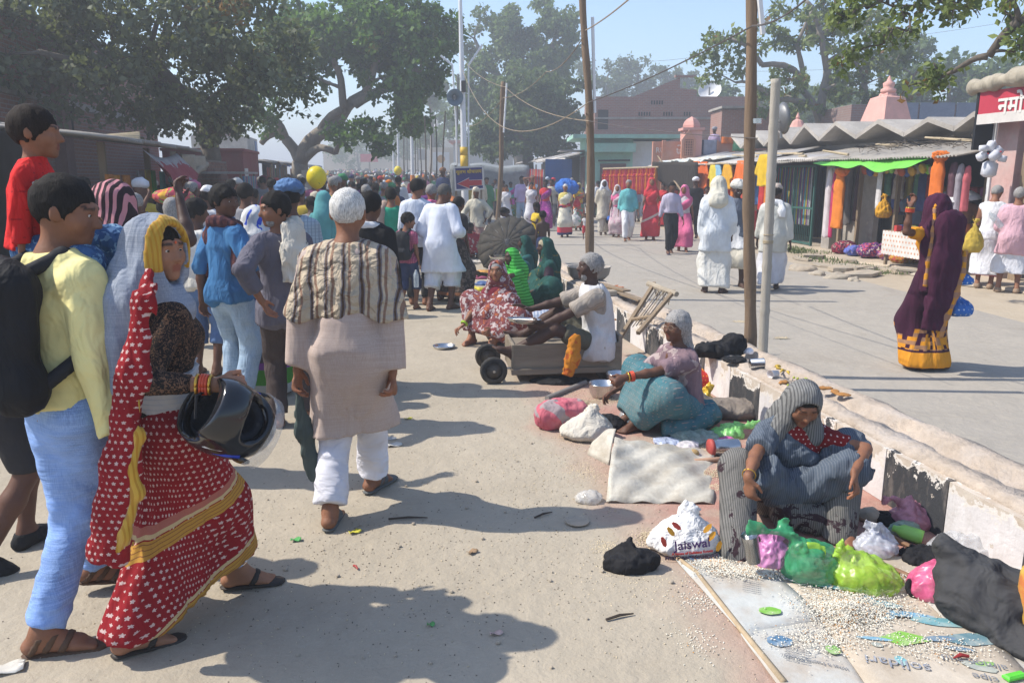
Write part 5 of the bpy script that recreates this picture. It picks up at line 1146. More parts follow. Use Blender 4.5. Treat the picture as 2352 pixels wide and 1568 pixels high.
# ---- poles, mast, wires, signs
def knotted(b,pts,r0,r1,n=9,seed=0,knots=0):
 rr=random.Random(seed);m=26;pts=[Vector(p)for p in pts];P,R=[],[]
 for i in range(m):
  t=i/(m-1);k=t*(len(pts)-1);j=min(int(k),len(pts)-2);p=pts[j].lerp(pts[j+1],k-j)
  P.append(p+Vector((.012*sin(t*9+seed),.012*sin(t*7+seed*2),0)));R.append((r0+(r1-r0)*t)*(1+.06*sin(t*31+seed)+.03*rr.uniform(-1,1)))
 b.tube(P,R,n,jit=.03);return b
p=gp(1722,788,.30);tp=yp(1715,-20,p[1])
wp1=emp('wooden_pole',p,0,'thick rough wooden pole standing in the kerb beside black bags','pole');knotted(MB(),[(0,0,-.05),tuple((tp-p)*.5+V(.01,0,0)),tuple(tp-p+V(0,0,.6))],.052,.042,11,1).build('shaft',M_pole,wp1,smooth=True)
b=MB();
for i in range(7):b.lathe([(.055+.003*(i%2),0),(.055+.003*(i%2),.006)],14,tuple(yp(1735,275+i*1.6,p[1])-p))
b.build('wire_binding',M_steel,wp1)
p=gp(1752,812,.30);tp=yp(1782,182,p[1]);wp2=emp('bamboo_pole',p,0,'shorter grey bamboo pole leaning beside the thick wooden pole','pole');b=MB();d=tp-p;P,R=[],[]
for i in range(61):t=i/60;P.append(tuple(d*t));R.append(.037*(1-.05*t)*(1.0 if i%10 else 1.12)*(1 if i%10!=1 else .985))
b.tube(P,R,12);b.build('shaft',M_bamg,wp2,smooth=True);b=MB()
for t in(.42,.424,.428,.45):b.lathe([(.041,0),(.041,.005)],14,tuple(d*t))
b.build('rope_binding',M_bam,wp2)
p=gp(1355,640,.3);tp=yp(1338,-30,p[1]);wp3=emp('wooden_pole',p,0,'long crooked wooden pole standing in the kerb behind the cart','pole');m1,m2=yp(1358,420,p[1])-p,yp(1350,200,p[1])-p;knotted(MB(),[(0,0,-.05),tuple(m1),tuple(m2),tuple(tp-p)],.062,.045,10,3).build('shaft',M_pole,wp3,smooth=True)
tl=MB();a,b_=yp(1361,40,p[1])-p,yp(1366,260,p[1])-p;tl.tube([a,b_],.022,8);tl.build('tube_light',M_metalw,wp3)
c1=wp1;P0=wp1.location;a,b_=yp(1733,-10,P0[1])-np.array(P0),yp(1742,82,P0[1])-np.array(P0);MB().bar(a+V(.02,-.05,0),b_+V(.02,-.05,0),.05,.03).build('tube_light',M_metalw,wp1)
p=gp(1143,535,.3);tp=yp(1155,188,p[1]);wp4=emp('wooden_pole',p,0,'straight wooden pole with tube light near the turbaned man','pole');knotted(MB(),[(0,0,-.05),tuple((tp-p)*.5+V(.02,0,0)),tuple(tp-p)],.062,.055,9,4).build('shaft',M_pole,wp4,smooth=True);a,b_=yp(1162,192,p[1])-p,yp(1155,305,p[1])-p;MB().tube([a+V(.02,-.06,0),b_+V(.02,-.06,0)],.022,8).build('tube_light',M_metalw,wp4)
p=np.array([MW(27.5,.2)[0],MW(27.5,.2)[1],.3]);p[0]=yp(1068,400,p[1])[0];tp=yp(1056,-40,p[1]);mast=emp('lamp_mast',p,0,'tall white lamp mast with yellow painted band near its foot','mast');d=tp-p
def mt(py):return(yp(1060,py,p[1])[2]-p[2])/d[2]
b=MB();b.tube([tuple(d*t)for t in np.linspace(0,1,12)],[.13-.075*t for t in np.linspace(0,1,12)],14);b.build('shaft',M_metalw,mast,smooth=True)
MB().tube([tuple(d*mt(392)),tuple(d*mt(357))],.131,14).build('yellow_band',mat('band_yellow',(.60,.38,.02),.5,.1),mast,smooth=True);MB().tube([tuple(d*mt(357)),tuple(d*mt(338))],.129,14).build('yellow_band',MATS['band_yellow'],mast,smooth=True)
q=tuple(d*mt(200));MB().box((q[0]+.05,q[1]-.15,q[2]),(.14,.16,.35)).build('switch_box',M_dark,mast)
p2=p+V(-.30,.1,0);tpp=yp(1052,170,p2[1]);ls_=emp('loudspeaker_pole',p2,0,'thin pole carrying a loudspeaker horn beside the lamp mast','pole');MB().tube([(0,0,0),tuple((tpp-p2)*.5+V(-.03,0,0)),tuple(tpp-p2)],.03,8).build('shaft',M_grey,ls_);hc=yp(1045,224,p2[1]-.3)-p2
prof=[(.02,-.42),(.05,-.40),(.07,-.25),(.11,-.12),(.19,-.03),(.265,0.0),(.275,.01),(.26,.012),(.18,-.02),(.10,-.11),(.055,-.24),(.05,-.3)]
MB().lathe(prof,26,tuple(hc),(.12,-.97,-.12),close=False).build('horn',mat('horn_grey',(.10,.15,.19),.5,.2),ls_,smooth=True);MB().lathe([(.06,-.52),(.08,-.5),(.08,-.4),(.05,-.38)],16,tuple(hc),(.12,-.97,-.12)).build('driver',M_grey,ls_,smooth=True);MB().lathe([(.035,-.2),(.05,-.1),(.0,-.09)],12,tuple(hc),(.12,-.97,-.12),close=False).build('phase_plug',M_grey,ls_)
for px,top,bx_,seed in((1039,260,1048,3),(1085,105,1076,5)):
 a=yp(bx_,290,p[1]);e=yp(px if px==1039 else 1076,150,p[1]);f_=yp(1012 if px==1039 else 1108,128 if px==1039 else 103,p[1]);o_=emp('tube_lamp',a,0,'bent lamp arm %s of the tall mast'%('left' if px==1039 else 'right'),'lamp','bent lamp arms on the mast');MB().tube([(0,0,-2.0),(0,0,0),tuple(e-a)],.03,7).build('arm',M_metalw,o_);MB().tube([tuple(e-a),tuple(f_-a)],.035,8).build('lamp_tube',M_metalw,o_)
for i,(px,t,top,seed)in enumerate(((1000,30,265,1),(985,34,250,2),(968,38,300,3),(955,42,290,4),(946,47,305,5),(938,52,315,6),(975,26.5,268,7),(925,58,318,8),(915,64,322,9),(960,50,300,10),(1018,24.5,255,11),(930,45,300,12))):
 base=MW(t,.2);y=base[1];x=yp(px,400,y)[0];base=V(x,y,rise(y)+.3 if abs(x-MW(t,.2)[0])<.4 else rise(y));tt=yp(px-4+seed%3*4,top,y);o_=emp('thin_pole',base,0,'thin dark bamboo pole, %s along the far median'%('first','second','third','fourth','fifth','sixth','nearest but one','eighth','last','ninth','nearest','seventh')[i],'pole','thin poles along the median')
 knotted(MB(),[(0,0,0),tuple((tt-base)*.5+V(.06*sin(seed),0,0)),tuple(tt-base)],.035,.02,6,seed).build('shaft',BARKD,o_)
for i,(px,t,top)in enumerate(((947,40,235),(916,55,300),(905,66,315))):
 base=MW(t,.25);y=base[1];x=yp(px,400,y)[0];base=V(x,y,rise(y));tt=yp(px-3,top,y);o_=emp('street_lamp_post',base,0,'pale street lamp post with orange foot, %s'%('nearest of three','middle of three','farthest of three')[i],'lamp post','lamp posts down the median');MB().tube([(0,0,0),tuple(tt-base)],[.11,.05],10).build('shaft',M_metalw,o_);MB().tube([tuple((tt-base)*.12),tuple((tt-base)*.33)],.112,10).build('orange_band',mat('band_orange',(.62,.2,.03),.6,.1),o_)
p=gp(1082,562);p[1]=20.6;a,b_=yp(1043,382,20.6),yp(1112,437,20.6);sg=emp('arrow_signboard',((a[0]+b_[0])/2,20.6,0),0,'blue Hindi signboard with big red arrow pointing left','sign');sw,shh,zc=b_[0]-a[0],a[2]-b_[2],(a[2]+b_[2])/2
for x in(-sw*.45,sw*.4):bx('post',M_wood,sg,(x,.05,zc*.5+shh*.27),(.05,.05,zc+shh*.54))
pn=bx('panel',mat('sign_blue',(.035,.03,.16),.5,.15,3),sg,(0,0,zc),(sw,.03,shh),0);pn.rotation_euler=(0,radians(-2.5),0)
for dx,dz,w_,h_ in((0,shh/2-.02,sw,.04),(0,-shh/2+.02,sw,.04),(-sw/2+.02,0,.04,shh-.085),(sw/2-.02,0,.04,shh-.085)):bx('white_border',M_let,pn,(dx,-.018,dz),(w_,.008,h_))
A=[(-.40,-.2),(-.02,.02),(-.02,-.10),(.40,-.10),(.40,-.32),(-.02,-.32),(-.02,-.42)];A=[(-.40,-.21),(.0,.0),(.0,-.09),(.42,-.09),(.42,-.31),(.0,-.31),(.0,-.42)]
def flat(poly,y,th,s):b=MB();n=len(poly);b.v=[(x*s[0],y,z*s[1])for x,z in poly]+[(x*s[0],y+th,z*s[1])for x,z in poly];b.f=[list(range(n))[::-1],[i+n for i in range(n)]]+[[i,(i+1)%n,(i+1)%n+n,i+n]for i in range(n)];b.f=[q[::-1]for q in b.f];return b
flat([(x*1.06-.0,(z+.21)*1.16-.21)for x,z in A],-.022,.005,(sw,shh)).build('arrow_outline',M_let,pn);flat(A,-.03,.007,(sw,shh)).build('arrow',mat('arrow_red',(.45,.03,.04),.5,.1),pn)
ob('lettering',text_mesh('सुलभ शौचालय',.2,.006,.003,sw*.86),mat('sign_yellow',(.68,.45,.02),.5,.1),pn,loc=(0,-.024,shh*.27),rot=(pi/2,0,0))
def wire(pts,r,m,label,n=30,sag=.3,name='cable'):
 P=[];
 for i in range(len(pts)-1):
  a,b_=np.asarray(pts[i]),np.asarray(pts[i+1])
  for j in range(n+1 if i==len(pts)-2 else n):t=j/n;P.append(a+(b_-a)*t-V(0,0,sag*4*t*(1-t)))
 MB().tube(P,r,5).build(name,m,label=label,cat='cable')
M_rope=mat('rope',(.30,.24,.17),.9,.2);M_wire=mat('wire_dark',(.10,.09,.085),.7,.1)
wire([yp(1062,160,26.8),yp(1352,235,10.5)],.008,M_rope,'sagging rope from the mast to the crooked pole',sag=1.0);wire([yp(1352,235,10.5),yp(1728,60,6.4),yp(1850,0,5.6)],.007,M_wire,'dark cable from the crooked pole up past the thick pole',sag=.04)
wire([yp(1062,135,26.8),yp(1160,200,19),yp(1352,278,10.6)],.006,M_rope,'thin line from the mast over the tube light pole',sag=.15);wire([yp(1352,278,10.6),yp(1740,318,6.4)],.004,M_wire,'thin wire between the crooked pole and the thick pole',sag=.03);wire([yp(1345,70,10.5),yp(1450,-6,8.0)],.008,M_rope,'rope running up from the crooked pole out of view',sag=.02);wire([yp(1340,85,10.6),yp(1255,165,16),yp(1155,225,19)],.007,M_rope,'rope from the crooked pole down to the tube light pole',sag=.12);wire([yp(1155,225,19),yp(1068,290,26.8)],.008,M_rope,'rope from the tube light pole to the mast',sag=.2)
for i,(y0,y1)in enumerate(((128,95),(178,150),(210,185))):wire([yp(1380,y0+10,70),yp(1700,y1+14,66),yp(2400,y1-60+i*14,60)],.012,M_wire,'faint power line across the sky, %s'%('top','middle','lowest')[i],sag=.5)
c=yp(1797,272,17.5);ds=emp('satellite_dish',(c[0],c[1],2.5),0,'grey satellite dish seen edge-on behind the bamboo pole','dish');MB().lathe([(.02,-.10),(.2,-.08),(.28,-.02),(.33,.03),(.34,.03),(.28,-.04),(.2,-.10),(.02,-.12)],24,(0,0,c[2]-2.5),(.985,.1,.12),close=False).build('reflector',M_grey,ds,smooth=True);MB().tube([(0,0,0),(0,.05,c[2]-2.5)],.03,8).build('post',M_grey,ds);MB().tube([(-.02,0,c[2]-2.6),(-.35,-.45,c[2]-2.45)],.012,6).build('feed_arm',M_metalw,ds)
c=yp(1641,208,43.0);dw=emp('white_satellite_dish',(c[0],44,z2),0,'white satellite dish on the brick house roof','dish');MB().lathe([(.02,-.2),(.3,-.16),(.55,-.02),(.6,.05),(.61,.05),(.5,-.08),(.02,-.24)],24,(0,0,c[2]-z2+.1),(-.3,-.8,.5),close=False).build('reflector',M_metalw,dw,smooth=True);MB().tube([(0,.1,0),(0,.1,.6)],.04,8).build('post',M_grey,dw)
#  people
def foot_h(px,py,top):p=gp(px,py);return p,float(yp(px,top,p[1])[2])
def loc(pos,yaw,s,pt,z0=0.0):
 q=(np.asarray(pt,float)-V(pos[0],pos[1],z0))/s;return tuple(rot('z',-yaw)@q)
def walk(st=.2,lead='r',w=.085,**k):
 a,b=(w,st,.082),(-w,-st,.105);d=dict(pel=(0,.0,.912))
 if lead=='r':d.update(rf=a,lf=b,lfp=-22,rfp=4,la=(-.25,.16,.82),ra=(.25,-.1,.80))
 else:d.update(lf=(-a[0],a[1],a[2]),rf=(-b[0],b[1],b[2]),rfp=-22,lfp=4,ra=(.25,.16,.82),la=(-.25,-.1,.80))
 d.update(k);return d
C=cloth
def shirt(m,sv=.36,**k):return('shirt','top',m,dict(sleeve=sv,**k))
def pants(m,**k):return('trousers','legs',m,k)
def skirt(m,hem=.05,r=(.168,.15,.17),**k):return('skirt','web',m,dict(l0=0,l1=1.0,r=r,hem=hem,**k))
def dhoti(m,hem=.3,r=(.165,.125,.11),**k):return('dhoti','web',m,dict(l0=0,l1=.98,r=r,hem=hem,n=3,amp=.012,**k))
def pallu(m,half=.12,n=(.62,0,.75),p0=(0,0,.1),**k):return('pallu','band',m,dict(p0=p0,nrm=n,half=half,**k))
def veil(m,**k):return('veil','veil',m,k)
def turban(m,**k):return('turban','turban',m,k)
def saree(ms,mb,mp=None,mv=None,hem=.05,**k):
 w=[skirt(ms,hem,**k),('blouse','top',mb,dict(sleeve=.33,hem=-.06,loose=.008,amp=.003)),pallu(mp or ms,.10)]
 if mv:w.append(veil(mv))
 return w
def stand(px,py,top,yaw,pose,wear,sk=SK1,hair=('short',HB,.014),step=.02,label='',group='people walking in the street',dh=0.0,**k):
 p,h=foot_h(px,py,top)
 return person(p,h-dh,yaw,pose,wear,sk,hair,step,label,group,**k)
 # ---- cloth used by many
cWhite=C('cotton_white',(.66,.67,.69),wr=.45);cOff=C('cotton_offwhite',(.60,.57,.50),wr=.45,dirt=(.42,.37,.3));cCream=C('cotton_cream',(.55,.50,.38),wr=.4);cBlack=C('cotton_black',(.018,.018,.02),wr=.4);cDark=C('dark_trousers',(.035,.033,.035),wr=.4)
cDenim=C('denim_faded',(.26,.37,.50),'weave',(.36,.46,.56),wr=.5,var=.3);cDenim2=C('denim_blue',(.10,.17,.33),wr=.5,var=.3);cBlue=C('shirt_blue',(.045,.155,.33),wr=.6,var=.3);cRed=C('cloth_red',(.50,.035,.045),wr=.4);cOr=C('cloth_saffron',(.72,.18,.03),wr=.45);cYel=C('cloth_yellow',(.68,.42,.04),wr=.4);cPink=C('cloth_pink',(.62,.14,.28),wr=.4);cPur=C('cloth_purple',(.26,.03,.22),'blobs',(.42,.1,.3),(.12,.02,.12),.05,.42);cGrn=C('cloth_green',(.02,.28,.17),wr=.4);cTur=C('cloth_turquoise',(.14,.44,.46),wr=.5);cLil=C('cloth_lilac',(.40,.33,.48),wr=.5);cMar=C('cloth_maroon',(.16,.02,.035),wr=.4);cNavy=C('cloth_navy',(.03,.045,.11),wr=.4);cGrey=C('cloth_grey',(.26,.26,.28),wr=.5);cBrown=C('cloth_brown',(.20,.105,.055),wr=.5);cLime=C('cloth_lime',(.36,.50,.06),wr=.4);cLeath=mat('leather_dark',(.035,.028,.024),.6,.3,6);cSole=mat('rubber_sole',(.06,.058,.055),.8,.2)
G='crowd on the left carriageway'
# ---- yellow-shirt man carrying the toddler
pos=np.array([-1.62,2.72]);ya=-32;h=1.73;s_=h/1.7
a1,a2=gp(105,1500),gp(232,1352);a1[2]=.085;a2[2]=.10
yel,sk_y=person(pos,h,ya,dict(pel=(0,0,.915),lean=(2,4),hd=(-48,-14,0),lf=loc(pos,ya,s_,a1),rf=loc(pos,ya,s_,a2),lfy=-42,rfy=-30,rfp=-10,ra=(.275,.02,.80),la=(-.20,.26,1.36),le=(-1,.2,-.6)),[('shirt','top',C('yellow_shirt',(.74,.66,.30),wr=.75,wscale=8,var=.12,stretch=(1,1,.7)),dict(sleeve=.96,hem=.015,loose=.026,flare=.03,collar=.02,amp=.010,fs=12)),('jeans','legs',C('jeans_pale_blue',(.20,.33,.66),'weave',(.30,.44,.74),wr=.35,var=.35,stretch=(.5,.5,1.4)),dict(r=(.102,.078,.062),amp=.009,rise=.05)),('sandal','sandals',mat('sandal_brown',(.10,.055,.032),.7,.3,8),dict(where=(.10,.045,.0)))],SK1,('short',HB,.010),.008,'man in yellow shirt and pale jeans carrying a toddler on his shoulders',eyes=True)
def back_bag(parent,s,m,m2,w=.15,hgt=.23,dep=.075,dz=.0,col='backpack'):
 c=s.chest-s.fw*(.20)-s.up*(.07-dz);R=np.stack([s.rt,s.fw,s.up])
 o=sdf_obj(col,[EL(c,(w,dep*1.15,hgt),R,.02),RC(c-s.rt*w*.45+s.up*hgt*.55,c+s.rt*w*.45+s.up*hgt*.55,dep*1.05,k=.05),RC(c-s.rt*w*.62-s.up*hgt*.72,c+s.rt*w*.62-s.up*hgt*.72,dep*1.1,k=.05),RC(c-s.rt*w*.5-s.up*hgt*.45-s.fw*.07,c+s.rt*w*.5-s.up*hgt*.45-s.fw*.07,.05,k=.03)],.012,m,None,disp=s.folds(.004,24,3))
 o.matrix_world=parent.matrix_basis;M_=Matrix.Translation(parent.location)@Matrix.Rotation(parent.rotation_euler[2],4,'Z')@Matrix.Diagonal((*parent.scale,1));o.matrix_world=M_
 for i in(0,1):
  q=(-1,1)[i];pts=[c+s.rt*q*.07+s.up*hgt*.75+s.fw*.04,s.neck*.45+s.sh[i]*.55+s.up*.055-s.fw*.02,s.sh[i]*.75+s.neck*.25+s.fw*.13-s.up*.02,s.chest+s.rt*q*.17+s.fw*.02-s.up*.12,c+s.rt*q*w*.9-s.up*hgt*.75+s.fw*.03]
  sdf_obj('strap',[RC(pts[j],pts[j+1],.024,k=.03)for j in range(4)],.011,m2,o)
 z_=c-s.fw*(dep*1.15+.052)-s.up*hgt*.35;MB().box((0,0,0),(.012,.006,.05)).build('zip_pull',M_steel,o,loc=z_)
 return o,c
bp,bc=back_bag(yel,sk_y,C('bag_black',(.012,.012,.014),rough=.75,wr=.5),C('bag_strap',(.02,.021,.025),rough=.8),.165,.25,.085)
tag(bp,'large black backpack worn by the man in yellow','backpack')
MB().box(tuple(bc+sk_y.rt*.05-sk_y.fw*.105+sk_y.up*.12),(.10,.012,.05),Matrix(np.stack([sk_y.rt,sk_y.fw,sk_y.up]).T.tolist())).build('red_patch',cRed,bp)
tw=yp(80,560,2.86);yt=-78;ts=.57
tod,sk_t=person((tw[0],tw[1]),1.7*ts,yt,dict(child=.85,fat=1.4,pel=(0,0,.30),lean=(4,6),hd=(2,-4,0),lf=(-.16,.36,-.10),rf=(.36,.38,-.20),lk=(-.1,1,.5),rk=(.5,1,.0),ra=(.22,.0,.26),la=(-.22,.28,.45),rfy=-5,lfy=5,rcurl=.15,rt=(0,1,.2)),[('shirt','top',C('toddler_red',(.60,.02,.02),'dots',(.36,.012,.015),size=.055,duty=.22,wr=.7,wscale=9),dict(sleeve=.9,hem=.03,loose=.03,collar=.03,amp=.006,fs=12)),('jeans','legs',C('toddler_denim',(.05,.12,.26),'blobs',(.20,.34,.48),None,.05,.43,wr=.6),dict(r=(.115,.098,.092),end=.78,amp=.009))],SK1,('fringe',hairmat('hair_dark_brown',(.022,.015,.012)),.011),.012,'toddler in red shirt riding on the shoulders of the man in yellow',det=True,z0=tw[2]-.30*ts)
def wrap_print(me,s,dz,rx,ry,rx0=0.0):
 n=len(me.vertices);co=np.empty(n*3,np.float32);me.vertices.foreach_get('co',co);co=co.reshape(-1,3);yy=co[:,0]+.075;xx=rx*np.sqrt(np.clip(1-(yy/ry)**2,.05,1))+co[:,2]+rx0
 q=s.chest[None]+xx[:,None]*s.rt+yy[:,None]*s.fw+(co[:,1]+dz)[:,None]*s.up;me.vertices.foreach_set('co',q.astype(np.float32).ravel());return me
mat('print_blue',(.03,.04,.35),.7)
ob('chest_lettering',wrap_print(text_mesh('PACIFIC',.05,.003,.001,.17),sk_t,.055,.196,.158),M_let,tod);ob('chest_lettering',wrap_print(text_mesh('Original',.04,.003,.001,.12),sk_t,-.065,.196,.158),MATS['print_blue'],tod)
_e=MB().tube([(.05*cos(a),.03*sin(a),0)for a in np.linspace(0,6.28,16)],.005,5).tube([(-.03,-.02,0),(0,0,0),(.02,.03,0)],.008,5).mesh('emblem');ob('chest_emblem',wrap_print(_e,sk_t,-.005,.196,.158),MATS['print_blue'],tod)
# ---- woman in the red saree with the helmet
pos=np.array([-1.285,2.76]);yw=-34;h=1.585;s_=h/1.7
a1,a2=gp(305,1500),gp(548,1352);a1[2],a2[2]=.085,.09
def L(px,py,y):return loc(pos,yw,s_,yp(px,py,y))
cSar=C('saree_red_flowers',(.24,.010,.015),'flowers',(.52,.38,.35),size=.026,duty=.62,cyl=True,wr=.35,zb=[(.0,.075,(.04,.018,.02)),(.085,.15,(.42,.22,.04)),(.098,.101,(.2,.08,.03)),(.114,.117,(.2,.08,.03)),(.132,.135,(.2,.08,.03)),(.155,.172,(.5,.38,.2)),(.44,.495,(.42,.22,.04)),(.452,.455,(.2,.08,.03)),(.468,.471,(.2,.08,.03)),(.484,.487,(.2,.08,.03)),(.50,.515,(.5,.38,.2)),(.515,.545,(.36,.12,.09))],tilt=(-.06,-.42))
cGold=C('gold_border',(.50,.30,.04),'stripes',(.40,.20,.02),size=.014,duty=.4,axis='y',wr=.3,sheen=.2);cLace=C('black_lace',(.012,.010,.010),'lace',(.14,.075,.045),size=.018,wr=.2);cVeil=C('veil_bluegrey',(.21,.24,.30),'weave',(.31,.34,.40),wr=.5,stretch=(1,1,.25))
lady,sk_l=person(pos,h,yw,dict(female=True,pel=(0,0,.905),lean=(1,2),tw=-8,hd=(-78,-2,0),lf=loc(pos,yw,s_,a1),rf=loc(pos,yw,s_,a2),lfy=-20,rfy=-38,rfp=-2,lfp=-3,ra=L(495,884,2.56),re=tuple(rot('z',34)@V(-.7,-.9,-1)),la=(-.22,.1,.85),rcurl=.75,rt=(0,.3,1)),[('blouse','top',cLace,dict(sleeve=.84,hem=-.02,loose=.010,amp=.004,armw=.95)),('skirt','web',cSar,dict(l0=0,l1=1.0,r=(.168,.118,.115),hem=lambda x,y:.085+.26*np.clip(y+.15,0,1),amp=.011,n=6,fs=22)),('waist_drape','band',C('drape_white',(.52,.50,.49),'stripes',(.40,.40,.42),size=.02,duty=.25,axis='z',wr=.6),dict(p0=(0,0,-.09),nrm=(.15,-.1,1),half=.15,loose=.034,amp=.008)),('veil','veil',cVeil,dict(length=.0,face=(.066,.115),loose=.02,amp=.007,fs=20,chain=[(L(318,590,2.80),.085,V(0,1,0)),(L(282,690,2.72),.105,V(0,1,0)),(L(262,790,2.66),.10,V(0,1,0)),(L(262,900,2.63),.085,V(0,1,0))])),('veil_border','veil',cGold,dict(length=.0,w=.12,face=(.066,.115),loose=.033,amp=.001,sides=0,cuts=[lambda s:(lambda x,y,z:-((x-s.C[0])*s.Rh[0,1]+(y-s.C[1])*s.Rh[1,1]+(z-s.C[2])*s.Rh[2,1])+.045+.0*z),lambda s:(lambda x,y,z:s.C[2]-.075-z)])),('pallu_end','tails',C('pallu_red',(.24,.010,.015),'flowers',(.52,.38,.35),size=.025,duty=.62,axis='x',wr=.4),dict(pts=[L(345,625,2.62),L(328,700,2.55),L(306,860,2.50),L(274,1080,2.49),L(246,1290,2.49)],r0=.022,r1=.078,ax=rot('z',-yw)@V(.1,1,0),sqf=2.4,amp=.008)),('pallu_border','tails',cGold,dict(pts=[L(318,900,2.49),L(322,1000,2.48),L(300,1080,2.475),L(318,1130,2.47),L(285,1230,2.47),L(255,1290,2.475)],r0=.012,r1=.02,ax=rot('z',-yw)@V(.1,1,0),sqf=1.6,amp=.006)),('sandal','sandals',cLeath,dict(where=(.10,)))],skin('skin_face_brown',(.30,.145,.085)),('bob',HB,.010),.0075,'woman in red flowered saree and grey veil looking back, holding a helmet',eyes=True)
for i,(t,m_,r)in enumerate(((.74,mat('bangle_gold',(.6,.36,.06),.3,.1,metal=.8),.034),(.80,mat('bangle_red',(.55,.07,.03),.35),.034),(.84,MATS['bangle_red'],.034),(.88,MATS['bangle_red'],.033),(.93,MATS['bangle_gold'],.034))):
 p=sk_l.el[1]+(sk_l.ha[1]-sk_l.el[1])*t;ax=unit(sk_l.ha[1]-sk_l.el[1]);b=MB();u=unit(np.cross(ax,V(0,0,1)));w_=np.cross(ax,u);b.tube([tuple(p+(u*cos(a)+w_*sin(a))*r)for a in np.linspace(0,2*pi,17)],.006,6);b.build('bangle',m_,lady,smooth=True)
MB().lathe([(.001,0),(.006,.001),(.001,.003)],10,tuple(sk_l.H(0,.094,.036)),tuple(sk_l.Rh@V(0,1,0))).build('forehead_mark',mat('bindi_orange',(.6,.1,.03),.5),lady)
for i in(0,1):
 p=sk_l.an[i]+V(0,0,.035);MB().tube([tuple(p+V(.045*cos(a),.045*sin(a),.006*sin(a*2)))for a in np.linspace(0,2*pi,15)],.004,5).build('anklet',M_steel,lady)
hc=yp(540,972,2.62);hm=emp('motorcycle_helmet',hc,0,'black motorcycle helmet with open visor and blue-white stripes held by the woman','helmet');_z=unit(V(.62,.55,-.56));_y=V(.80,-.55,.25);_y=unit(_y-_z*(_y@_z));_x=np.cross(_y,_z);hm.rotation_euler=Matrix(np.stack([_x,_y,_z],1).tolist()).to_euler();M_hb=mat('helmet_black',(.012,.013,.016),.12,.1,spec=.6)
v_,f_=sdf_mesh([EL((0,0,.0),(.125,.15,.135)),RC((0,.07,-.09),(0,-.03,-.08),.115,k=.05),EL((0,0,-.04),(.098,.122,.13),None,.01,True),RC((0,.02,-.06),(0,.02,-.3),.10,sub=True,k=.01),EL((0,.17,-.0),(.10,.10,.055),None,.02,True)],.008,[lambda x,y,z:-.155-z]);ob('shell',mkmesh('shell',v_,f_,True),M_hb,hm)
v_,f_=sdf_mesh([EL((0,0,-.03),(.105,.128,.125)),EL((0,.0,-.05),(.08,.098,.12),None,.01,True),RC((0,.02,-.06),(0,.02,-.3),.078,sub=True,k=.01),EL((0,.17,0),(.09,.1,.05),None,.01,True)],.010,[lambda x,y,z:-.15-z]);ob('padding',mkmesh('pad',v_,f_,True),C('helmet_padding',(.02,.024,.032),rough=.95),hm)
b=MB();Q=[]
for i in range(15):
 a=radians(-78+156*i/14);Q.append([(.136*sin(a)*(1-.0*j),.160*cos(a)*(1-.04*j)+.005,.02+.085*j/5-.03*(j/5)**2)for j in range(6)])
v_,f_=sheet(np.array(Q)*np.array([1,1,1])+np.array([0,.0,.03]),.003);ob('visor',mkmesh('visor',v_,f_,True),plastic('visor_clear',(.55,.58,.6),.28,.08),hm)
for q in(-1,1):
 b=MB();b.tube([(q*.112,.05,.03),(q*.117,.03,-.01),(q*.116,.0,-.04),(q*.110,-.04,-.06)],[.010,.014,.012,.005],6);b.build('blue_stripe',mat('helmet_blue',(.02,.05,.4),.25),hm,smooth=True);MB().tube([(q*.104,.08,-.01),(q*.110,.05,-.045),(q*.110,.02,-.085),(q*.106,-.02,-.105)],[.006,.013,.014,.005],6).build('white_stripe',mat('helmet_white',(.6,.6,.62),.3),hm,smooth=True)
 MB().lathe([(.03,0),(.03,.008),(.02,.012)],14,(q*.116,.03,.05),(q,0,0)).build('visor_hinge',MATS['helmet_black'],hm)
MB().tube([(.06,.03,-.15),(.02,.05,-.19),(-.05,.04,-.16)],.006,5).build('chin_strap',cBlack,hm)
# ---- old man in the kurta with the striped towel
pos=np.array([-.80,3.74]);yk=-3;h=1.675;s_=h/1.7
a1,a2=gp(760,1212),gp(858,1128);a1[2],a2[2]=.09,.085
def L(px,py,y):return loc(pos,yk,s_,yp(px,py,y))
cKur=C('kurta_mauve',(.40,.315,.275),'weave',(.47,.39,.35),wr=.4,wscale=6,stretch=(1,1,.35),var=.1)
old,sk_o=person(pos,h,yk,dict(pel=(0,0,.905),lean=(5,7),hd=(0,-8,0),lf=loc(pos,yk,s_,a1),rf=loc(pos,yk,s_,a2),lfp=-4,rfy=-22,lfy=4,ra=L(906,884,3.70),la=L(680,870,3.74),re=(1,-.6,-.1),le=(-1,-.6,-.1),rcurl=.45,fat=1.0),[('trousers','legs',C('pyjama_white',(.66,.66,.72),wr=.7,wscale=7,stretch=(.6,.6,1.2)),dict(r=(.10,.082,.08),end=.955,amp=.009)),('kurta','kurta',cKur,dict(sleeve=.97,loose=.026,hem=.44,r=(.166,.13,.14),l1=.80,amp=.008,fs=10,armw=1.15)),('towel','capel',C('striped_towel',(.46,.385,.285),'multistripe',(.19,.165,.165),(.24,.15,.105),size=.082,duty=.26,axis='x',wr=.8,wscale=16,stretch=(1,1,1),var=.15),dict(drop=.335,loose=.042,amp=.007,fs=24,zs=.5,wav=.018,up=.035)),('sandal','sandals',mat('sandal_grey',(.10,.105,.105),.75,.2),dict(where=(.10,.06)))],SK1,('crop',HW,.009),.008,'white-haired man in mauve kurta with striped towel over his shoulders')
gb=L(712,1000,3.70);a,b_=yp(684,895,3.72),yp(728,1105,3.74)
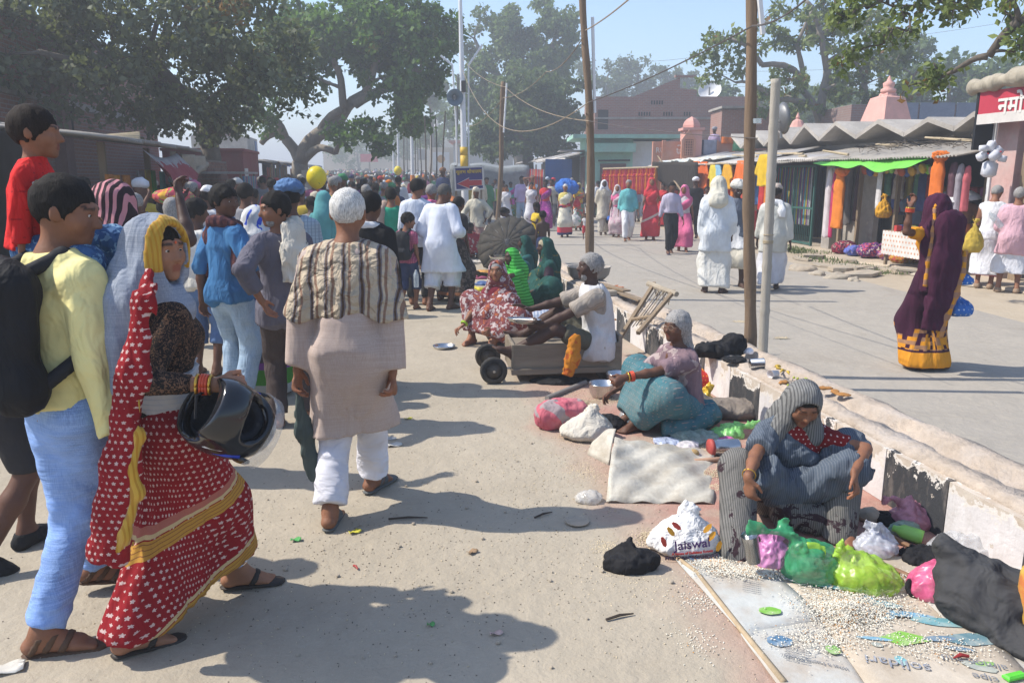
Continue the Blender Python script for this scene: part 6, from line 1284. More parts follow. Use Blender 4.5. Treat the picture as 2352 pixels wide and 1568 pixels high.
v_,f_=sdf_mesh([RC((0,0,0),tuple((b_-a)*.45+V(-.01,0,0)),.012,.045,.03,(V(0,1,0),2.0)),RC(tuple((b_-a)*.45+V(-.01,0,0)),tuple(b_-a),.045,.04,.03,(V(0,1,0),2.2),1)],.01,disp=lambda p:.006*nz(p,40,2,3));bag=ob('cloth_bag',mkmesh('bag',v_,f_,True),C('bag_green_grey',(.065,.085,.08),wr=.6),loc=a,label='dark green cloth bag hanging from the kurta man',cat='bag')
person((gp(20,1290)[0],gp(20,1290)[1]),1.6,-30,walk(.14,'l'),[('shorts','legs',cDark,dict(end=.5)),shirt(cMar,.4),('shoe','shoes',cBlack,{})],SK2,('short',HB,.014),.013,'bare-legged man in dark shoes mostly hidden behind the man in yellow',G)
# ---- young man in blue, white-shawled man, bearded man and those about them
pos,h=foot_h(545,925,428);s_=h/1.7;yb=-18
def L(px,py,y):return loc(pos,yb,s_,yp(px,py,y))
person(pos,h,yb,dict(pel=(0,0,.925),hd=(-98,-3,0),tw=-18,ra=L(612,690,5.55),re=(.6,-1,-.2),la=(-.24,-.02,.83),rcurl=.2,rf=(.1,-.06,.08),lf=(-.1,.08,.08)),[pants(cDenim,r=(.105,.085,.078)),shirt(cBlue,.62,hem=.09,loose=.02,collar=.025,amp=.01,fs=14),('scarf','scarf',C('scarf_maroon_check',(.13,.045,.04),'checks',(.05,.02,.03),size=.05),dict(tails=((-.10,-.05,-.30),(.12,-.02,-.26)),r=.045))],SK2,('short',HB,.02),.0095,'young man in denim-blue shirt looking back over his shoulder',G,eyes=True)
stand(478,862,460,-6,dict(hd=(-35,-4,0),ra=(.24,.02,.8)),[('jeans','legs',cDenim2,dict(r=(.1,.08,.085),end=.72)),shirt(cOff,.3),('shawl','capel',C('shawl_white',(.60,.59,.56),wr=.7),dict(drop=.52,loose=.055,amp=.012)),('shawl_tail','tails',MATS['shawl_white'],dict(pts=[(-.20,.0,1.2),(-.24,.02,.9),(-.26,.03,.72)],r0=.1,r1=.07))],SK2,('short',HB,.02),.012,'dark-haired man wrapped in a white shawl with cropped dark jeans',G)
pos,h=foot_h(672,978,443);s_=h/1.7;yb=12
def L(px,py,y):return loc(pos,yb,s_,yp(px,py,y))
br,sb=person(pos,h,yb,dict(pel=(0,0,.925),hd=(112,-6,0),tw=25,la=L(600,690,5.0),le=(-.6,-1,0),lcurl=.2),[pants(C('trousers_brown',(.06,.045,.042))),shirt(C('shirt_slate',(.115,.11,.14),wr=.6),.85,hem=.14,loose=.022,amp=.01),('shawl','tails',C('shawl_cream',(.58,.54,.46),wr=.6),dict(pts=[(.03,.11,1.36),(.085,.03,1.455),(.09,-.09,1.42),(.10,-.13,1.28),(.11,-.14,1.1)],r0=.06,r1=.10,sqf=1.9,amp=.014,fs=34)),('beard',lambda s:([EL(s.H(0,.045,-.075),(.05,.045,.045),s.Rh.T,.02),RC(s.H(-.03,.088,-.04),s.H(.03,.088,-.04),.008,k=.01),EL(s.H(0,.06,-.03),(.06,.06,.03),s.Rh.T,.005,True)],[],s.folds(.004,90,1)),HG,{}),('sandal','sandals',cLeath,{})],SK1,('short',HB,.014),.0095,'bearded man in slate shirt with cream shawl turning to look back',G,eyes=True)
stand(612,905,478,4,dict(female=True),[skirt(C('saree_leaf_grey',(.10,.085,.085),'blobs',(.02,.018,.02),(.26,.2,.2),.10,.45,zb=[(.05,.13,(.35,.36,.34)),(.13,.26,(.06,.22,.03)),(.26,.32,(.2,.06,.25))]),.05),('blouse','top',C('blue_white_print',(.02,.06,.45),'blobs',(.62,.64,.66),None,.16,.40),dict(sleeve=.5,hem=.05,loose=.03)),('veil','veil',C('veil_white_blue',(.60,.62,.64),'blobs',(.03,.08,.5),None,.22,.36),dict(length=.5,w=.17))],SK1,None,.012,'woman in white and royal-blue printed head scarf beside the bearded man',G)
stand(690,885,425,8,dict(hd=(0,-5,0),fat=1.12),[pants(cDark),shirt(C('check_shirt_blue',(.36,.44,.50),'checks',(.22,.27,.33),size=.028,duty=.22),.9,loose=.03,hem=.2),turban(C('turban_blue',(.10,.19,.36),wr=.8),r=(.125,.135,.06))],SK2,('short',HB,.01),.012,'man in blue turban and fine checked shirt seen from behind',G)
p=yp(250,412,4.3);stand_p=(p[0],4.3)
person(stand_p,p[2]-.03,-10,dict(ra=(.34,.12,1.62),re=(1,-.2,-.4),hd=(-10,-6,0),fat=1.1),[shirt(C('shirt_rust_brown',(.23,.115,.05),wr=.6),.9,sl=(.9,.36),loose=.03,hem=.2),pants(cDark),('head_towel','veil',C('towel_pink_stripe',(.035,.02,.025),'stripes',(.55,.24,.26),size=.034,duty=.45,axis='x',wr=.5),dict(length=.12,w=.12,loose=.022,back=.02))],SK3,None,.011,'man in brown shirt holding a pink striped towel over his head',G)
stand(340,770,447,5,dict(),[shirt(C('shirt_pale',(.50,.47,.44),wr=.5),.9,loose=.03,hem=.2),pants(cDark)],SK2,('short',HG,.014),.014,'grey-haired man in pale shirt behind the veiled woman',G)
stand(425,800,457,6,dict(female=True),[('kameez','kurta',C('kameez_coral',(.46,.13,.10),wr=.6),dict(sleeve=.9,hem=.55)),pants(cGrey)],SK1,('bob',HG,.014),.014,'grey-haired person in coral red kameez with bag strap',G)
stand(398,740,462,10,dict(la=(-.2,.05,1.75),ra=(.2,.05,1.75)),[shirt(C('royal_blue_cloth',(.03,.05,.35)),.4),skirt(cNavy,.2)],SK2,('short',HB,.012),.016,'person in royal blue carrying a bright bundle on the head',G)
v_,f_=sdf_mesh([EL((0,0,0),(.22,.18,.10)),EL((.1,0,-.03),(.16,.15,.09))],.025,disp=lambda p:.02*nz(p,18,2,3));c=yp(398,452,gp(398,740)[1]);ob('head_bundle',mkmesh('bundle',v_,f_,True),C('bundle_print',(.45,.07,.10),'blobs',(.62,.35,.05),(.2,.4,.1),.09,.45),loc=c,label='orange and red patterned cloth bundle carried on a head',cat='bundle')
stand(500,730,432,0,dict(),[shirt(cWhite,.5),pants(cDark),('cap','turban',cWhite,dict(r=(.092,.11,.05),z=.07))],SK2,('short',HB,.01),.016,'man in white cap behind the young man in blue',G)
stand(585,760,423,-4,dict(fat=1.1),[shirt(cGrey,.4),pants(cDark)],SK2,('short',HB,.015),.014,'broad dark-haired man in grey behind the young man in blue',G)
stand(862,900,445,-14,dict(hd=(-20,-5,0)),[shirt(C('jacket_black',(.012,.012,.013),wr=.5),.9,loose=.03,hem=.12,collar=.02),pants(cDark),('scarf','scarf',cWhite,dict(tails=((-.1,-.1,-.14),),r=.03))],SK2,('short',HB,.016),.012,'man in black jacket with white scarf ahead of the towel-draped man',G)
stand(905,690,433,0,dict(female=True,fat=1.08),[('kameez','kurta',cGrn,dict(sleeve=.0,hem=.42,loose=.02)),pants(C('salwar_green',(.03,.2,.13))),('shawl','tails',C('shawl_beige',(.40,.31,.25),'weave',(.3,.22,.18)),dict(pts=[(-.10,.05,1.46),(-.16,-.08,1.36),(-.19,-.12,1.0),(-.2,-.12,.75)],r0=.07,r1=.1,sqf=1.6))],SK1,('bun',HB,.014),.014,'woman in green kameez with beige shawl and hair in a bun',G)
stand(962,700,413,-6,dict(hd=(-25,-8,0)),[shirt(C('shirt_white_blue',(.56,.61,.70),wr=.5),.92,loose=.022,hem=.1,collar=.02),pants(cBlack)],SK1,('short',HB,.02),.013,'man in crisp white shirt and black trousers seen from behind',G)
pos,h=foot_h(938,712,494);yb=-22;boy,sk_b=person(pos,h*1.0,yb,dict(child=.35,hd=(-45,-12,0),rf=(.09,.12,.08),lf=(-.09,-.1,.08)),[shirt(C('boy_pink_check',(.50,.16,.22),'checks',(.25,.05,.12),size=.03),.36,loose=.02),('shorts','legs',cNavy,dict(end=.66,r=(.1,.085,.085)))],SK1,('short',HB,.018),.011,'boy in pink checked shirt wearing a black school backpack',G)
bb,_c=back_bag(boy,sk_b,C('bag_charcoal',(.02,.021,.025),rough=.8),MATS['bag_strap'],.16,.24,.085);tag(bb,'black school backpack worn by the boy','backpack')
MB().lathe([(.001,0),(.03,.001),(.032,.01),(.032,.15),(.03,.17),(.014,.2),(.013,.215),(.001,.216)],14).build('water_bottle',plastic('bottle_clear',(.55,.62,.66),.45,.1),loc=yp(956,645,9.6)-V(0,0,.08),smooth=True,label='clear plastic water bottle in the boy hand',cat='bottle')
pos,h=foot_h(1012,712,428);s_=h/1.66;yb=-18
person(pos,s_*1.7,yb,dict(pel=(0,0,.925),lean=(6,10),hd=(-30,-22,0),lf=(-.11,-.12,.08),rf=(.12,.08,.08),ra=(.24,.24,1.02),la=(-.2,.25,1.05),rfy=-30),[('pyjama','legs',C('pyjama_rolled',(.62,.64,.70),wr=.6),dict(r=(.13,.12,.105),end=.72,cuff=.014,amp=.013)),('kurta','kurta',C('kurta_white',(.64,.68,.78),wr=.5,wscale=6,stretch=(1,1,.3)),dict(sleeve=.9,loose=.045,hem=.52,r=(.21,.18,.17),l1=.62,amp=.01,fs=9,wamp=.016))],SK2,('short',HS,.009),.0105,'barefoot man in long white kurta with rolled-up trousers',G)
stand(996,690,424,0,dict(),[shirt(cPink,.5),pants(cGrey),('scarf','scarf',cPink,dict(tails=((-.1,-.1,-.1),)))],SK1,('crop',HG,.008),.016,'close-cropped grey man with pink cloth round his neck',G)
stand(1046,690,452,-30,dict(female=True,lean=(6,10),hd=(-20,-15,0)),[skirt(C('saree_brown_print',(.06,.045,.04),'blobs',(.16,.12,.10),None,.06,.45,zb=[(.12,.17,(.28,.12,.06))]),.07,r=(.17,.2,.24)),('blouse','top',cDark,dict(sleeve=.4,loose=.015)),pallu(MATS['saree_brown_print'])],SK2,('bun',HB,.014),.014,'stooping woman in dark brown printed saree behind the white kurta',G)
pos,h=foot_h(1095,590,428);person(pos,h-.05,165,dict(hd=(20,-4,0),ra=(.36,.25,.98),la=(-.25,.05,.93),le=(-1,-.3,.1)),[shirt(C('shirt_khaki',(.52,.49,.40),wr=.6),.9,loose=.035,hem=.2),('lungi','web',C('lungi_pink_brown',(.36,.24,.21),'checks',(.26,.16,.15),size=.08),dict(l0=0,l1=.6,r=(.17,.13,.12),n=4)),turban(C('turban_cream',(.54,.49,.40),wr=.8),r=(.105,.115,.06))],SK2,None,.016,'man in khaki shirt and cream turban leaning on a stick','people by the kerb')
a,b_=gp(1068,600),yp(1090,470,17.2);MB().tube([(0,0,0),tuple(b_-a)],[.016,.02],7).build('walking_stick',M_bam,loc=a,label='bamboo stick held by the turbaned man in khaki',cat='stick')
# ---- people sitting along the kerb
def sit(px,py,top,yaw,pose,wear,sk,hair,step,label,dy=0.0,s=None,pz=.2,z0=0.0,eyes=False,group='people begging along the kerb',pt=None,**k):
 """seated figure: the seat pixel gives the place, the head top the scale unless given"""
 pos=gp(px,py)if pt is None else np.array([pt[0],pt[1],0.])
 return person(pos,1.7*s,yaw,pose,wear,sk,hair,step,label,group,z0=z0,eyes=eyes,**k)
SQ=dict(pel=(0,-.12,.19),lf=(-.17,.26,.08),rf=(.17,.26,.08),lk=(-.35,.3,1),rk=(.35,.3,1),female=True)
pos=np.array([1.40,3.70,0]);yq=176;s_=.85
def L(px,py,y):return loc(pos,yq,s_,yp(px,py,y))
fl,fr_=gp(1925,1235),gp(1692,1268);fl[2]=fr_[2]=.075
cSq=C('saree_slate',(.075,.095,.125),'stripes',(.12,.14,.17),size=.012,duty=.3,axis='x',wr=.6,wscale=9,var=.3);cStr=C('saree_stripe_leaf',(.17,.165,.155),'stripes',(.085,.083,.08),size=.011,duty=.45,axis='x',wr=.4)
def leafpatch(m):
 nt=m.node_tree;k=NB(nt);b=nt.nodes['Principled BSDF'];old=b.inputs['Base Color'].links[0].from_socket;v=k.coord();n=k.noise(v,5.2,5,.7,1.2);k.link(k.mix(k.math('GREATER_THAN',n,.565),old,(.035,.02,.026,1)),b.inputs['Base Color'])
leafpatch(cStr)
sq,sks=person(pos,1.7*s_,yq,dict(female=True,fat=1.1,pel=(0,-.10,.13),lean=(4,12),hd=(4,-30,-3),lf=loc(pos,yq,s_,fl),rf=loc(pos,yq,s_,fr_),lk=(-.5,.25,1),rk=(.55,.25,1),lfy=14,rfy=-14,la=L(1962,1088,3.38),ra=L(1700,1135,3.22),le=(-1,-.5,.3),re=(1,-.2,.2),lh=(-.1,.45,-.9),rh=(-.12,.15,-1),lcurl=.32,rcurl=.3,hunch=.6,lt=(.3,.5,.5),rt=(-.6,.6,0)),[('blouse','top',C('blouse_red_dots',(.20,.012,.014),'dots',(.55,.42,.4),size=.028,duty=.3,wr=.4),dict(sleeve=.36,hem=-.05,loose=.012)),('skirt','web',cStr,dict(l0=0,l1=1.0,r=(.175,.118,.10),n=2,amp=.009,fs=24,k=.04,ex=.22,hem=.012)),('between_folds','tails',cStr,dict(pts=[(-.1,.16,.10),(.0,.10,.14),(.1,.16,.10)],r0=.10,r1=.10,ax=(0,1,0),sqf=1.2,amp=.014)),('thigh_drape',lambda s:([RC(s.hip[0],s.kn[0],.13,.122,.05),RC(s.kn[0],s.kn[0]+(s.an[0]-s.kn[0])*.45,.122,.105,.05,None,1)],[],s.folds(.010,22,5)),cSq,{}),('drape','band',cSq,dict(p0=(-.02,0,.06),nrm=(-.55,0,.8),half=.17,loose=.03,amp=.012)),('lap_cloth','tails',cSq,dict(pts=[(-.26,.22,.42),(-.08,.12,.27),(.10,.12,.26),(.24,.22,.40)],r0=.11,r1=.11,ax=(0,1,-.2),sqf=1.2,amp=.014)),('drape_sleeve',lambda s:([RC(s.sh[1],s.el[1]*.75+s.sh[1]*.25,.085,.075,.03,None,1)],[],s.folds(.01,25,3)),cSq,{}),('veil','veil',C('veil_stripe_grey',(.20,.20,.195),'stripes',(.09,.09,.09),size=.014,duty=.42,axis='x',wr=.4),dict(length=.30,w=.15,loose=.016,amp=.008,face=(.076,.106),fz=-.022))],SK1,('bob',HB,.006),.0065,'woman in slate striped saree squatting before scattered rice and bags','people begging along the kerb',eyes=False)
p=sks.el[1]+(sks.ha[1]-sks.el[1])*.86;ax=unit(sks.ha[1]-sks.el[1]);u=unit(np.cross(ax,V(0,1,0)));w_=np.cross(ax,u);MB().tube([tuple(p+(u*cos(a)+w_*sin(a))*.035)for a in np.linspace(0,2*pi,17)],.0035,6).build('bangle',MATS['bangle_gold'],sq,smooth=True)
pos=np.array([1.16,5.22,0]);yq=112;s_=.90
def L(px,py,y):return loc(pos,yq,s_,yp(px,py,y))
fo_=gp(1462,990);fo_[2]=.075
cTeal=C('skirt_teal',(.055,.16,.19),'dots',(.30,.22,.20),size=.03,duty=.22,wr=.6,wscale=8,var=.25,dirt=(.2,.18,.15))
ow,sko=person(pos,1.7*s_,yq,dict(female=True,fat=1.05,pel=(0,-.04,.14),lean=(3,8),hd=(16,2,0),hunch=.4,lf=loc(pos,yq,s_,fo_),rf=(.16,.34,.08),lk=(-.75,.35,.75),rk=(.6,.4,.6),la=L(1432,868,4.98),ra=L(1400,905,5.35),le=(-.5,-.4,-.8),lh=(-.1,.9,-.35),lcurl=.5,lt=(.3,.2,.9)),[('blouse','top',C('blouse_mauve',(.20,.135,.155),'blobs',(.36,.29,.28),None,.10,.42,wr=.6),dict(sleeve=.44,hem=-.04,loose=.024,amp=.01)),('skirt','web',cTeal,dict(l0=0,l1=.93,r=(.185,.12,.11),n=5,amp=.013,fs=20)),('skirt_hem','tails',cTeal,dict(pts=[(-.05,-.2,.10),(-.15,-.05,.09),(-.2,.12,.08),(-.15,.24,.07)],r0=.13,r1=.08,ax=(0,0,1),sqf=1.2,amp=.014)),('chest_skin',lambda s:([EL(s.neck+s.fw*.085-s.up*.06,(.03,.03,.05))],[],None),SK2,{})],SK2,('bob',hairmat('hair_grey_long',(.33,.32,.31)),.014),.0078,'old woman with glasses in mauve blouse and teal skirt holding out a steel bowl','people begging along the kerb',eyes=True)
gl=MB()
for q in(-1,1):gl.tube([tuple(sko.H(q*.033+.023*cos(a),.104,.002+.018*sin(a)))for a in np.linspace(0,2*pi,13)],.0022,5);gl.tube([tuple(sko.H(q*.056,.104,.006)),tuple(sko.H(q*.078,.0,.008))],.0018,4)
gl.tube([tuple(sko.H(-.011,.107,.004)),tuple(sko.H(.011,.107,.004))],.002,4);gl.build('glasses',mat('glasses_frame',(.25,.17,.12),.4),ow)
for t,m_ in((.93,'bangle_gold'),(.80,'bangle_red'),(.84,'bangle_red'),(.76,'bangle_red')):
 p=sko.el[0]+(sko.ha[0]-sko.el[0])*t;ax=unit(sko.ha[0]-sko.el[0]);u=unit(np.cross(ax,V(0,0,1)));w_=np.cross(ax,u);MB().tube([tuple(p+(u*cos(a)+w_*sin(a))*.036)for a in np.linspace(0,2*pi,17)],.005,6).build('bangle',MATS[m_],ow,smooth=True)
pos=np.array([.74,6.62,0]);yq=100;s_=.97
def L(px,py,y):return loc(pos,yq,s_,yp(px,py,y))
cVest=C('vest_white',(.55,.55,.56),wr=.6,dirt=(.33,.31,.29));cTee=C('tee_dusty',(.33,.29,.25),'stripes',(.25,.22,.19),size=.02,duty=.4,axis='x',wr=.5)
cm,skc=person(pos,1.7*s_,yq,dict(pel=(0,0,.33),lean=(-2,8),hunch=.6,hd=(4,4,0),lf=L(1178,805,6.45),rf=L(1200,770,6.9),lk=(-.2,.2,1),rk=(.3,.3,1),la=L(1235,752,6.45),ra=L(1200,715,6.75),le=(-.5,-.5,-.6),re=(.5,-.5,-.6),lh=(.1,1,.1),rh=(0,1,.45),lcurl=.45,rcurl=.12,lt=(0,.2,1),rt=(-1,.2,.4),lfp=35,rfp=35),[('shirt','top',cTee,dict(sleeve=.44,hem=.06,loose=.022,amp=.008)),('shorts','legs',C('shorts_olive',(.10,.095,.07)),dict(end=.42,r=(.088,.08,.085),rise=.02)),('vest','top',cVest,dict(sleeve=0,hem=.14,loose=.042,flare=.04,amp=.010,cuts=[lambda s:(lambda x,y,z:np.abs((x-s.neck[0])*s.rt[0]+(y-s.neck[1])*s.rt[1]+(z-s.neck[2])*s.rt[2])-.155-.25*np.clip(s.chest[2]-.02-z,0,.2))])),('beard',lambda s:([EL(s.H(0,.045,-.078),(.052,.048,.046),s.Rh.T,.02),RC(s.H(-.034,.088,-.038),s.H(.034,.088,-.038),.009,k=.01),EL(s.H(0,.105,-.058),(.03,.02,.012),s.Rh.T,.005,True)],[],s.folds(.005,90,1)),HG,{})],SK3,('short',HG,.016),.0085,'grey-bearded man in white vest sitting on a low wooden cart with a plate','people begging along the kerb',eyes=True)
pos=np.array([-.12,8.05,0]);yq=150;s_=.93
def L(px,py,y):return loc(pos,yq,s_,yp(px,py,y))
cMp=C('saree_maroon_print',(.17,.05,.055),'blobs',(.42,.36,.36),(.30,.09,.04),.05,.45,wr=.5)
mw,skm=person(pos,1.7*s_,yq,dict(female=True,pel=(0,-.04,.15),lean=(8,10),hd=(18,8,6),lf=(-.1,.34,.07),rf=(.22,.26,.08),lk=(-.6,.5,.5),rk=(.5,.4,.8),la=(-.1,.34,.22),ra=L(1042,775,7.75),re=(1,-.3,.3),rh=(.7,.3,-.5),rcurl=.4,lcurl=.4),[('skirt','web',cMp,dict(l0=0,l1=.9,r=(.18,.13,.11),n=5,amp=.012)),('blouse','top',cMar,dict(sleeve=.42,hem=0,loose=.015)),('drape','band',cMp,dict(p0=(0,0,.08),nrm=(.6,0,.7),half=.17,loose=.032,amp=.01)),('lap_cloth','tails',cMp,dict(pts=[(-.16,.1,.45),(.0,.2,.34),(.2,.2,.3)],r0=.15,r1=.12,ax=(0,1,0),sqf=1.2,amp=.012)),('veil','veil',cMp,dict(length=.34,loose=.014,face=(.07,.105)))],SK1,('bob',HG,.006),.009,'woman in maroon printed saree and veil touching a steel plate','people begging along the kerb',eyes=True)
for i,c in((1,'bangle_green'),(0,'bangle_green')):
 for t in(.84,.89):
  p=skm.el[i]+(skm.ha[i]-skm.el[i])*t;ax=unit(skm.ha[i]-skm.el[i]);u=unit(np.cross(ax,V(0,1,.2)));w_=np.cross(ax,u);MB().tube([tuple(p+(u*cos(a)+w_*sin(a))*.035)for a in np.linspace(0,2*pi,15)],.008,6).build('bangle',MATS.get(c)or mat(c,(.30,.48,.03),.35),mw,smooth=True)
cGs=C('saree_bright_green',(.03,.28,.035),'stripes',(.10,.50,.10),size=.045,duty=.35,axis='z',wr=.4)
pos=gp(1195,716);person(pos,1.7*.88,112,dict(female=True,pel=(0,-.04,.17),lean=(12,18),hd=(12,-4,0),lf=(-.12,.34,.08),rf=(.2,.3,.08),lk=(-.3,.3,1),rk=(.4,.3,1),la=(-.12,.42,.55),ra=(.25,.5,.55),le=(-1,-.2,.1),lh=(.2,.9,.1)),[('skirt','web',cGs,dict(l0=0,l1=.9,r=(.18,.12,.1),n=5)),('blouse','top',cGs,dict(sleeve=.4,hem=0,loose=.015)),('drape','band',cGs,dict(p0=(0,0,.08),nrm=(-.6,0,.7),half=.16,loose=.03)),('veil','veil',cGs,dict(length=.4,loose=.018))],SK3,None,.0105,'woman in bright green striped saree and veil','people begging along the kerb')
cDg=C('saree_dark_green',(.012,.06,.05),'blobs',(.02,.085,.075),(.12,.1,.03),.12,.42,wr=.5)
pos=gp(1262,700);person(pos,1.7*.97,100,dict(female=True,fat=1.15,pel=(0,-.02,.15),lean=(6,8),hd=(4,0,0),lf=(-.24,.3,.06),rf=(.24,.3,.06),lk=(-.8,.5,.25),rk=(.8,.5,.25),la=(-.22,.3,.22),ra=(.2,.3,.25)),[('skirt','web',cDg,dict(l0=0,l1=.95,r=(.2,.14,.12),n=5)),('blouse','top',C('blouse_dark_purple',(.05,.03,.045)),dict(sleeve=.4,hem=0,loose=.015)),('drape','band',cDg,dict(p0=(0,0,.08),nrm=(.6,0,.7),half=.16,loose=.03)),('veil','veil',cDg,dict(length=.5,w=.18,fy=.12,face=(.08,.115)))],SK3,('bob',hairmat('hair_yellow_grey',(.42,.36,.25)),.012),.0105,'heavy woman in dark green saree with grey hair seated by the kerb','people begging along the kerb')
pos=gp(1222,672);person(pos,1.7*.90,96,dict(female=True,pel=(0,0,.17),lean=(8,14),hd=(4,0,0),lf=(-.2,.3,.07),rf=(.2,.3,.07),lk=(-.5,.4,.6),rk=(.5,.4,.6),la=(-.1,.56,.56),ra=(.1,.4,.4),lh=(0,1,.1)),[('skirt','web',C('saree_teal_dark',(.02,.1,.1)),dict(l0=0,l1=.95,r=(.18,.13,.11),n=5)),('blouse','top',MATS['saree_teal_dark'],dict(sleeve=.4,hem=0)),('veil','veil',cDg,dict(length=.4,fy=.12,face=(.085,.12)))],SK3,('bun',HB,.012),.012,'dark-haired woman holding out a silver plate before the umbrella','people begging along the kerb')
pos=gp(1075,592);person(pos,1.7*.85,200,dict(female=True,pel=(0,-.05,.18),lean=(20,30),hd=(0,-20,0),lf=(-.16,.3,.08),rf=(.16,.3,.08),lk=(-.3,.3,1),rk=(.3,.3,1),la=(-.2,.5,.3),ra=(.2,.5,.3)),[('skirt','web',C('saree_red_white',(.36,.05,.06),'blobs',(.5,.42,.36),None,.1,.42),dict(l0=0,l1=.9,r=(.18,.12,.1),n=5)),('blouse','top',cRed,dict(sleeve=.4,hem=0)),('drape','band',MATS['saree_red_white'],dict(p0=(0,0,.08),nrm=(.6,0,.7),half=.16,loose=.03))],SK3,('bun',HB,.012),.016,'woman in red and white saree crouching beside the turbaned man','people begging along the kerb')
KG='children by the umbrella'
pos=gp(1188,590);person(pos,1.30,100,dict(child=.3,pel=(0,-.15,.85),lean=(45,62),hd=(0,-30,0),la=(-.15,.35,.55),ra=(.15,.4,.5)),[('shorts','legs',cDark,dict(end=.5))],SK3,('short',HB,.02),.016,'shirtless boy bending forward behind the umbrella',KG)
pos=gp(1232,606);person(pos,1.18,120,dict(child=.3,female=True,hd=(30,-5,0),la=(-.1,.3,1.25),ra=(.2,.1,.85)),[('dress','kurta',C('dress_yellow',(.62,.44,.04)),dict(sleeve=.25,hem=.4,r=(.15,.15,.17))),pants(C('salwar_orange',(.6,.25,.05)))],SK3,('bob',HB,.018),.016,'girl in yellow dress drinking beside the umbrella',KG)
pos=gp(1246,622);person(pos,1.06,10,dict(child=.4,hd=(-10,-5,0)),[('shorts','legs',cNavy,dict(end=.6))],SK3,('short',HB,.02),.016,'small bare-backed boy standing beside the girl in yellow',KG)
pos=gp(1165,580);person(pos,.95,170,dict(child=.5,female=True),[shirt(cNavy),skirt(cNavy,.2)],SK3,('short',HB,.02),.018,'small child peeping over the umbrella',KG)
# ---- people on the right carriageway
RG='people on the right carriageway'
def st(px,py,top,yaw,pose,wear,sk,hair,label,step=.02,**k):return stand(px,py,top,yaw,pose,wear,sk,hair,step,label,RG,**k)
st(1537,583,418,186,walk(.17,'r',hd=(12,-4,0)),[pants(cBlack),('belt','band',cLeath,dict(p0=(0,0,-.1),nrm=(0,0,1),half=.02,loose=.012,amp=0)),shirt(C('shirt_lilac_stripe',(.40,.36,.48),'stripes',(.5,.46,.56),size=.03),.9,hem=-.07,loose=.02,collar=.02),('sandal','sandals',cNavy,{})],SK2,('short',HB,.015),'man in lilac striped shirt and black trousers walking towards the camera',.015)
st(1567,578,424,170,walk(.14,'l',female=True,hd=(-20,-8,0)),saree(cPink,C('blouse_white_b',(.55,.5,.52)),cPink,C('veil_pink_white',(.64,.18,.32),zb=[(1.2,1.24,(.6,.55,.55))]),.12,n=3),SK1,None,'woman in pink saree walking beside the man in lilac',.015)
st(1440,553,412,182,walk(.2,'r',hd=(-8,0,0),fat=1.08),[pants(cWhite,r=(.11,.095,.09)),shirt(cTur,.9,hem=.1,loose=.024,collar=.02),('sandal','sandals',cLeath,{})],SK1,('short',HG,.012),'grey-haired man in turquoise shirt carrying a sports bag',.016)
st(1492,552,408,178,walk(.1,'l',female=True,fat=1.1,la=(-.15,.28,1.2)),saree(C('saree_scarlet',(.56,.05,.065),zb=[(.62,.68,(.6,.45,.35))],tilt=(.5,0),wr=.5),cRed,C('saree_scarlet2',(.56,.05,.065)),MATS['saree_scarlet2'],.1),SK1,None,'woman in scarlet saree covering her head',.016)
st(1385,540,413,180,walk(.15,'r',hd=(5,0,0)),[pants(cOff,r=(.12,.1,.1)),('kurta','kurta',C('kurta_beige',(.46,.42,.34),wr=.5),dict(sleeve=.7,hem=.5,loose=.035)),veil(cWhite,length=.2)],SK3,None,'dark man in beige kurta with white cloth over his head',.018)
st(1297,545,422,176,walk(.12,'r',female=True,fat=1.15),[skirt(C('saree_cream_dots',(.60,.57,.46),'blobs',(.25,.33,.28),None,.16,.36,zb=[(.0,.17,(.03,.04,.14)),(.17,.34,(.55,.05,.08))]),.08),('blouse','top',C('blouse_yellow',(.6,.5,.15)),dict(sleeve=.4,hem=-.05)),pallu(MATS['saree_cream_dots'],.15),('waist_fold','band',C('fold_red',(.5,.05,.08),'blobs',(.04,.05,.1),None,.1,.42),dict(p0=(0,0,-.06),nrm=(.2,0,1),half=.07,loose=.045))],SK1,('bun',HW,.012),'white-haired woman in cream spotted saree with red border',.017)
st(1252,530,412,178,walk(.14,'l',female=True),saree(cPur,cRed,cPur,None,.08),SK3,('bun',HB,.012),'woman in magenta saree with a blue bundle',.018)
st(1222,523,402,176,walk(.12,'r',ra=(.02,.08,1.62),re=(1,.1,0)),[pants(C('jeans_slate',(.09,.12,.16))),shirt(cWhite,.0,hem=.08,loose=.012),('scarf','scarf',cOr,dict(tails=((-.06,.1,-.32),(.05,.1,-.24)),r=.035))],SK1,('short',HS,.01),'man in white singlet with saffron scarf wiping his head',.018)
st(1198,520,404,186,walk(.12,'l'),[pants(cDenim,r=(.1,.08,.075)),shirt(C('shirt_lavender',(.48,.38,.58)),.75,hem=.1,loose=.024)],SK3,('short',HB,.016),'bearded young man in lavender shirt and blue jeans',.018)
st(1592,548,410,5,dict(),[pants(cBlack),('kurta','kurta',cBlack,dict(hem=.6,loose=.03)),turban(cWhite,r=(.115,.125,.065))],SK3,None,'man in black with white turban facing the saffron stall',.018)
st(1415,545,424,170,walk(.1,'l',female=True),saree(C('saree_pale_pink',(.55,.44,.47),'blobs',(.45,.2,.3),None,.06,.4),cPink,None,C('veil_pale',(.55,.5,.5)),.1),SK1,None,'woman in pale veil behind the man in turquoise',.02)
st(1328,530,420,182,walk(.1,'r',female=True),saree(C('saree_orange_green',(.5,.12,.08),'blobs',(.15,.3,.2),(.6,.4,.15),.12,.45),cYel,None,C('veil_olive',(.42,.38,.2)),.1),SK2,None,'woman in red and olive saree behind the white-haired woman',.02)
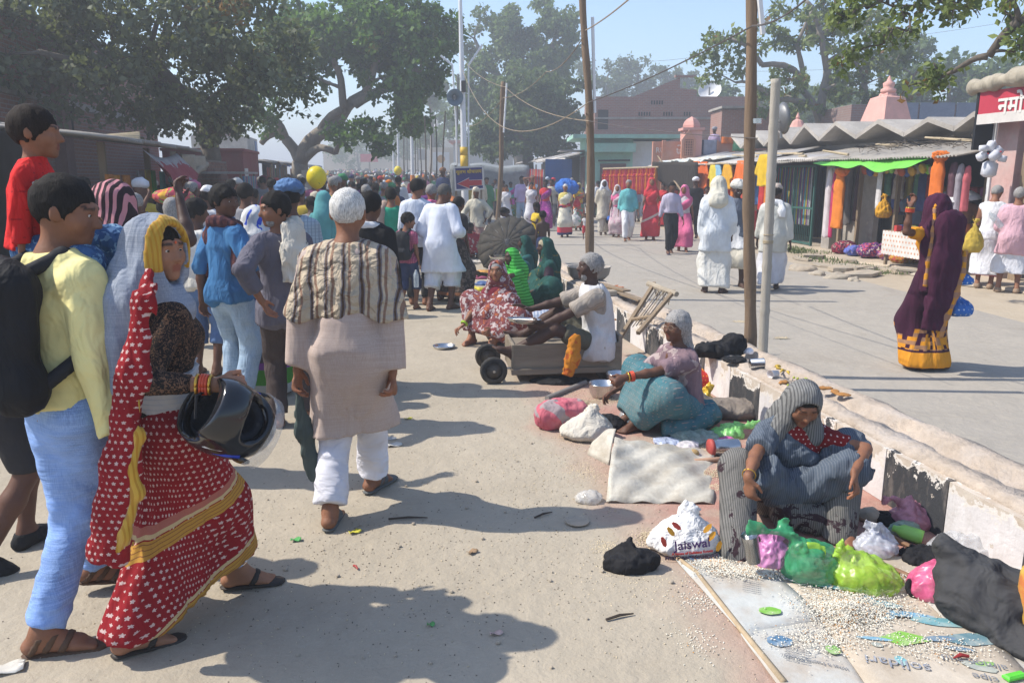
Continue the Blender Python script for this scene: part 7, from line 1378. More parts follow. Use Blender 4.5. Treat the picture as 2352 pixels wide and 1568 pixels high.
st(1350,520,428,175,walk(.1,'l'),[('dhoti','web',cOff,dict(l0=0,l1=.8,r=(.16,.13,.11),hem=.3))],SK3,('short',HB,.016),'bare-chested dark man behind the crooked pole',.02)
st(1336,512,432,200,dict(female=True),saree(C('saree_bright_blue',(.03,.1,.5),'blobs',(.05,.4,.5),None,.08,.42),cNavy,None,C('veil_blue',(.03,.08,.5)),.1),SK2,None,'woman in bright blue saree and veil',.02)
st(1343,550,492,178,dict(child=.6),[shirt(C('child_white',(.6,.58,.58)),.3,hem=.02),('shorts','legs',cRed,dict(end=.55))],SK2,('short',HB,.014),'toddler in white top and red shorts standing by the pole',.018)
st(1463,510,414,30,dict(la=(-.42,.1,1.42),ra=(.4,.1,1.45),le=(-.3,-.2,-1),re=(.3,-.2,-1)),[pants(cGrey),shirt(C('shirt_sky',(.24,.36,.55)),.8,hem=.1),turban(cWhite,r=(.1,.115,.06))],SK3,None,'man in sky-blue shirt with both arms raised to his white turban',.02)
st(1173,505,418,180,dict(female=True),saree(C('saree_green_pink',(.16,.20,.05),'blobs',(.1,.4,.35),None,.1,.4,zb=[(.7,.95,(.55,.08,.3))]),C('blouse_teal',(.12,.45,.4)),C('pallu_magenta',(.55,.08,.3)),None,.08),SK2,('bun',HB,.012),'woman in magenta and green saree near the tube light pole',.02)
st(1133,500,420,176,walk(.1,'l'),[pants(cDark),shirt(cLime,.7,hem=.12),('scarf','scarf',C('scarf_greyish',(.4,.4,.38)),dict(tails=((-.08,.1,-.5),(.08,.1,-.5)),r=.04))],SK3,('short',HB,.015),'man in lime shirt with long grey scarf',.02)
for i,(px,py,top,yw_,w,hair,sk,lab)in enumerate(((1270,505,410,180,[pants(cDark),shirt(cRed,.7),turban(cRed)],None,SK3,'man in red turban behind the blue bundle'),(1312,500,408,178,[pants(cGrey),shirt(cPink,.7)],('short',HG,.012),SK1,'man in pink shirt walking far behind the cream saree'),(1330,492,418,180,saree(cTur,cTur,None,cTur),None,SK2,'woman under a turquoise veil in the far street'),(1358,498,404,182,[('kurta','kurta',cOff,dict(hem=.5)),veil(cWhite)],None,SK2,'figure in white head cloth by the brown shutter'),(1300,490,412,178,saree(cPur,cPur,None,cPur),None,SK2,'woman under a purple veil in the far street'),(1372,500,415,30,[pants(cDark),shirt(cWhite,.8)],('short',HB,.015),SK2,'dark-haired man in white shirt looking at the red clothes rack'),(1395,505,412,20,[pants(cDark),shirt(cWhite,.8)],('short',HB,.015),SK2,'man in white before the brown shutter'),(1520,520,420,160,saree(cRed,cRed,None,None),('bun',HB,.012),SK2,'woman in red close to the saffron stall'),(1508,505,425,200,[pants(cDark),shirt(cMar,.7)],('short',HB,.015),SK2,'man in maroon at the dark shade cloth'),(1425,500,418,180,saree(cOr,cYel,None,cBrown),None,SK1,'woman with brown veil near the red clothes rack'),(1100,488,408,178,[pants(cGrey),('kurta','kurta',cWhite,dict(hem=.5)),turban(cWhite)],None,SK2,'man in white carrying a stick by the arrow sign'),(1118,492,415,185,saree(C('saree_grey_br',(.2,.16,.14)),cBrown,None,C('veil_grey_br',(.22,.18,.15))),None,SK3,'veiled woman in grey brown beside the arrow sign'),(1150,485,408,180,saree(cYel,cYel,None,None),('bun',HB,.012),SK2,'woman in yellow far beyond the tube light pole'),(1188,480,406,175,[pants(cDark),shirt(cWhite,.8),turban(cWhite)],None,SK2,'white-turbaned man far behind the lavender shirt'),(1618,540,428,200,saree(cRed,cWhite,None,None),('bun',HB,.012),SK2,'girl in red and white at the stall front'))):
 st(px,py,top,yw_,walk(.1,'rl'[i%2],female=lab.startswith(('woman','veiled','girl'))),w,sk,hair,lab,.026)
st(1637,672,408,-10,dict(hd=(-18,-8,0),lf=(-.12,-.05,.08),rf=(.12,-.08,.08),ra=(.24,.14,.86),rfy=-35),[dhoti(C('dhoti_white',(.62,.61,.57),wr=.6),.1,(.165,.13,.12)),('kurta','kurta',C('kurta_bluewhite',(.62,.66,.70),wr=.5),dict(hem=.62,loose=.04,sleeve=.93,r=(.19,.16,.16))),veil(C('headcloth_cream',(.60,.57,.48),wr=.6),length=.12,w=.12,loose=.024,fy=.11)],SK3,None,'barefoot old man in long white kurta with cream cloth over his head',.011)
st(1680,658,420,170,dict(hd=(16,-6,0),lf=(-.14,.1,.08),rf=(.1,-.1,.08),lfy=20),[dhoti(C('dhoti_cream',(.56,.53,.45)),.3,(.17,.14,.13)),('kurta','kurta',cWhite,dict(hem=.62,loose=.024)),('waistcoat','top',C('waistcoat_slate',(.11,.13,.17),wr=.5),dict(sleeve=0,hem=.16,loose=.036,flare=.02)),turban(C('turban_white',(.62,.60,.54),wr=.8),r=(.13,.14,.075)),('moustache',lambda s:([RC(s.H(-.035,.094,-.04),s.H(.035,.094,-.04),.011,k=.01),EL(s.H(0,.06,-.085),(.035,.03,.025))],[],None),HW,{})],SK3,None,'old man in slate waistcoat, white turban and glasses facing the camera',.011)
st(1768,668,424,-20,walk(.16,'r',hd=(-10,-6,0),ra=(.26,.0,.8)),[dhoti(C('dhoti_lilac_white',(.56,.56,.60)),.12,(.165,.13,.12)),('kurta','kurta',C('kurta_grey_white',(.52,.52,.48)),dict(hem=.62,loose=.035)),('scarf','scarf',cWhite,dict(tails=((.08,-.12,-.1),),r=.045)),('cap','turban',C('cap_beige',(.45,.38,.33)),dict(r=(.095,.105,.05),z=.07))],SK3,('short',HB,.01),'man in white kurta and beige cap half hidden by the bamboo pole',.012)
pos,h=foot_h(2122,848,450);s_=h/1.72;yb=12
def L(px,py,y):return loc(pos,yb,s_,yp(px,py,y))
cPl=C('saree_plum',(.045,.010,.028),wr=.5,wscale=8,stretch=(1,1,.25),zb=[(.05,.20,(.62,.26,.02))],var=.3)
def blocks(m):
 nt=m.node_tree;k=NB(nt);b=nt.nodes['Principled BSDF'];old=b.inputs['Base Color'].links[0].from_socket;v=k.coord();sp_=k.sep(v);a=k.math('MULTIPLY',k.math('ARCTAN2',sp_[0],sp_[1]),5.2);q=k.n('ShaderNodeTexWhiteNoise',noise_dimensions='2D');k.link(k.comb(k.math('FLOOR',a),k.math('FLOOR',k.math('MULTIPLY',sp_[2],26)),0),q.inputs['Vector'])
 inb=k.math('MULTIPLY',k.math('GREATER_THAN',sp_[2],.22),k.math('LESS_THAN',sp_[2],k.math('ADD',.40,k.math('MULTIPLY',k.math('SINE',k.math('FLOOR',k.math('MULTIPLY',a,1))),.06))));col=k.mix(k.math('GREATER_THAN',q.outputs['Value'],.66),(.60,.25,.02,1),(.32,.17,.09,1));inb=k.math('MULTIPLY',inb,k.math('GREATER_THAN',q.outputs['Value'],.34));k.link(k.mix(inb,old,col),b.inputs['Base Color'])
blocks(cPl)
cPlv=C('veil_plum',(.05,.010,.03),wr=.6,wscale=8,stretch=(1,1,.2),var=.3);cBor=C('border_orange_blocks',(.58,.25,.02),'checks',(.30,.16,.10),size=.11,duty=.45,axis='z',wr=.3)
plw,skp=person(pos,h,yb,dict(female=True,fat=1.05,side=-5,hd=(8,-3,0),la=L(2092,478,6.72),le=(-1,-.3,-.4),ra=L(2192,700,6.78),re=(.8,-.6,0),lh=(.5,.2,.6),lcurl=.4),[('skirt','web',cPl,dict(l0=0,l1=1.0,r=(.165,.145,.16),hem=.045,amp=.013,fs=22)),('blouse','top',C('blouse_orange',(.62,.26,.015),zb=[(1.115,1.13,(.05,.03,.05))],wr=.4),dict(sleeve=.36,hem=-.02,loose=.014)),('veil','veil',cPlv,dict(length=.62,w=.15,loose=.02,amp=.012,face=(.06,.09))),('veil_side','tails',cPlv,dict(pts=[(-.11,-.05,1.55),(-.17,-.06,1.35),(-.16,-.08,1.0),(-.14,-.1,.8)],r0=.06,r1=.09,ax=(1,0,0),sqf=1.4,amp=.012)),('pallu','tails',cPlv,dict(pts=[(-.04,-.17,1.42),(-.07,-.21,1.05),(-.10,-.21,.7),(-.11,-.2,.45)],r0=.15,r1=.12,sqf=1.6,amp=.016,fs=22)),('border','tails',cBor,dict(pts=[(.12,-.22,1.18),(.08,-.255,1.0),(.03,-.27,.8),(-.05,-.27,.6),(-.09,-.26,.38)],r0=.03,r1=.04,sqf=1.6,amp=.004)),('border','tails',cBor,dict(pts=[(-.12,-.06,1.60),(-.18,-.14,1.38),(-.21,-.16,1.1),(-.21,-.15,.85)],r0=.028,r1=.03,sqf=1.6,amp=.004))],SK2,None,.0095,'woman in plum saree with orange block border standing on the road',RG)
for i in(0,1):
 for t in(.78,.83,.88,.93):
  p=skp.el[i]+(skp.ha[i]-skp.el[i])*t;ax=unit(skp.ha[i]-skp.el[i]);u=unit(np.cross(ax,V(0,1,.2)));w_=np.cross(ax,u);MB().tube([tuple(p+(u*cos(a)+w_*sin(a))*.037)for a in np.linspace(0,2*pi,15)],.006,6).build('bangle',MATS['bangle_red' if t<.9 else 'bangle_gold'],plw,smooth=True)
SG='customers at the shop'
def st2_(px,py,top,yaw,pose,wear,sk,hair,label,step=.013,**k):return stand(px,py,top,yaw,pose,wear,sk,hair,step,label,SG,**k)
st2_(2200,632,434,-15,dict(hd=(0,-14,0),la=(-.2,.2,1.05),ra=(.22,.25,1.0)),[('lungi','web',C('lungi_saffron',(.62,.17,.05),wr=.6),dict(l0=0,l1=.8,r=(.155,.13,.13),hem=.25,n=4))],SK1,('crop',HB,.008),'bare-backed man in saffron lungi at the shop counter')
st2_(2258,662,425,-38,dict(hd=(-10,-26,0),lean=(4,8),la=(-.15,.28,1.05),ra=(.2,.3,1.05)),[('dhoti','web',C('dhoti_plain',(.62,.63,.68),wr=.6,zb=[(.2,.24,(.35,.1,.12))]),dict(l0=0,l1=.85,r=(.165,.145,.15),hem=.22,n=4)),shirt(cWhite,.0,hem=.12,loose=.014),('shoe','shoes',mat('shoe_tan',(.26,.18,.12),.8),{})],SK1,('short',HG,.014),'grey-haired man in white vest and dhoti at the shop')
st2_(2312,672,432,-30,dict(hd=(-8,-8,0),la=(-.16,.26,1.05),ra=(.2,.28,1.0),lf=(-.13,0,.08),rf=(.13,0,.08)),[('dhoti','web',MATS['dhoti_plain'],dict(l0=0,l1=.75,r=(.165,.15,.15),hem=.32,n=4)),('kurta','kurta',C('kurta_pink',(.58,.36,.42),wr=.6),dict(hem=.62,loose=.045,sleeve=.85,r=(.2,.17,.18))),('shoe','shoes',MATS['shoe_tan'],{})],SK1,('short',HG,.016),'grey-haired man in pink kurta and white dhoti at the shop')
st2_(2098,600,415,0,dict(la=(-.3,-.02,1.0),le=(-1,-.4,.1),hd=(-20,-8,0)),[pants(cDark),shirt(C('shirt_steel_blue',(.13,.17,.25),wr=.6),.9,loose=.03,hem=.12)],SK3,('short',HB,.015),'man in steel-blue shirt with hand on hip inside the stall',.016)
p=at28(1648,300);person((p[0],28.9),1.5,150,dict(),[shirt(cLil,.5),pants(cNavy),turban(cGrey)],SK3,None,.025,'man in grey turban sitting up on the salmon wall roof',SG,z0=at28(1648,292)[2]-1.5)
p=yp(1017,386,24.0);person((p[0],24.0),1.65,170,dict(),[shirt(cNavy,.7),pants(cDark),turban(cBrown)],SK3,None,.022,'man in rust turban and navy raised above the crowd by the mast',G,z0=p[2]-1.68)
#  things on the ground and on the stalls
def lump(name,prims,m,at,step=.012,amp=.008,fs=40,seed=1,cuts=(),rz=0.0,**kw):
 v,f=sdf_mesh(prims,step,cuts,(lambda p:amp*(.6*nz(p,fs,seed,4)+.6*(1-2*np.abs(nz(p,fs*.9,seed+3,3)))+.2*nz(p,fs*2.3,seed+5,2)))if amp else None)
 return ob(name,mkmesh(name,v,f,True),m,loc=at,rot=rz,**kw)
floorcut=lambda x,y,z:-z+0*x
def pbag(px,py,w,h,m,label,seed=1,lean=0.0,neck=True,z=0.0,amp=.014,cat='bag',name='plastic_bag',group=None,d=None,step=None,pt=None):
 """a slack bag: swollen bottom, creased sides running up to a gathered neck with a loose frill"""
 p=gp(px,py,z)if pt is None else np.asarray(pt);d=d or w*.8;r=random.Random(seed)
 P=[EL((0,0,h*.30),(w*.5,d*.5,h*.36)),EL((r.uniform(-.12,.12)*w,r.uniform(-.1,.1)*d,h*.2),(w*.55,d*.58,h*.24)),EL((r.uniform(-.25,.25)*w,0,h*.38),(w*.34,d*.36,h*.3))]
 tx=lean*h*.8;top=V(tx,0,h*.84)
 if neck:P+=[RC((tx*.3,0,h*.45),top,w*.27,w*.075,.06),RC(top,top+V(lean*.12+.02,r.uniform(-.03,.03),h*.16),w*.05,w*.15,.02,(V(.3,1,0),2.6),1),RC(top,top+V(lean*.25-.05,.02,h*.10),w*.04,w*.11,.02,(V(-.3,1,0),2.6),1)]
 f=5.2/max(w,.1);amp=min(amp,amp*w/.24)
 def disp(q):
  a=np.arctan2(q[:,1]-0,q[:,0]-tx*.5);hh=np.clip(q[:,2]/h,0,1);rid=1-2*np.abs(nz(q,f*1.3,seed,3));rad=np.abs(np.sin(a*5+seed+2*nz(q,f*.5,seed+4,2)))
  return amp*(.75*rid+.25*nz(q,f*2.6,seed+2,2))-(amp*1.1*(1-rad)**2*(hh>.1)*hh*1.5 if neck else 0)
 v,f_=sdf_mesh(P,step or max(.0075,w*.045),[floorcut],disp);return ob(name,mkmesh(name,v,f_,True),m,loc=p,label=label,cat=cat,group=group)
BG='bags around the squatting woman';BG2='bags around the old woman'
pl=plastic
pb=pbag(1575,1262,.30,.225,C('carrier_white',(.72,.71,.70),wr=.8,wscale=14,stretch=(1,1,1),rough=.5),'white carrier bag with sweet shop lettering knotted at the top',3,0.05,d=.22,amp=.009)
def bagtext(t,size,m,x,z,tilt=0.0,y=-.128):
 me=text_mesh(t,size,.0015,.0006);n=len(me.vertices);co=np.empty(n*3,np.float32);me.vertices.foreach_get('co',co);co=co.reshape(-1,3)
 c,s=cos(tilt),sin(tilt);X=co[:,0]*c-co[:,1]*s+x;Z=co[:,0]*s+co[:,1]*c+z;Yv=y+.55*X**2+1.6*np.maximum(0,Z-.09)**2-co[:,2]*1.0+.5*np.maximum(0,.06-Z)**2*2
 me.vertices.foreach_set('co',np.stack([X,Yv,Z],-1).astype(np.float32).ravel());ob('bag_lettering',me,m,pb)
M_pp,M_pr=mat('print_purple',(.06,.02,.12),.6),mat('print_red',(.5,.04,.04),.6)
bagtext('Jaiswal',.062,M_pp,-.005,.085,.12);bagtext('A house of Delicious Sweets',.016,M_pr,.0,.052,.1,-.131);bagtext('MISTHAN BHANDAR',.026,MATS['ink_dark']if 'ink_dark' in MATS else M_pp,.0,.028,.06,-.132)
for i,(x,z,a,c)in enumerate(((-.10,.15,.9,(.62,.3,.03)),(-.075,.175,.7,(.5,.06,.04)),(.085,.13,-1.0,(.62,.3,.03)),(.065,.165,-.9,(.5,.06,.04)),(-.13,.10,1.2,(.5,.06,.04)),(.12,.08,-1.3,(.55,.15,.04)))):
 me=MB().lathe([(.0,0),(.02,0),(.02,.002),(0,.002)],7).mesh('p');o=ob('printed_motif',me,mat('motif_%d'%(i%3),c,.6),pb,loc=(x,-.128+.55*x*x+1.6*max(0,z-.09)**2-.002,z),rot=(pi/2-.35*(z>.12),a,0),scale=(1.4,.6,1))
MB().lathe([(.001,0),(.030,0),(.036,.13),(.038,.132),(.034,.128),(.028,.004)],20).build('steel_tumbler',M_steel,loc=yp(1732,1288,3.12),rot=(radians(4),radians(-14),0),smooth=True,label='shiny steel tumbler held down by the squatting woman',cat='tumbler')
pbag(1772,1300,.15,.17,pl('bag_violet',(.55,.2,.45),.72),'violet plastic bag between the squatting woman and green bag',4,group=BG)
pbag(1862,1335,.22,.26,pl('bag_green_deep',(.03,.30,.12),.68),'tall dark green plastic bag in front of the squatting woman',5,-.5,group=BG,d=.14)
lime=pbag(1978,1348,.27,.19,pl('bag_lime',(.36,.62,.03),.6),'lime green plastic bag full of potatoes',6,-.55,group=BG)
for i,(dx,dy,dz)in enumerate(((-.06,-.02,.045),(.02,-.03,.04),(.08,-.01,.045),(-.01,.03,.05),(.05,.04,.05))):lump('potato',[EL((0,0,0),(.035,.03,.028))],mat('potato_skin',(.40,.27,.12),.8,.3),gp(1978,1348)+V(dx,dy,dz),.01,.003,60,i,label='potato inside the lime green bag',cat='potato',group='potatoes in the lime bag')
pbag(2010,1268,.17,.14,pl('bag_white_grey',(.55,.58,.66),.62),'grey-white thin plastic bag behind the lime bag',7,group=BG);pbag(2100,1205,.21,.14,pl('bag_rose',(.50,.20,.26),.75),'rose plastic bag slumped against the kerb',8,-.3,group=BG);pbag(2045,1200,.14,.07,pl('bag_black',(.008,.008,.01),.97,.3),'small black bag beside the rose bag',9,neck=False,group=BG);pbag(2110,1160,.12,.08,MATS['bag_black'],'black bag on top of the rose bag by the kerb',10,neck=False,z=.06,group=BG)
pbag(2208,1282,.24,.16,pl('bag_clear',(.62,.64,.66),.38,.12),'large crinkled clear plastic bag against the kerb',11,neck=False,amp=.022,group=BG);pbag(2145,1370,.19,.20,pl('bag_hot_pink',(.68,.10,.24),.72),'hot pink plastic bag beside the dark cloth sack',12,.2,group=BG);pbag(2140,1290,.22,.07,MATS['bag_black'],'flat black plastic behind the hot pink bag',13,neck=False,group=BG);pbag(2080,1225,.12,.08,pl('bag_sea_green',(.28,.46,.36),.6),'sea-green crumpled bag by the bottle',14,neck=False,group=BG)
sack=lump('cloth_sack',[EL((0,0,.10),(.20,.15,.12)),RC((-.06,.06,.16),(-.15,.10,.27),.10,.05,.08),RC((.05,-.08,.05),(.02,-.2,.03),.12,.09,.05,(V(0,0,1),2.2)),EL((.12,.0,.05),(.12,.13,.09))],C('sack_charcoal',(.055,.055,.057),wr=.9,wscale=7,stretch=(1,1,1)),gp(2268,1425),.011,.022,13,4,[floorcut],label='dark grey cloth sack slumped at the right edge',cat='sack')
b=MB();q=gp(2105,1350,.04)
b.tube([tuple(V(.035*cos(a),.02*sin(a),.03*sin(a)+.0))for a in np.linspace(0,2*pi,15)],.012,7);b.build('black_knot',MATS['bag_black'],loc=q,smooth=True,label='knotted ring of black plastic beside the hot pink bag',cat='knot')
b=MB();q=gp(2120,1235,.035);b.lathe([(.001,0),(.035,.001),(.036,.02),(.034,.09),(.02,.11),(.016,.12),(.016,.135),(.001,.136)],16,(0,0,0),(-.7,.5,.1));b.build('drink_bottle',mat('bottle_green',(.28,.58,.12),.3),loc=q,smooth=True,label='pale green plastic bottle lying by the kerb',cat='bottle')
for i,(a,b_)in enumerate((((1975,1190),(2100,1260)),((2000,1285),(2110,1330)))):p,q=gp(*a,.03),gp(*b_,.02);MB().tube([(0,0,0),tuple(q-p)],[.009,.011],7).build('walking_cane',mat('cane_brown',(.20,.11,.06),.6),loc=p,label='brown wooden cane lying among the bags, %s'%('upper','lower')[i],cat='cane')
lump('stone',[EL((0,0,.03),(.06,.05,.04))],MSLAB,gp(1995,1195),.012,.008,40,2,[floorcut],label='small brown stone behind the squatting woman',cat='stone')
def quad(pts,z,th,name,m,nx=10,ny=10,wav=.0014,seed=1,**kw):
 A,B_,C_,D_=[gp(*p)for p in pts];P=np.zeros((nx,ny,3))
 for i in range(nx):
  for j in range(ny):
   u,v=i/(nx-1),j/(ny-1);p=(A*(1-u)+B_*u)*(1-v)+(D_*(1-u)+C_*u)*v;p[2]=z+wav*(1+sin(u*7+seed)*sin(v*6+seed*2)+.6*sin(u*17+v*13+seed));P[i,j]=p
 v_,f_=sheet(P,th);o=ob(name,mkmesh(name,v_,f_,True),m,**kw);return o
M_news=mat('printed_board',(.47,.48,.46),.8,.18,2.5,.2,30,dirt=(.36,.29,.22),dirtamt=.5,dscale=3)
npn=emp('newspaper_mat',(0,0,0),0,'sheet of printed cardboard posters spread on the ground under rice','mat')
M_news2=mat('printed_board_warm',(.50,.44,.36),.8,.2,2.5,.2,30,dirt=(.33,.27,.2),dirtamt=.5,dscale=3)
quad(((1518,1252),(1690,1240),(1895,1425),(1712,1470)),.010,.004,'printed_sheet',M_news,seed=1,parent=npn);quad(((1700,1462),(1890,1430),(2010,1600),(1800,1600)),.012,.004,'printed_sheet',M_news,seed=2,parent=npn);quad(((1690,1238),(2130,1290),(2250,1440),(1880,1440)),.007,.004,'printed_sheet',M_news2,seed=3,parent=npn);quad(((1885,1432),(2245,1432),(2400,1600),(2000,1600)),.016,.004,'printed_sheet',M_news2,seed=4,parent=npn);quad(((2120,1380),(2380,1400),(2420,1600),(2260,1520)),.009,.004,'printed_sheet',M_news,seed=5,parent=npn)
e=[gp(1505,1250),gp(1600,1320),gp(1700,1450),gp(1800,1575)];MB().tube([tuple(p+V(0,0,.014))for p in e],[.012,.010,.012,.014],6).build('rolled_edge',mat('board_edge',(.40,.31,.20),.8,.3,8),npn,smooth=True)
def blot(px,py,rx,ry,c,nm,z=.0205,a=0.0,poly=None):
 b=MB();p=gp(px,py);n=22
 pts=poly or[(rx*cos(2*pi*i/n)*(1+.06*sin(i*2.3)),ry*sin(2*pi*i/n)*(1+.06*sin(i*1.7)))for i in range(n)]
 b.v=[(x*cos(a)-y*sin(a),x*sin(a)+y*cos(a),0)for x,y in pts];b.f=[list(range(len(pts)))];o=b.build('print_shape',mat(nm,c,.8,.25,20,dirt=(.5,.46,.38),dirtamt=.35,dscale=12),npn,loc=(p[0],p[1],z));return o
blot(1768,1412,.045,.028,(.18,.42,.06),'ink_green');blot(1790,1482,.048,.036,(.10,.20,.32),'ink_navy');blot(2080,1478,0,0,(.2,.42,.07),'ink_lime',.0238,0,[(-.10,.01),(.0,.05),(.11,-.01),(.03,-.03),(-.04,-.05)]);blot(2010,1395,.10,.025,(.20,.42,.50),'ink_aqua',.022,-.3);blot(2070,1420,.12,.02,(.16,.34,.48),'ink_blue',.022,-.2);blot(2160,1440,.11,.03,(.14,.32,.36),'ink_teal',.0236,-.2);blot(1930,1360,.10,.015,(.2,.4,.46),'ink_aqua',.022,-.25);blot(2230,1480,.10,.04,(.12,.22,.26),'ink_dark_teal',.0234);blot(1595,1292,.035,.018,(.08,.2,.36),'ink_blue2',.0215,-.5);blot(1850,1345,.09,.02,(.25,.27,.32),'ink_greyblue',.022,-.3)
for i in range(16):blot(1900+_r.uniform(0,420),1380+_r.uniform(0,170),_r.uniform(.02,.07),_r.uniform(.008,.03),[(.16,.34,.46),(.2,.42,.46),(.22,.40,.12),(.14,.22,.3),(.3,.33,.3)][i%5],'ink_mix_%d'%(i%5),(.0228 if i%2 else .0231)+i*.00012,_r.uniform(-.6,.2))
M_ink=mat('ink_grey',(.20,.21,.23),.8)
def ptext(t,size,px,py,a,m=None,z=.0225):p=gp(px,py);me=text_mesh(t,size,.0004);ob('printed_text',me,m or M_ink,npn,loc=(p[0],p[1],z),rot=a)
ptext('What is Leaping Waters?',.022,1870,1530,2.75);ptext('solidari',.075,2060,1538,2.85,MATS['ink_greyblue'],.0262);ptext('almon and',.05,2235,1535,2.8,None,.0262);ptext('cipe',.05,2260,1568,2.8,None,.0262);ptext('Holistic Pet',.022,1835,1338,2.8);ptext('Dogs or',.022,1845,1352,2.8)
for i in range(6):ptext('the water of the valley',.0095,1830,1502+i*5.5,2.75)
for i in range(6):ptext('a tale of fish and river',.0085,1725,1345+i*4.6,2.75)
def grains(name,spots,n,size,m,label,seed,zf=.004):
 r=np.random.default_rng(seed);V_,F_=[],[];k=0
 w=np.array([s[3]for s in spots],float);idx=r.choice(len(spots),n,p=w/w.sum())
 c=np.array([gp(s[0],s[1])for s in spots])[idx];rad=np.array([[s[2],s[4]if len(s)>4 else s[2]]for s in spots])[idx];hz=np.array([s[5]if len(s)>5 else 0. for s in spots])[idx]
 q=r.normal(0,.5,(n,2));p=np.stack([c[:,0]+q[:,0]*rad[:,0],c[:,1]+q[:,1]*rad[:,1],zf+np.array([s[6]if len(s)>6 else .0 for s in spots])[idx]+hz*np.exp(-(q**2).sum(1)*2)*r.uniform(.2,1,n)],-1)
 a=r.normal(size=(n,3));a[:,2]*=.4;a/=np.linalg.norm(a,axis=1,keepdims=True);b_=np.cross(a,r.normal(size=(n,3)));b_/=np.linalg.norm(b_,axis=1,keepdims=True);s=size*r.uniform(.6,1.3,(n,1));cc=np.cross(a,b_)
 Vv=np.stack([p+a*s,p+b_*s*.4,p+cc*s*.4,p-b_*s*.4,p-cc*s*.4,p-a*s],1).reshape(-1,3);base=np.arange(n)[:,None]*6
 T=np.array([[0,1,2],[0,2,3],[0,3,4],[0,4,1],[5,2,1],[5,3,2],[5,4,3],[5,1,4]]);F=(base[:,:,None]+T[None]).reshape(-1,3)
 ob(name,mkmesh(name,Vv,F),m,kind='stuff',label=label,cat='grain')
M_rice,M_grain,M_dal=mat('rice_white',(.74,.70,.60),.7,.15,20),mat('puffed_grain',(.62,.52,.36),.8,.2,20),mat('lentil_orange',(.60,.26,.04),.7,.2,20)
sp1=[(1950,1420,.13,5,.10,.045,.02),(1960,1400,.22,3,.14,.012,.022),(1720,1320,.20,2.4,.07,.006,.02),(1640,1300,.10,1.2,.05,.004,.016),(1880,1480,.18,.8,.10,.0,.022),(1800,1300,.22,1.2,.06,.006,.02),(2000,1330,.2,.8,.05,.0,.02),(2150,1500,.2,.5,.1,0,.022),(1620,1380,.12,.3,.10,0,.002),(1600,1470,.10,.15,.12,0,.002)]
grains('rice',sp1,13000,.0056,M_rice,'spilt white rice heaped over the printed sheets',1);grains('lentils',sp1,900,.004,M_dal,'orange lentils sprinkled through the rice',2,.007)
sp2=[(1500,1240,.10,2,.10,.012,.0),(1400,1260,.10,.8,.10,0,0),(1560,1060,.5,1.5,.1,.003,.0),(1650,1090,.2,2,.1,.006,0),(1600,1030,.25,2,.1,.004,0),(1340,930,.14,2,.14,.02,0),(1400,920,.2,1.5,.12,.008,0),(1300,900,.2,1,.1,0,0),(1340,1080,.12,1,.2,0,0),(1350,1010,.2,.6,.2,0,0),(1080,790,.3,1.4,.25,0,0),(1450,1330,.3,.6,.25,0,0),(1660,1120,.16,1,.06,0,0)]
grains('puffed_rice',sp2,6500,.0062,M_grain,'pale puffed grain scattered along the kerb side',3)
grains('grain_on_kerb',[(1700,815,.10,1,.05,0,KH),(1790,862,.06,1,.05,0,KH)],700,.006,M_grain,'grain spilt on the kerb top by the black bags',4)
grains('road_grit',[(900,1350,1.6,3,.9,0,0),(1250,1150,1.3,2,1.2,0,0),(1150,950,1.6,2,1.5,0,0),(600,1250,1.2,2,.8,0,0)],1800,.0045,mat('grit_dark',(.12,.10,.08),.9,.4,30),'fine dark grit strewn over the near road',8,.006)
grains('road_chaff',[(1050,1400,1.5,2,.8,0,0),(1300,1100,.8,3,1.2,0,0),(1150,950,1.4,2,1.5,0,0)],1200,.0055,M_grain,'pale chaff strewn over the near road',9,.006)
P=np.zeros((22,18,3));A,B_,C_,D_=gp(1392,1157),gp(1640,1160),gp(1640,1040),gp(1412,1010,.16)
for i in range(22):
 for j in range(18):
  u,v=i/21,j/17;p=(A*(1-u)+B_*u)*(1-v)+(D_*(1-u)+C_*u)*v;p=p+V(0,0,.012+.10*sin(pi*v)*(1-u)*(.5)+.02*sin(u*9+v*4)*v*(1-v)*4+.008*sin(u*23-v*17));P[i,j]=p
v_,f_=sheet(P,.004);tp_=ob('plastic_tarpaulin',mkmesh('tarp',v_,f_,True),mat('dusty_plastic_sheet',(.52,.49,.42),.4,.25,5,.5,14,dirt=(.34,.29,.22),dirtamt=.4,dscale=7),label='stiff dusty pale tarpaulin sheet spread and folded before the old woman',cat='tarpaulin')
P=np.zeros((14,10,3));A,B_,C_,D_=gp(1348,1045),gp(1398,1070),gp(1415,985,.18),gp(1370,1010,.08)
for i in range(14):
 for j in range(10):u,v=i/13,j/9;P[i,j]=(A*(1-u)+B_*u)*(1-v)+(D_*(1-u)+C_*u)*v+V(0,0,.03*sin(pi*v)+.03*sin(pi*u)*v)
v_,f_=sheet(P,.004);ob('folded_corner',mkmesh('tarp',v_,f_,True),MATS['dusty_plastic_sheet'],tp_)
lump('cloth_parcel',[RC((-.09,0,.09),(.11,0,.09),.10,.10,.02,(V(0,1,0),1.1)),EL((0,.02,.13),(.16,.11,.07))],C('parcel_pink_grey',(.50,.12,.16),'blobs',(.30,.24,.25),None,.3,.42,wr=.6,dirt=(.4,.33,.3)),gp(1290,992)+V(0,.1,0),.013,.010,20,3,[floorcut],.3,label='pink and grey cloth parcel beside the white knotted sack',cat='parcel')
sk_=pbag(1352,1005,.32,.23,C('sack_calico',(.56,.52,.45),wr=.8,wscale=10,stretch=(1,1,1)),'off-white calico sack tied in a knot before the old woman',21,.1,amp=.008,name='knotted_sack',cat='sack',d=.26)
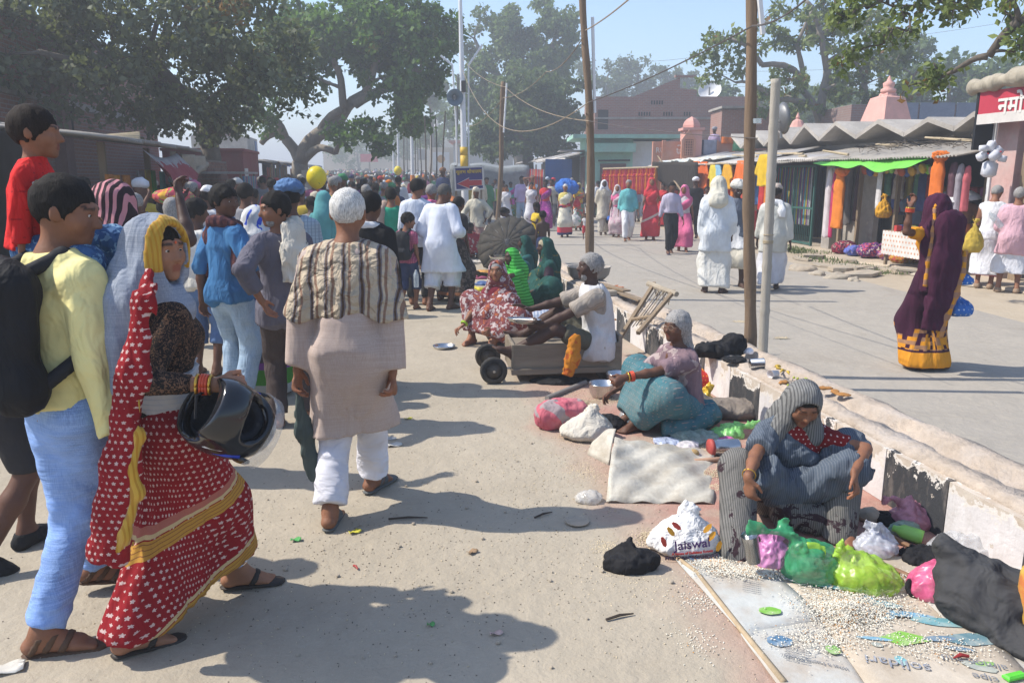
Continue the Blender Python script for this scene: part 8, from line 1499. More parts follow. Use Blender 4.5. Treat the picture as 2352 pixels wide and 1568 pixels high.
pbag(1402,985,.16,.15,MATS['bag_black'],'black plastic bag behind the calico sack',22,neck=False,group=BG2);pbag(1455,975,.19,.20,pl('bag_pale_blue',(.50,.62,.68),.42,.15),'clear bluish plastic bag at the old woman feet',23,neck=False,group=BG2)
pbag(1608,935,.20,.16,pl('bag_yellow',(.72,.45,.01),.9),'bright yellow plastic bag behind the old woman',24,.3,group=BG2);lump('red_cloth_heap',[EL((0,0,.08),(.17,.12,.09)),EL((.1,0,.05),(.1,.1,.06))],C('quilt_red',(.42,.03,.025),'dots',(.6,.3,.03),size=.03,duty=.3),gp(1605,905)+V(0,.15,0),.014,.012,22,2,[floorcut],label='red spotted cloth heaped beside the yellow bag',cat='cloth');pbag(1555,868,.11,.14,pl('bag_lemon',(.6,.6,.06),.6),'lemon plastic bag against the kerb wall',25,group=BG2)
pbag(1590,1008,.26,.09,pl('bag_mist_green',(.42,.55,.48),.5),'misty green plastic bag lying by the teal skirt',26,neck=False,amp=.018,group=BG2);pbag(1668,1002,.19,.09,pl('bag_spring_green',(.25,.68,.18),.7),'spring green plastic bag before the grey rags',27,.9,group=BG2);pbag(1668,1018,.09,.06,pl('bag_magenta',(.65,.10,.38),.8),'small magenta bag under the spring green bag',28,neck=False,group=BG2);pbag(1578,1028,.12,.05,pl('bag_milk',(.66,.63,.66),.8),'milky white crumpled bag on the grain',29,neck=False,group=BG2);pbag(1535,1018,.14,.03,pl('foil_blue',(.40,.46,.62),.9,.2),'silver-blue crushed foil packet',30,neck=False,group=BG2)
lump('grey_rags',[EL((0,0,.06),(.22,.13,.07)),RC((-.1,0,.06),(-.24,.05,.13),.06,.04,.05)],C('rag_grey',(.20,.17,.145),wr=.9,wscale=8),gp(1692,965)+V(0,.08,0),.014,.02,18,5,[floorcut],label='heap of grey brown rags between the two women',cat='rags')
b=MB().lathe([(.001,0),(.05,0),(.052,.02),(.048,.03),(.052,.04),(.052,.17),(.05,.18),(.001,.181)],22,(0,0,.052),(1,.12,0));jr=b.build('steel_jar',M_steel,loc=gp(1632,1046),smooth=True,label='ribbed steel jar with red lid lying on its side',cat='jar');MB().lathe([(.001,-.012),(.055,-.012),(.055,.012),(.001,.013)],22,(0,0,.052),(1,.12,0)).build('lid',mat('lid_red',(.40,.07,.06),.6),jr,smooth=True)
p,q=gp(1595,1058,.02),gp(1690,1052,.02);MB().tube([(0,0,0),tuple(q-p)],[.014,.017],9).build('rolling_stick',mat('stick_tan',(.36,.22,.15),.7,.3),loc=p,smooth=True,label='short tan wooden stick below the steel jar',cat='stick');lump('potato',[EL((0,0,.03),(.035,.03,.028))],MATS['potato_skin'],gp(1593,1052),.01,.003,60,3,label='single potato beside the tan stick',cat='potato')
def bowl(px,py,r,h,label,z=0.0,m=None,prof=None):return MB().lathe(prof or[(.001,.002),(r*.72,.0),(r*.92,h*.35),(r,h*.95),(r*1.03,h),(r*1.03,h*1.03),(r*.97,h),(r*.88,h*.36),(r*.68,.008),(.001,.01)],32).build('steel_bowl',m or M_steel,loc=gp(px,py,z),smooth=True,label=label,cat='bowl')
bowl(1383,912,.108,.115,'deep steel bowl in front of the old woman');bowl(1418,880,.10,.09,'steel bowl behind, next to the cart');
def plate(px,py,r,label,z=0.0,y=None,m=None,tilt=(0,0),fill=None):
 p=gp(px,py,z)if y is None else yp(px,py,y);o=MB().lathe([(.001,0),(r*.86,0),(r*.93,.016),(r,.03),(r*1.01,.032),(r*.98,.027),(r*.90,.014),(r*.84,.005),(.001,.005)],32).build('steel_plate',m or M_steel,loc=p,rot=(tilt[0],tilt[1],0),smooth=True,label=label,cat='plate')
 if fill:o2=lump('plate_filling',[EL((0,0,.008),(r*.78,r*.78,.02))],fill,(0,0,0),.012,.003,40,2);o2.parent=o
 return o
plate(1020,800,.115,'steel plate on the ground under the reaching hand');plate(1204,740,.145,'steel plate of flour held by the man on the cart',y=6.42,tilt=(-.1,.06),fill=M_rice);plate(1146,593,.14,'silver plate held out before the umbrella',y=10.9,tilt=(-.25,0));plate(1118,626,.17,'wide dark plate on the ground by the green-veiled woman',m=M_grey);bowl(1352,640,.30,.17,'wide grey cement basin on the kerb',KH,M_conc);plate(1088,585,.2,'steel tray on the ground by the crouching woman')
c0=gp(1180,880);ct=emp('wooden_cart',(c0[0],c0[1],0),radians(7),'low wooden box cart with rubber wheels under the bearded man','cart');M_cw=mat('cart_wood',(.20,.165,.125),.85,.35,4,.5,30,stretch=(.2,1,1),dirt=(.30,.26,.2),dirtamt=.4)
bx('side_board',M_cw,ct,(.46,.02,.205),(.92,.03,.25),0,.005);bx('side_board',M_cw,ct,(.46,.52,.205),(.92,.03,.25),0,.005);bx('end_board',M_cw,ct,(.0,.27,.205),(.03,.52,.25),0,.005);bx('end_board',M_cw,ct,(.92,.27,.235),(.03,.52,.31),0,.005);bx('seat_board',M_cw,ct,(.46,.27,.285),(.90,.47,.03));bx('bottom_rail',M_cw,ct,(.40,-.01,.10),(.84,.03,.05),0,.004)
for x,y in((-.17,.0),(-.17,.54),(.80,.06),(.80,.48)):
 w=emp('wheel',(x,y,.115),0);w.parent=ct;r=.115 if x<0 else .09;w.location.z=r;tp_=MB().lathe([(r*.62,-.028),(r*.9,-.03),(r,-.018),(r,.018),(r*.9,.03),(r*.62,.028)],28,(0,0,0),(0,1,0),close=False).build('tyre',mat('tyre_rubber',(.03,.029,.028),.85,.3,12,.3,40,dirt=(.2,.17,.13),dirtamt=.35),w,smooth=True);MB().lathe([(.001,-.02),(r*.2,-.035),(r*.25,-.02),(r*.63,-.012),(r*.63,.012),(r*.25,.02),(.001,.03)],22,(0,0,0),(0,1,0)).build('rim',mat('wheel_rim',(.10,.085,.07),.6),w,smooth=True)
MB().tube([(-.17,-.04,.115),(-.17,.58,.115)],.012,7).build('axle',M_steel,ct);MB().tube([(-.17,.05,.12),(.1,.05,.12)],.012,6).build('axle_arm',M_steel,ct)
lump('orange_cloth',[RC((0,0,.15),(-.02,-.02,.0),.05,.055,.03,(V(0,1,0),2)),RC((-.02,-.02,0),(-.06,-.03,-.14),.055,.045,.03,(V(0,1,0),2.2),1)],C('cloth_marigold',(.50,.19,.02),'blobs',(.42,.1,.02),None,.05,.4,wr=.7),yp(1320,822,6.28),.010,.008,40,3,label='marigold cloth hanging over the side of the cart',cat='cloth');p,q=gp(1256,915,.02),gp(1345,878,.02);MB().tube([(0,0,0),tuple(q-p)],.022,9).build('plastic_pipe',mat('pipe_grey',(.24,.22,.2),.7),loc=p,label='grey pipe lying between the cart and bowls',cat='pipe')
lump('black_plastic',[EL((0,0,.01),(.26,.12,.03))],MATS['bag_black'],gp(1290,885)+V(0,.1,0),.015,.012,18,3,[floorcut],label='black plastic sheet on the ground under the cart',cat='plastic');pbag(1232,800,.22,.18,pl('bag_sky_blue',(.04,.25,.66),.92),'sky-blue plastic bag beside the maroon saree',31,neck=False,group=BG2,z=.0,pt=gp(1232,815)+V(0,.55,0))
fp=gp(1440,770);fr0=emp('rope_frame',(fp[0],fp[1],0),0,'leaning wooden frame strung with ropes and rags behind the cart','frame');a1_,a2_=yp(1415,790,7.4)-fp,yp(1500,655,8.0)-fp;b1_,b2_=yp(1465,765,7.1)-fp,yp(1545,672,7.7)-fp
for a,b_ in((a1_,a2_),(b1_,b2_)):MB().bar(a,b_+(b_-a)*.04,.035).build('rail',M_wood,fr0)
MB().tube([tuple(a2_+(a2_-b2_)*.25),tuple(b2_+(b2_-a2_)*.2)],.03,8,jit=.1).build('wrapped_crossbar',C('rag_wrap',(.36,.31,.24)),fr0);MB().tube([tuple(a1_*.6+a2_*.4),tuple(b1_*.6+b2_*.4)],.02,7).build('crossbar',M_wood,fr0)
for i in range(7):t=i/6;s0,s1=a1_*(.75)+a2_*.25,b1_*.75+b2_*.25;e0,e1=a2_,b2_;MB().tube([tuple(s0*(1-t)+s1*t),tuple((e0*(1-t)+e1*t)+V(.02*sin(i),0,0))],.006,5).build('rope',M_wire if i%2 else M_rope,fr0)
_rr=random.Random(3)
for i in range(14):t=_rr.random();p=a2_*(1-t)+b2_*t;MB().tube([tuple(p),tuple(p+V(_rr.uniform(-.03,.03),-.03,-_rr.uniform(.05,.14)))],.005,4).build('rag_end',M_rope,fr0)
def ktop(px,py):return gp(px,py,KH+.004)
lump('black_bag_heap',[EL((-.08,0,.05),(.16,.09,.06)),EL((.08,.05,.08),(.10,.09,.09)),RC((-.2,0,.03),(-.28,-.02,.02),.03,.01)],MATS['bag_black'],ktop(1668,815)+V(0,.05,-.02),.012,.02,22,3,[lambda x,y,z:-z-.01],label='glossy black plastic bags heaped at the foot of the wooden pole',cat='bag');pbag(1690,830,.14,.04,MATS['bag_black'],'flat black bag piece on the kerb edge',32,neck=False,z=KH,cat='bag');pbag(1718,812,.06,.06,pl('tissue_white',(.68,.68,.72),.97,.6),'crumpled white tissue at the pole foot',33,neck=False,z=KH,cat='tissue')
MB().lathe([(.001,0),(.034,0),(.04,.10),(.042,.1),(.037,.095),(.03,.004)],18,(0,0,.037),(1,.05,0)).build('steel_cup',M_steel,loc=ktop(1722,846),smooth=True,label='steel cup lying on its side on the kerb',cat='cup')
for i,(px,py,lab)in enumerate(((1785,866,'paper cup lying on the kerb by the yellow peel'),(1558,766,'white paper cup lying on the kerb above the old woman'))):MB().lathe([(.001,0),(.022,0),(.03,.065),(.032,.066),(.028,.06),(.02,.003)],16,(0,0,.028),(-.9+1.6*i,-.4,0)).build('paper_cup',mat('paper_cup_white',(.66,.62,.62),.7),loc=ktop(px,py),smooth=True,label=lab,cat='cup')
for i in range(5):p=ktop(1778+i*9,845+i*3);MB().tube([(0,0,.01),(.03,.02*sin(i),.018),(.06,.03*cos(i*2),.006)],[.004,.011,.003],6).build('banana_peel',mat('peel_yellow',(.5,.34,.05),.7,.3),loc=p,rot=i*1.1,smooth=True,label='%s strip of yellow banana peel from the steel cup'%ORD[i],cat='peel',group='banana peel strips')
for i in range(16):p=ktop(1832+_rr.uniform(-28,40),876+_rr.uniform(-8,16));MB().lathe([(.001,0),(.008,.003),(.010,.009),(.006,.016),(.001,.018)],9).build('grape',mat('grape_green',(.36,.40,.06),.35),loc=p,smooth=True,label='yellow-green grape dropped on the kerb',cat='grape',group='grapes on the kerb')
for i,(px,py)in enumerate(((1895,893),(1918,902),(1935,908),(1800,880),(1408,735),(1750,1015))):p=ktop(px,py)if i!=5 else ktop(1950,1040);lump('dry_leaf',[EL((0,0,.008),(.05,.028,.008))],mat('leaf_litter',(.36,.17,.05),.8,.4,20),p,.008,.006,60,i,rz=i*1.3,label='curled brown dry leaf on the kerb, %s from the pole'%ORD[(1,2,3,0,4,5)[i]],cat='leaf',group='dry leaves on the kerb')
bx('brick',MSLAB,None,ktop(1398,680)+V(0,0,.035),(.17,.10,.07),.4,.012,label='loose grey brick on the kerb near the crooked pole',cat='brick');
for i,(a,b_)in enumerate((((1372,655),(1475,690)),((1365,648),(1440,668)))):p,q=gp(*a,KH+.03+.03*i),gp(*b_,KH+.03+.03*i);board('plank',M_wood,p,q,.10,.02,label='weathered plank lying on the kerb, %s'%('lower','upper')[i],cat='plank')
lump('marigold_petals',[EL((0,0,.004),(.25,.2,.012))],mat('petal_orange',(.55,.13,.02),.8,.5,40),ktop(1380,662),.02,.02,60,3,label='orange marigold petals scattered on the kerb',cat='petals',kind='stuff')
lump('blue_quilt',[EL((0,0,.08),(.42,.22,.10)),EL((.3,.1,.06),(.25,.2,.1))],C('quilt_navy',(.03,.05,.08),'blobs',(.08,.11,.15),None,.08,.42,wr=.7),gp(1290,705)+V(.1,.2,0),.02,.02,14,4,[floorcut],label='dark blue patterned quilt heaped beside the green sarees',cat='quilt');lump('orange_bundle',[EL((0,0,.14),(.16,.14,.15))],C('bundle_orange',(.5,.17,.03),'blobs',(.35,.05,.04),None,.1,.42,wr=.7),gp(1300,672),.02,.015,16,2,[floorcut],label='orange cloth bundle behind the heavy woman',cat='bundle');pbag(1280,612,.30,.09,pl('bag_orchid',(.6,.16,.45),.75),'orchid pink bag lying on the far road',34,neck=False,cat='bag');pbag(1318,700,.3,.16,pl('bag_silver',(.6,.6,.6),.7,.15),'silvery plastic bag beside the blue quilt',35,neck=False,cat='bag');lump('check_cloth',[EL((0,0,.06),(.30,.16,.07))],C('cloth_blue_check',(.45,.47,.52),'checks',(.2,.25,.35),size=.04),gp(1265,745)+V(0,.2,0),.018,.012,16,3,[floorcut],label='pale checked cloth between the cart and the green saree',cat='cloth');lump('plum_cloth',[EL((0,0,.05),(.25,.15,.06))],cMar,gp(1225,735)+V(0,.3,0),.02,.012,16,5,[floorcut],label='plum coloured cloth on the ground behind the maroon saree',cat='cloth')
uc=gp(1168,616);um=emp('umbrella',(uc[0],uc[1],0),0,'big faded black umbrella lying open on its side','umbrella');P=[];nU,R_=16,.62;axd=unit(V(-.15,-.85,.45));ux=unit(np.cross(axd,V(0,0,1)));uy=np.cross(ux,axd);cen=V(0,.0,.42)
for k_ in range(nU):
 Qs=[[],[]]
 b=MB();G_=[]
 for j in range(6):
  r=R_*j/5;row=[]
  for t in(0,.5,1):a=2*pi*(k_+t)/nU;rr=r*(1-.045*(t==.5)*(j/5));row.append(tuple(cen+ux*rr*cos(a)+uy*rr*sin(a)+axd*(.22*(1-(r/R_)**2)-.02*(t==.5)*(j/5))))
  G_.append(row)
 v_,f_=sheet(np.array(G_)+1e-5*np.random.default_rng(k_).normal(size=(6,3,3)),.003);v_[:,2]=np.maximum(v_[:,2],.004);ob('canopy_panel',mkmesh('panel',v_,f_,True),C('umbrella_cloth',(.045,.042,.036),wr=.2,dirt=(.13,.11,.09)),um)
 a=2*pi*k_/nU;MB().tube([tuple(cen+axd*.225),tuple(cen+(ux*cos(a)+uy*sin(a))*R_*.5+axd*.17),tuple(cen+(ux*cos(a)+uy*sin(a))*R_+axd*.004)],.005,4).build('rib',M_grey,um)
MB().tube([tuple(cen+axd*.28),tuple(cen-axd*.35)],.008,6).build('shaft',M_grey,um)
def litter(px,py,w,h,m,a,label,name='litter_scrap',cat='litter',z=.008):p=gp(px,py,z);v_,f_=sheet(np.array([[[(i/4-.5)*w,(j/3-.5)*h,.006*sin(i*1.7+j)+.006]for j in range(4)]for i in range(5)]),.0015);ob(name,mkmesh('scrap',v_,f_,True),m,loc=p,rot=a,label=label,cat=cat)
litter(680,1240,.05,.03,mat('packet_green',(.10,.35,.10),.4),.2,'small green packet on the road behind the kurta man');litter(815,1222,.06,.03,mat('packet_yellow',(.55,.5,.06),.5),.5,'crumpled yellow packet beside the grey sandal');litter(905,1022,.10,.06,mat('paper_scrap',(.55,.53,.48),.8),.3,'torn paper scrap right of the kurta hem');litter(890,1008,.12,.04,pl('film_scrap',(.6,.62,.62),.5),.1,'strip of clear film beside the torn paper');litter(938,962,.06,.02,MATS['packet_yellow'],.3,'thin yellow wrapper on the shaded road');litter(545,1113,.04,.03,mat('paper_pink',(.55,.4,.36),.8),.2,'pinkish paper scrap beside the helmet');litter(155,1315,.04,.04,MATS['packet_green'],.9,'green packet between the jeans legs');litter(20,1535,.10,.07,MATS['paper_scrap'],.4,'white paper scrap at the bottom left corner');litter(1085,1268,.05,.03,mat('leaf_dry',(.3,.2,.12),.8),.7,'dry curled leaf in the sun');litter(1140,1455,.05,.02,MATS['paper_pink'],.2,'pale wrapper in the shadow edge');litter(1600,1180,.03,.02,MATS['paper_scrap'],.5,'paper bit by the white carrier bag');litter(990,1435,.03,.02,MATS['packet_green'],.1,'tiny green scrap inside the big shadow')
for i,(a,b_,lab)in enumerate((((892,1191),(982,1188),'dark straight twig lying in the shadow'),((1392,1422),(1455,1408),'short brown twig on the sunlit road'),((1228,1188),(1268,1175),'thin bent twig by the flat disc'),((812,1298),(822,1306),'dried red chilli on the road'))):p,q=gp(*a,.012),gp(*b_,.012);MB().tube([(0,0,0),tuple((q-p)*.5+V(.0,.004,.004)),tuple(q-p)],[.005,.006,.003],6).build('twig',mat('twig_dark',(.06,.045,.035),.9)if i!=3 else mat('chilli_red',(.3,.03,.03),.5),loc=p,label=lab,cat='twig')
MB().lathe([(.001,.004),(.05,.004),(.062,.010),(.06,.014),(.045,.009),(.001,.008)],20).build('leaf_plate',MSLAB,loc=gp(1326,1200,.004),label='flattened dusty paper disc on the road',cat='disc');pbag(1350,1152,.12,.08,pl('cling_white',(.62,.6,.56),.6,.2),'crumpled ball of clear plastic on the road',36,neck=False,cat='bag');lump('black_carrier',[EL((0,0,.03),(.115,.08,.045)),EL((-.03,.02,.06),(.05,.04,.04)),EL((.06,-.01,.05),(.05,.05,.035)),RC((-.02,.02,.07),(.0,.03,.12),.03,.012)],MATS['bag_black'],gp(1447,1300),.008,.03,17,2,[floorcut],label='crumpled black carrier bag lying alone on the road',cat='bag')
_r5=random.Random(12)
for i in range(60):px,py=_r5.uniform(600,2000),_r5.uniform(900,1560);p=gp(px,py,.006);s=_r5.uniform(.004,.011);b=MB().lathe([(.001,0),(s,s*.3),(s*.8,s*.8),(.001,s)],6);b.build('pebble',MSLAB,loc=p,rot=_r5.uniform(0,6),label='tiny grey pebble on the near road',cat='pebble',group='pebbles on the near road')
MB().lathe([(.001,0),(.07,0),(.075,.02),(.075,.26),(.07,.28),(.001,.285)],24).build('tin_canister',mat('canister_gold',(.5,.33,.06),.4,.3,8,dirt=(.5,.1,.05),dirtamt=.5,dscale=9),loc=gp(2375,1470),smooth=True,label='golden tin canister cut by the right edge',cat='canister');p=gp(2190,1510,.03);MB().tube([(0,0,0),(.03,.01,.006),(.06,.01,0)],[.002,.008,.006],6).build('chilli',MATS['chilli_red'],loc=p,label='red green chilli on the printed sheets',cat='chilli');bx('green_lid',mat('lid_green',(.10,.55,.05),.4),None,gp(2330,1552,.03),(.08,.03,.02),.3,.006,label='bright green plastic lid at the bottom right',cat='lid')
for i,(px,py,w,c,lab)in enumerate(((1080,604,.5,(.55,.5,.42),'pale wrappers strewn below the turbaned man'),(1100,628,.4,(.5,.25,.06),'orange garland scraps near the dark plate'),(1075,572,.3,(.55,.42,.03),'yellow bag on the ground by the crouching woman'),(1090,668,.25,(.6,.5,.05),'yellow wrapper before the maroon veil'),(1100,690,.26,(.65,.06,.3),'hot pink bag lying behind the maroon veil'),(1095,640,.35,(.3,.06,.12),'dark red cloth scraps beside the umbrella'),(1112,655,.25,(.05,.1,.25),'blue scrap cloth near the green veil'))):lump('ground_litter',[EL((0,0,.02),(w*.6,w*.35,.035))],mat('litter_%d'%i,c,.6,.3,8),gp(px,py),.02,.025,20,i,[floorcut],label=lab,cat='litter')
for i,(px,py,y,r,lab)in enumerate(((727,408,12.0,.15,'big yellow speckled balloon floating over the crowd'),(914,392,40.0,.20,'small yellow balloon far down the street'))):
 c=yp(px,py,y);bl=emp('balloon',c,0,lab,'balloon');MB().lathe([(max(.002,r*sin(pi*j/14)*(1-.12*(j/14<.4)*cos(pi*j/14))),-r*1.15*cos(pi*j/14))for j in range(15)],24).build('skin',C('balloon_yellow',(.70,.55,.02),'blobs',(.25,.3,.05),None,.025,.33,rough=.35,wr=.02)if i==0 else MATS['balloon_yellow'],bl,smooth=True);MB().lathe([(.004,0),(.03,-.02),(.001,-.03)],8,(0,0,-r*1.15)).build('knot',cOr,bl);MB().tube([(0,0,-r*1.17),(.03,0,-r*1.17-.35),(0,0,-r*1.17-.7)],.003,4).build('string',M_rope,bl)
 # ---- goods hanging on the stalls
def kurta_mesh(seed=0,sl=.33):
 P=[RC((0,0,0),(0,0,-.62),.17,.24,.05,(V(0,1,0),4.0),1),RC((-.15,0,-.03),(.15,0,-.03),.07,k=.05,sq=(V(0,1,0),1.8))]
 for q in(-1,1):P.append(RC((q*.15,0,-.03),(q*(.15+sl*.45),-.01,-.03-sl),.07,.075,.03,(V(0,1,0),2.0),1))
 return mkmesh('kurta',*sdf_mesh(P,.022,[lambda x,y,z:z-.045-.25*np.abs(x)*0],lambda p:.012*nz(p*np.array([1,1,.25]),30,seed,3)),True)
KM=[kurta_mesh(i)for i in range(2)]
def strip_mesh(L,w,seed):return mkmesh('strip',*sdf_mesh([RC((0,0,0),(0,0,-L*.25),w*.35,w*.5,.03,(V(0,1,0),1.8)),RC((0,0,-L*.25),(0,0,-L),w*.5,w*.62,.03,(V(0,1,0),2.2),1)],max(.016,w*.09),(),lambda p:.016*nz(p*np.array([1,1,.08]),45,seed,3)),True)
SM=[strip_mesh(1.0,.2,1),strip_mesh(1.0,.26,2),strip_mesh(1.0,.12,3)]
OC=objcolmat('hung_cloth');
for m_ in KM+SM:m_.materials.append(OC)
def hung(name,me,px,py,v,sc,col,label,group,rz=None,dz=0.):
 p=fr(px,py,v);o=ob(name,me,None,loc=p,rot=FROT+pi if rz is None else rz,scale=sc,label=label,cat='garment' if 'kurta' in name else 'cloth',group=group);o.color=lin(col);return o
GH='garments hanging at the saffron stall'
for px,py,s,c,lab in((1706,378,1.0,(.72,.16,.03),'large saffron kurta hanging beside the wooden pole'),(1617,380,.9,(.70,.14,.03),'saffron kurta hanging under the sloping bamboo'),(1755,364,.9,(.70,.46,.02),'yellow kurta hanging between the two poles'),(1640,386,.75,(.66,.52,.06),'yellow kurta behind the saffron kurtas'),(1600,378,.8,(.66,.15,.04),'saffron kurta half hidden at the back'),(1672,384,.8,(.68,.36,.03),'amber kurta beside the large saffron kurta'),(1650,384,.6,(.25,.45,.6),'pale blue small kurta among the yellow ones'),(1810,400,.6,(.62,.3,.03),'orange kurta behind the grille gate'),(1840,395,.6,(.08,.18,.35),'blue kurta behind the grille gate')):hung('hanging_kurta',KM[int(px)%2],px,py-4,-.62 if px<1800 else .4,s*1.3,c,lab,GH)
for i in range(30):px=1388+i*4.1;o=ob('hanging_strip',SM[2],None,loc=yp(px,390-.12*i+(i%3),29.0-.06*i),scale=(1.3,1,.85),rot=.6,label='narrow red cloth strip, %s from the left on the red rack'%ORD[i],cat='cloth',group='red strips on the clothes rack');o.color=lin([(.45,.03,.04),(.60,.12,.03),(.50,.05,.08),(.40,.02,.05),(.62,.2,.03)][i%5])
MB().tube([(0,0,0),tuple(yp(1512,386,27.2)-yp(1385,390,29))],.03,6).build('rack_pole',M_bam,loc=yp(1385,388,29),label='bamboo rail carrying the red strips',cat='pole')
for i in range(22):px=1545+i*11;hung('hanging_strip',SM[i%2],px,386-.05*px*.0+(i%3)*2,-.30,(.9,1,.95+.1*(i%3)),[(.66,.16,.03),(.50,.04,.04),(.68,.36,.03),(.55,.08,.05),(.66,.2,.03),(.1,.25,.5),(.62,.48,.05)][i*3%7],'bright cloth length in the saffron stall, %s from the left'%ORD[i],'cloth lengths in the saffron stall')
for i in range(24):px=1788+i*3.4;hung('bead_string',SM[2],px,388,.2,(.75,.8,1.35),[(.05,.09,.4),(.45,.05,.1),(.1,.35,.45),(.5,.4,.05),(.25,.05,.3),(.5,.48,.5)][i%6],'bright string of cloth behind the green grille, %s from the left'%ORD[i],'strings behind the grille')
GS='cloths hanging at the green awning'
hung('hanging_cloth',SM[1],1931,398,-.42,(1.15,1.1,1.15),(.72,.22,.03),'long saffron cloth knotted at the awning corner',GS);hung('hanging_cloth',SM[0],1908,398,-.4,(1.0,1,1.38),(.62,.56,.58),'long white printed cloth beside the saffron one',GS);hung('hanging_cloth',SM[2],1918,400,-.38,(.8,1,1.35),(.5,.03,.12),'crimson strip between the hanging cloths',GS);hung('hanging_cloth',SM[1],2158,362,-.45,(1.0,1.1,1.05),(.72,.18,.03),'saffron cloth with bow at the awning right end',GS);hung('hanging_cloth',SM[0],2192,380,-.3,(.9,1,.75),(.12,.06,.08),'dusky plum scarf near the jerrycans',GS);hung('hanging_cloth',SM[0],2208,384,-.3,(.7,1,.75),(.3,.28,.32),'grey lilac scarf near the jerrycans',GS);hung('hanging_cloth',SM[0],2224,388,-.3,(.6,1,.7),(.5,.12,.14),'red checked scarf near the jerrycans',GS);hung('hanging_cloth',SM[2],2024,385,-.3,(1.0,1,.8),(.62,.60,.60),'white pointed cloth hanging in the stall',GS);hung('hanging_cloth',SM[0],1996,392,.4,(1.4,1,.55),(.03,.22,.12),'green shirt hanging inside the stall',GS);hung('hanging_cloth',SM[0],2068,400,.4,(1.6,1,.5),(.4,.36,.32),'pale shirt hanging inside the stall',GS);hung('hanging_cloth',SM[0],1955,390,.2,(1.0,1,1.2),(.14,.13,.13),'grey curtain cloth beside the block wall',GS);hung('hanging_cloth',SM[0],1975,390,.3,(.8,1,1.1),(.10,.05,.06),'dark curtain cloth inside the stall',GS)
for i in range(26):px=1945+i*8.2;hung('hanging_strip',SM[i%3],px,392+3*sin(i*2),.55+.2*(i%2),(.9,1,.55+.35*((i*5)%4)/3),[(.30,.05,.06),(.45,.40,.36),(.06,.09,.25),(.5,.22,.04),(.12,.3,.2),(.35,.1,.25),(.5,.42,.1),(.2,.2,.22)][i*3%8],'garment hanging deep in the green-awning stall, %s from the left'%ORD[i],'garments deep in the stall')
for i in range(30):u=1.4+(i%10)*.42;z=.55+(i//10)*.42;bx('folded_stack',mat('fold_%d'%(i%6),[(.4,.06,.08),(.1,.14,.34),(.5,.3,.06),(.4,.38,.36),(.1,.28,.2),(.3,.08,.26)][i%6],.85,.3,12),None,W(u,1.45,z),(.34,.3,.22),FROT,.03,label='folded clothes on the stall back shelf, %s of thirty'%ORD[i],cat='clothes',group='folded stacks in the stall')
for px,py,lab in((1935,396,'knot of the long saffron cloth'),(2161,360,'bow on the saffron cloth by the shop')):lump('cloth_knot',[EL((0,0,0),(.12,.07,.09)),EL((.08,0,.03),(.07,.05,.06)),EL((-.08,0,.03),(.07,.05,.06))],cOr,fr(px,py,-.45),.02,.02,30,3,label=lab,cat='knot')
capm=MB().lathe([(.001,.09),(.05,.085),(.085,.05),(.095,0),(.09,-.005)],12).mesh('cap',True);capm.materials.append(OC)
for i in range(15):px=1985+i*12;o=ob('cap',capm,None,loc=fr(px,392+4*sin(i),-.25-.05*(i%2)),rot=(1.2,.3*sin(i),FROT),label='%s cap from the left in the row under the green awning'%ORD[i],cat='cap',group='caps under the green awning');o.color=lin([(.4,.1,.05),(.05,.1,.3),(.5,.3,.04),(.3,.28,.25),(.55,.4,.06),(.2,.5,.06),(.5,.3,.3)][i%7])
pbag(0,0,.28,.45,C('satchel_mustard',(.55,.28,.02),wr=.7),'mustard cloth bag hanging at the stall front',41,neck=True,pt=fr(2028,500,-.35),cat='bag',name='cloth_bag')
for i,(px,py,w,h,c,c2,lab)in enumerate(((1935,575,.55,.30,(.12,.02,.05),(.4,.05,.08),'heap of dark crimson printed skirts on the ground'),(1985,578,.6,.32,(.10,.03,.16),(.45,.08,.12),'heap of purple printed skirts on the ground'),(2020,545,.5,.28,(.25,.08,.30),(.5,.2,.1),'violet and orange cloth pile behind the heaps'),(1960,550,.4,.22,(.10,.13,.42),(.12,.15,.45),'plain blue cloth folded over the heaps'),(2060,562,.5,.22,(.5,.28,.03),(.45,.1,.06),'mustard cloth pile beside the low table'),(1965,528,.4,.25,(.45,.06,.05),(.6,.4,.05),'red and gold printed bag on the pile'))):p=W(uvz(fr(px,py,-.3))[0],-.25+.12*(i%3),.08);lump('cloth_pile',[EL((0,0,h*.4),(w*.5,w*.4,h*.5)),EL((w*.2,0,h*.2),(w*.4,w*.4,h*.3))],C('pile_%d'%i,c,'blobs',c2,(.5,.4,.3),.06,.44,wr=.8),p,.02,.03,16,i,[floorcut],label=lab,cat='cloth',group='cloth piles before the stall')
tb=emp('display_table',W(1.9,-.35,.07),FROT,'low table with printed white cloth at the shop corner','table');bx('table_top',M_wood,tb,(0,0,.62),(1.7,.6,.04));bx('table_cloth',C('cloth_leaf_print',(.6,.58,.55),'dots',(.5,.25,.15),size=.09,duty=.45),tb,(0,.32,.42),(1.7,.02,.44))
for x in(-.8,.8):
 for y in(-.25,.25):bx('leg',M_wood,tb,(x,y,.3),(.05,.05,.6))
for i in range(22):u=1.15+_rr.uniform(0,1.5);bx('packet',mat('goods_%d'%(i%7),[(.5,.05,.04),(.55,.35,.03),(.05,.1,.3),(.5,.45,.4),(.4,.06,.2),(.06,.25,.12),(.55,.18,.03)][i%7],.45),None,W(u,-.35+_rr.uniform(-.25,.2),.75),(.1,.08,_rr.uniform(.08,.16)),_rr.uniform(0,3),label='small bright packet on the display table, %s of the spread'%ORD[i],cat='packet',group='packets on the display table')
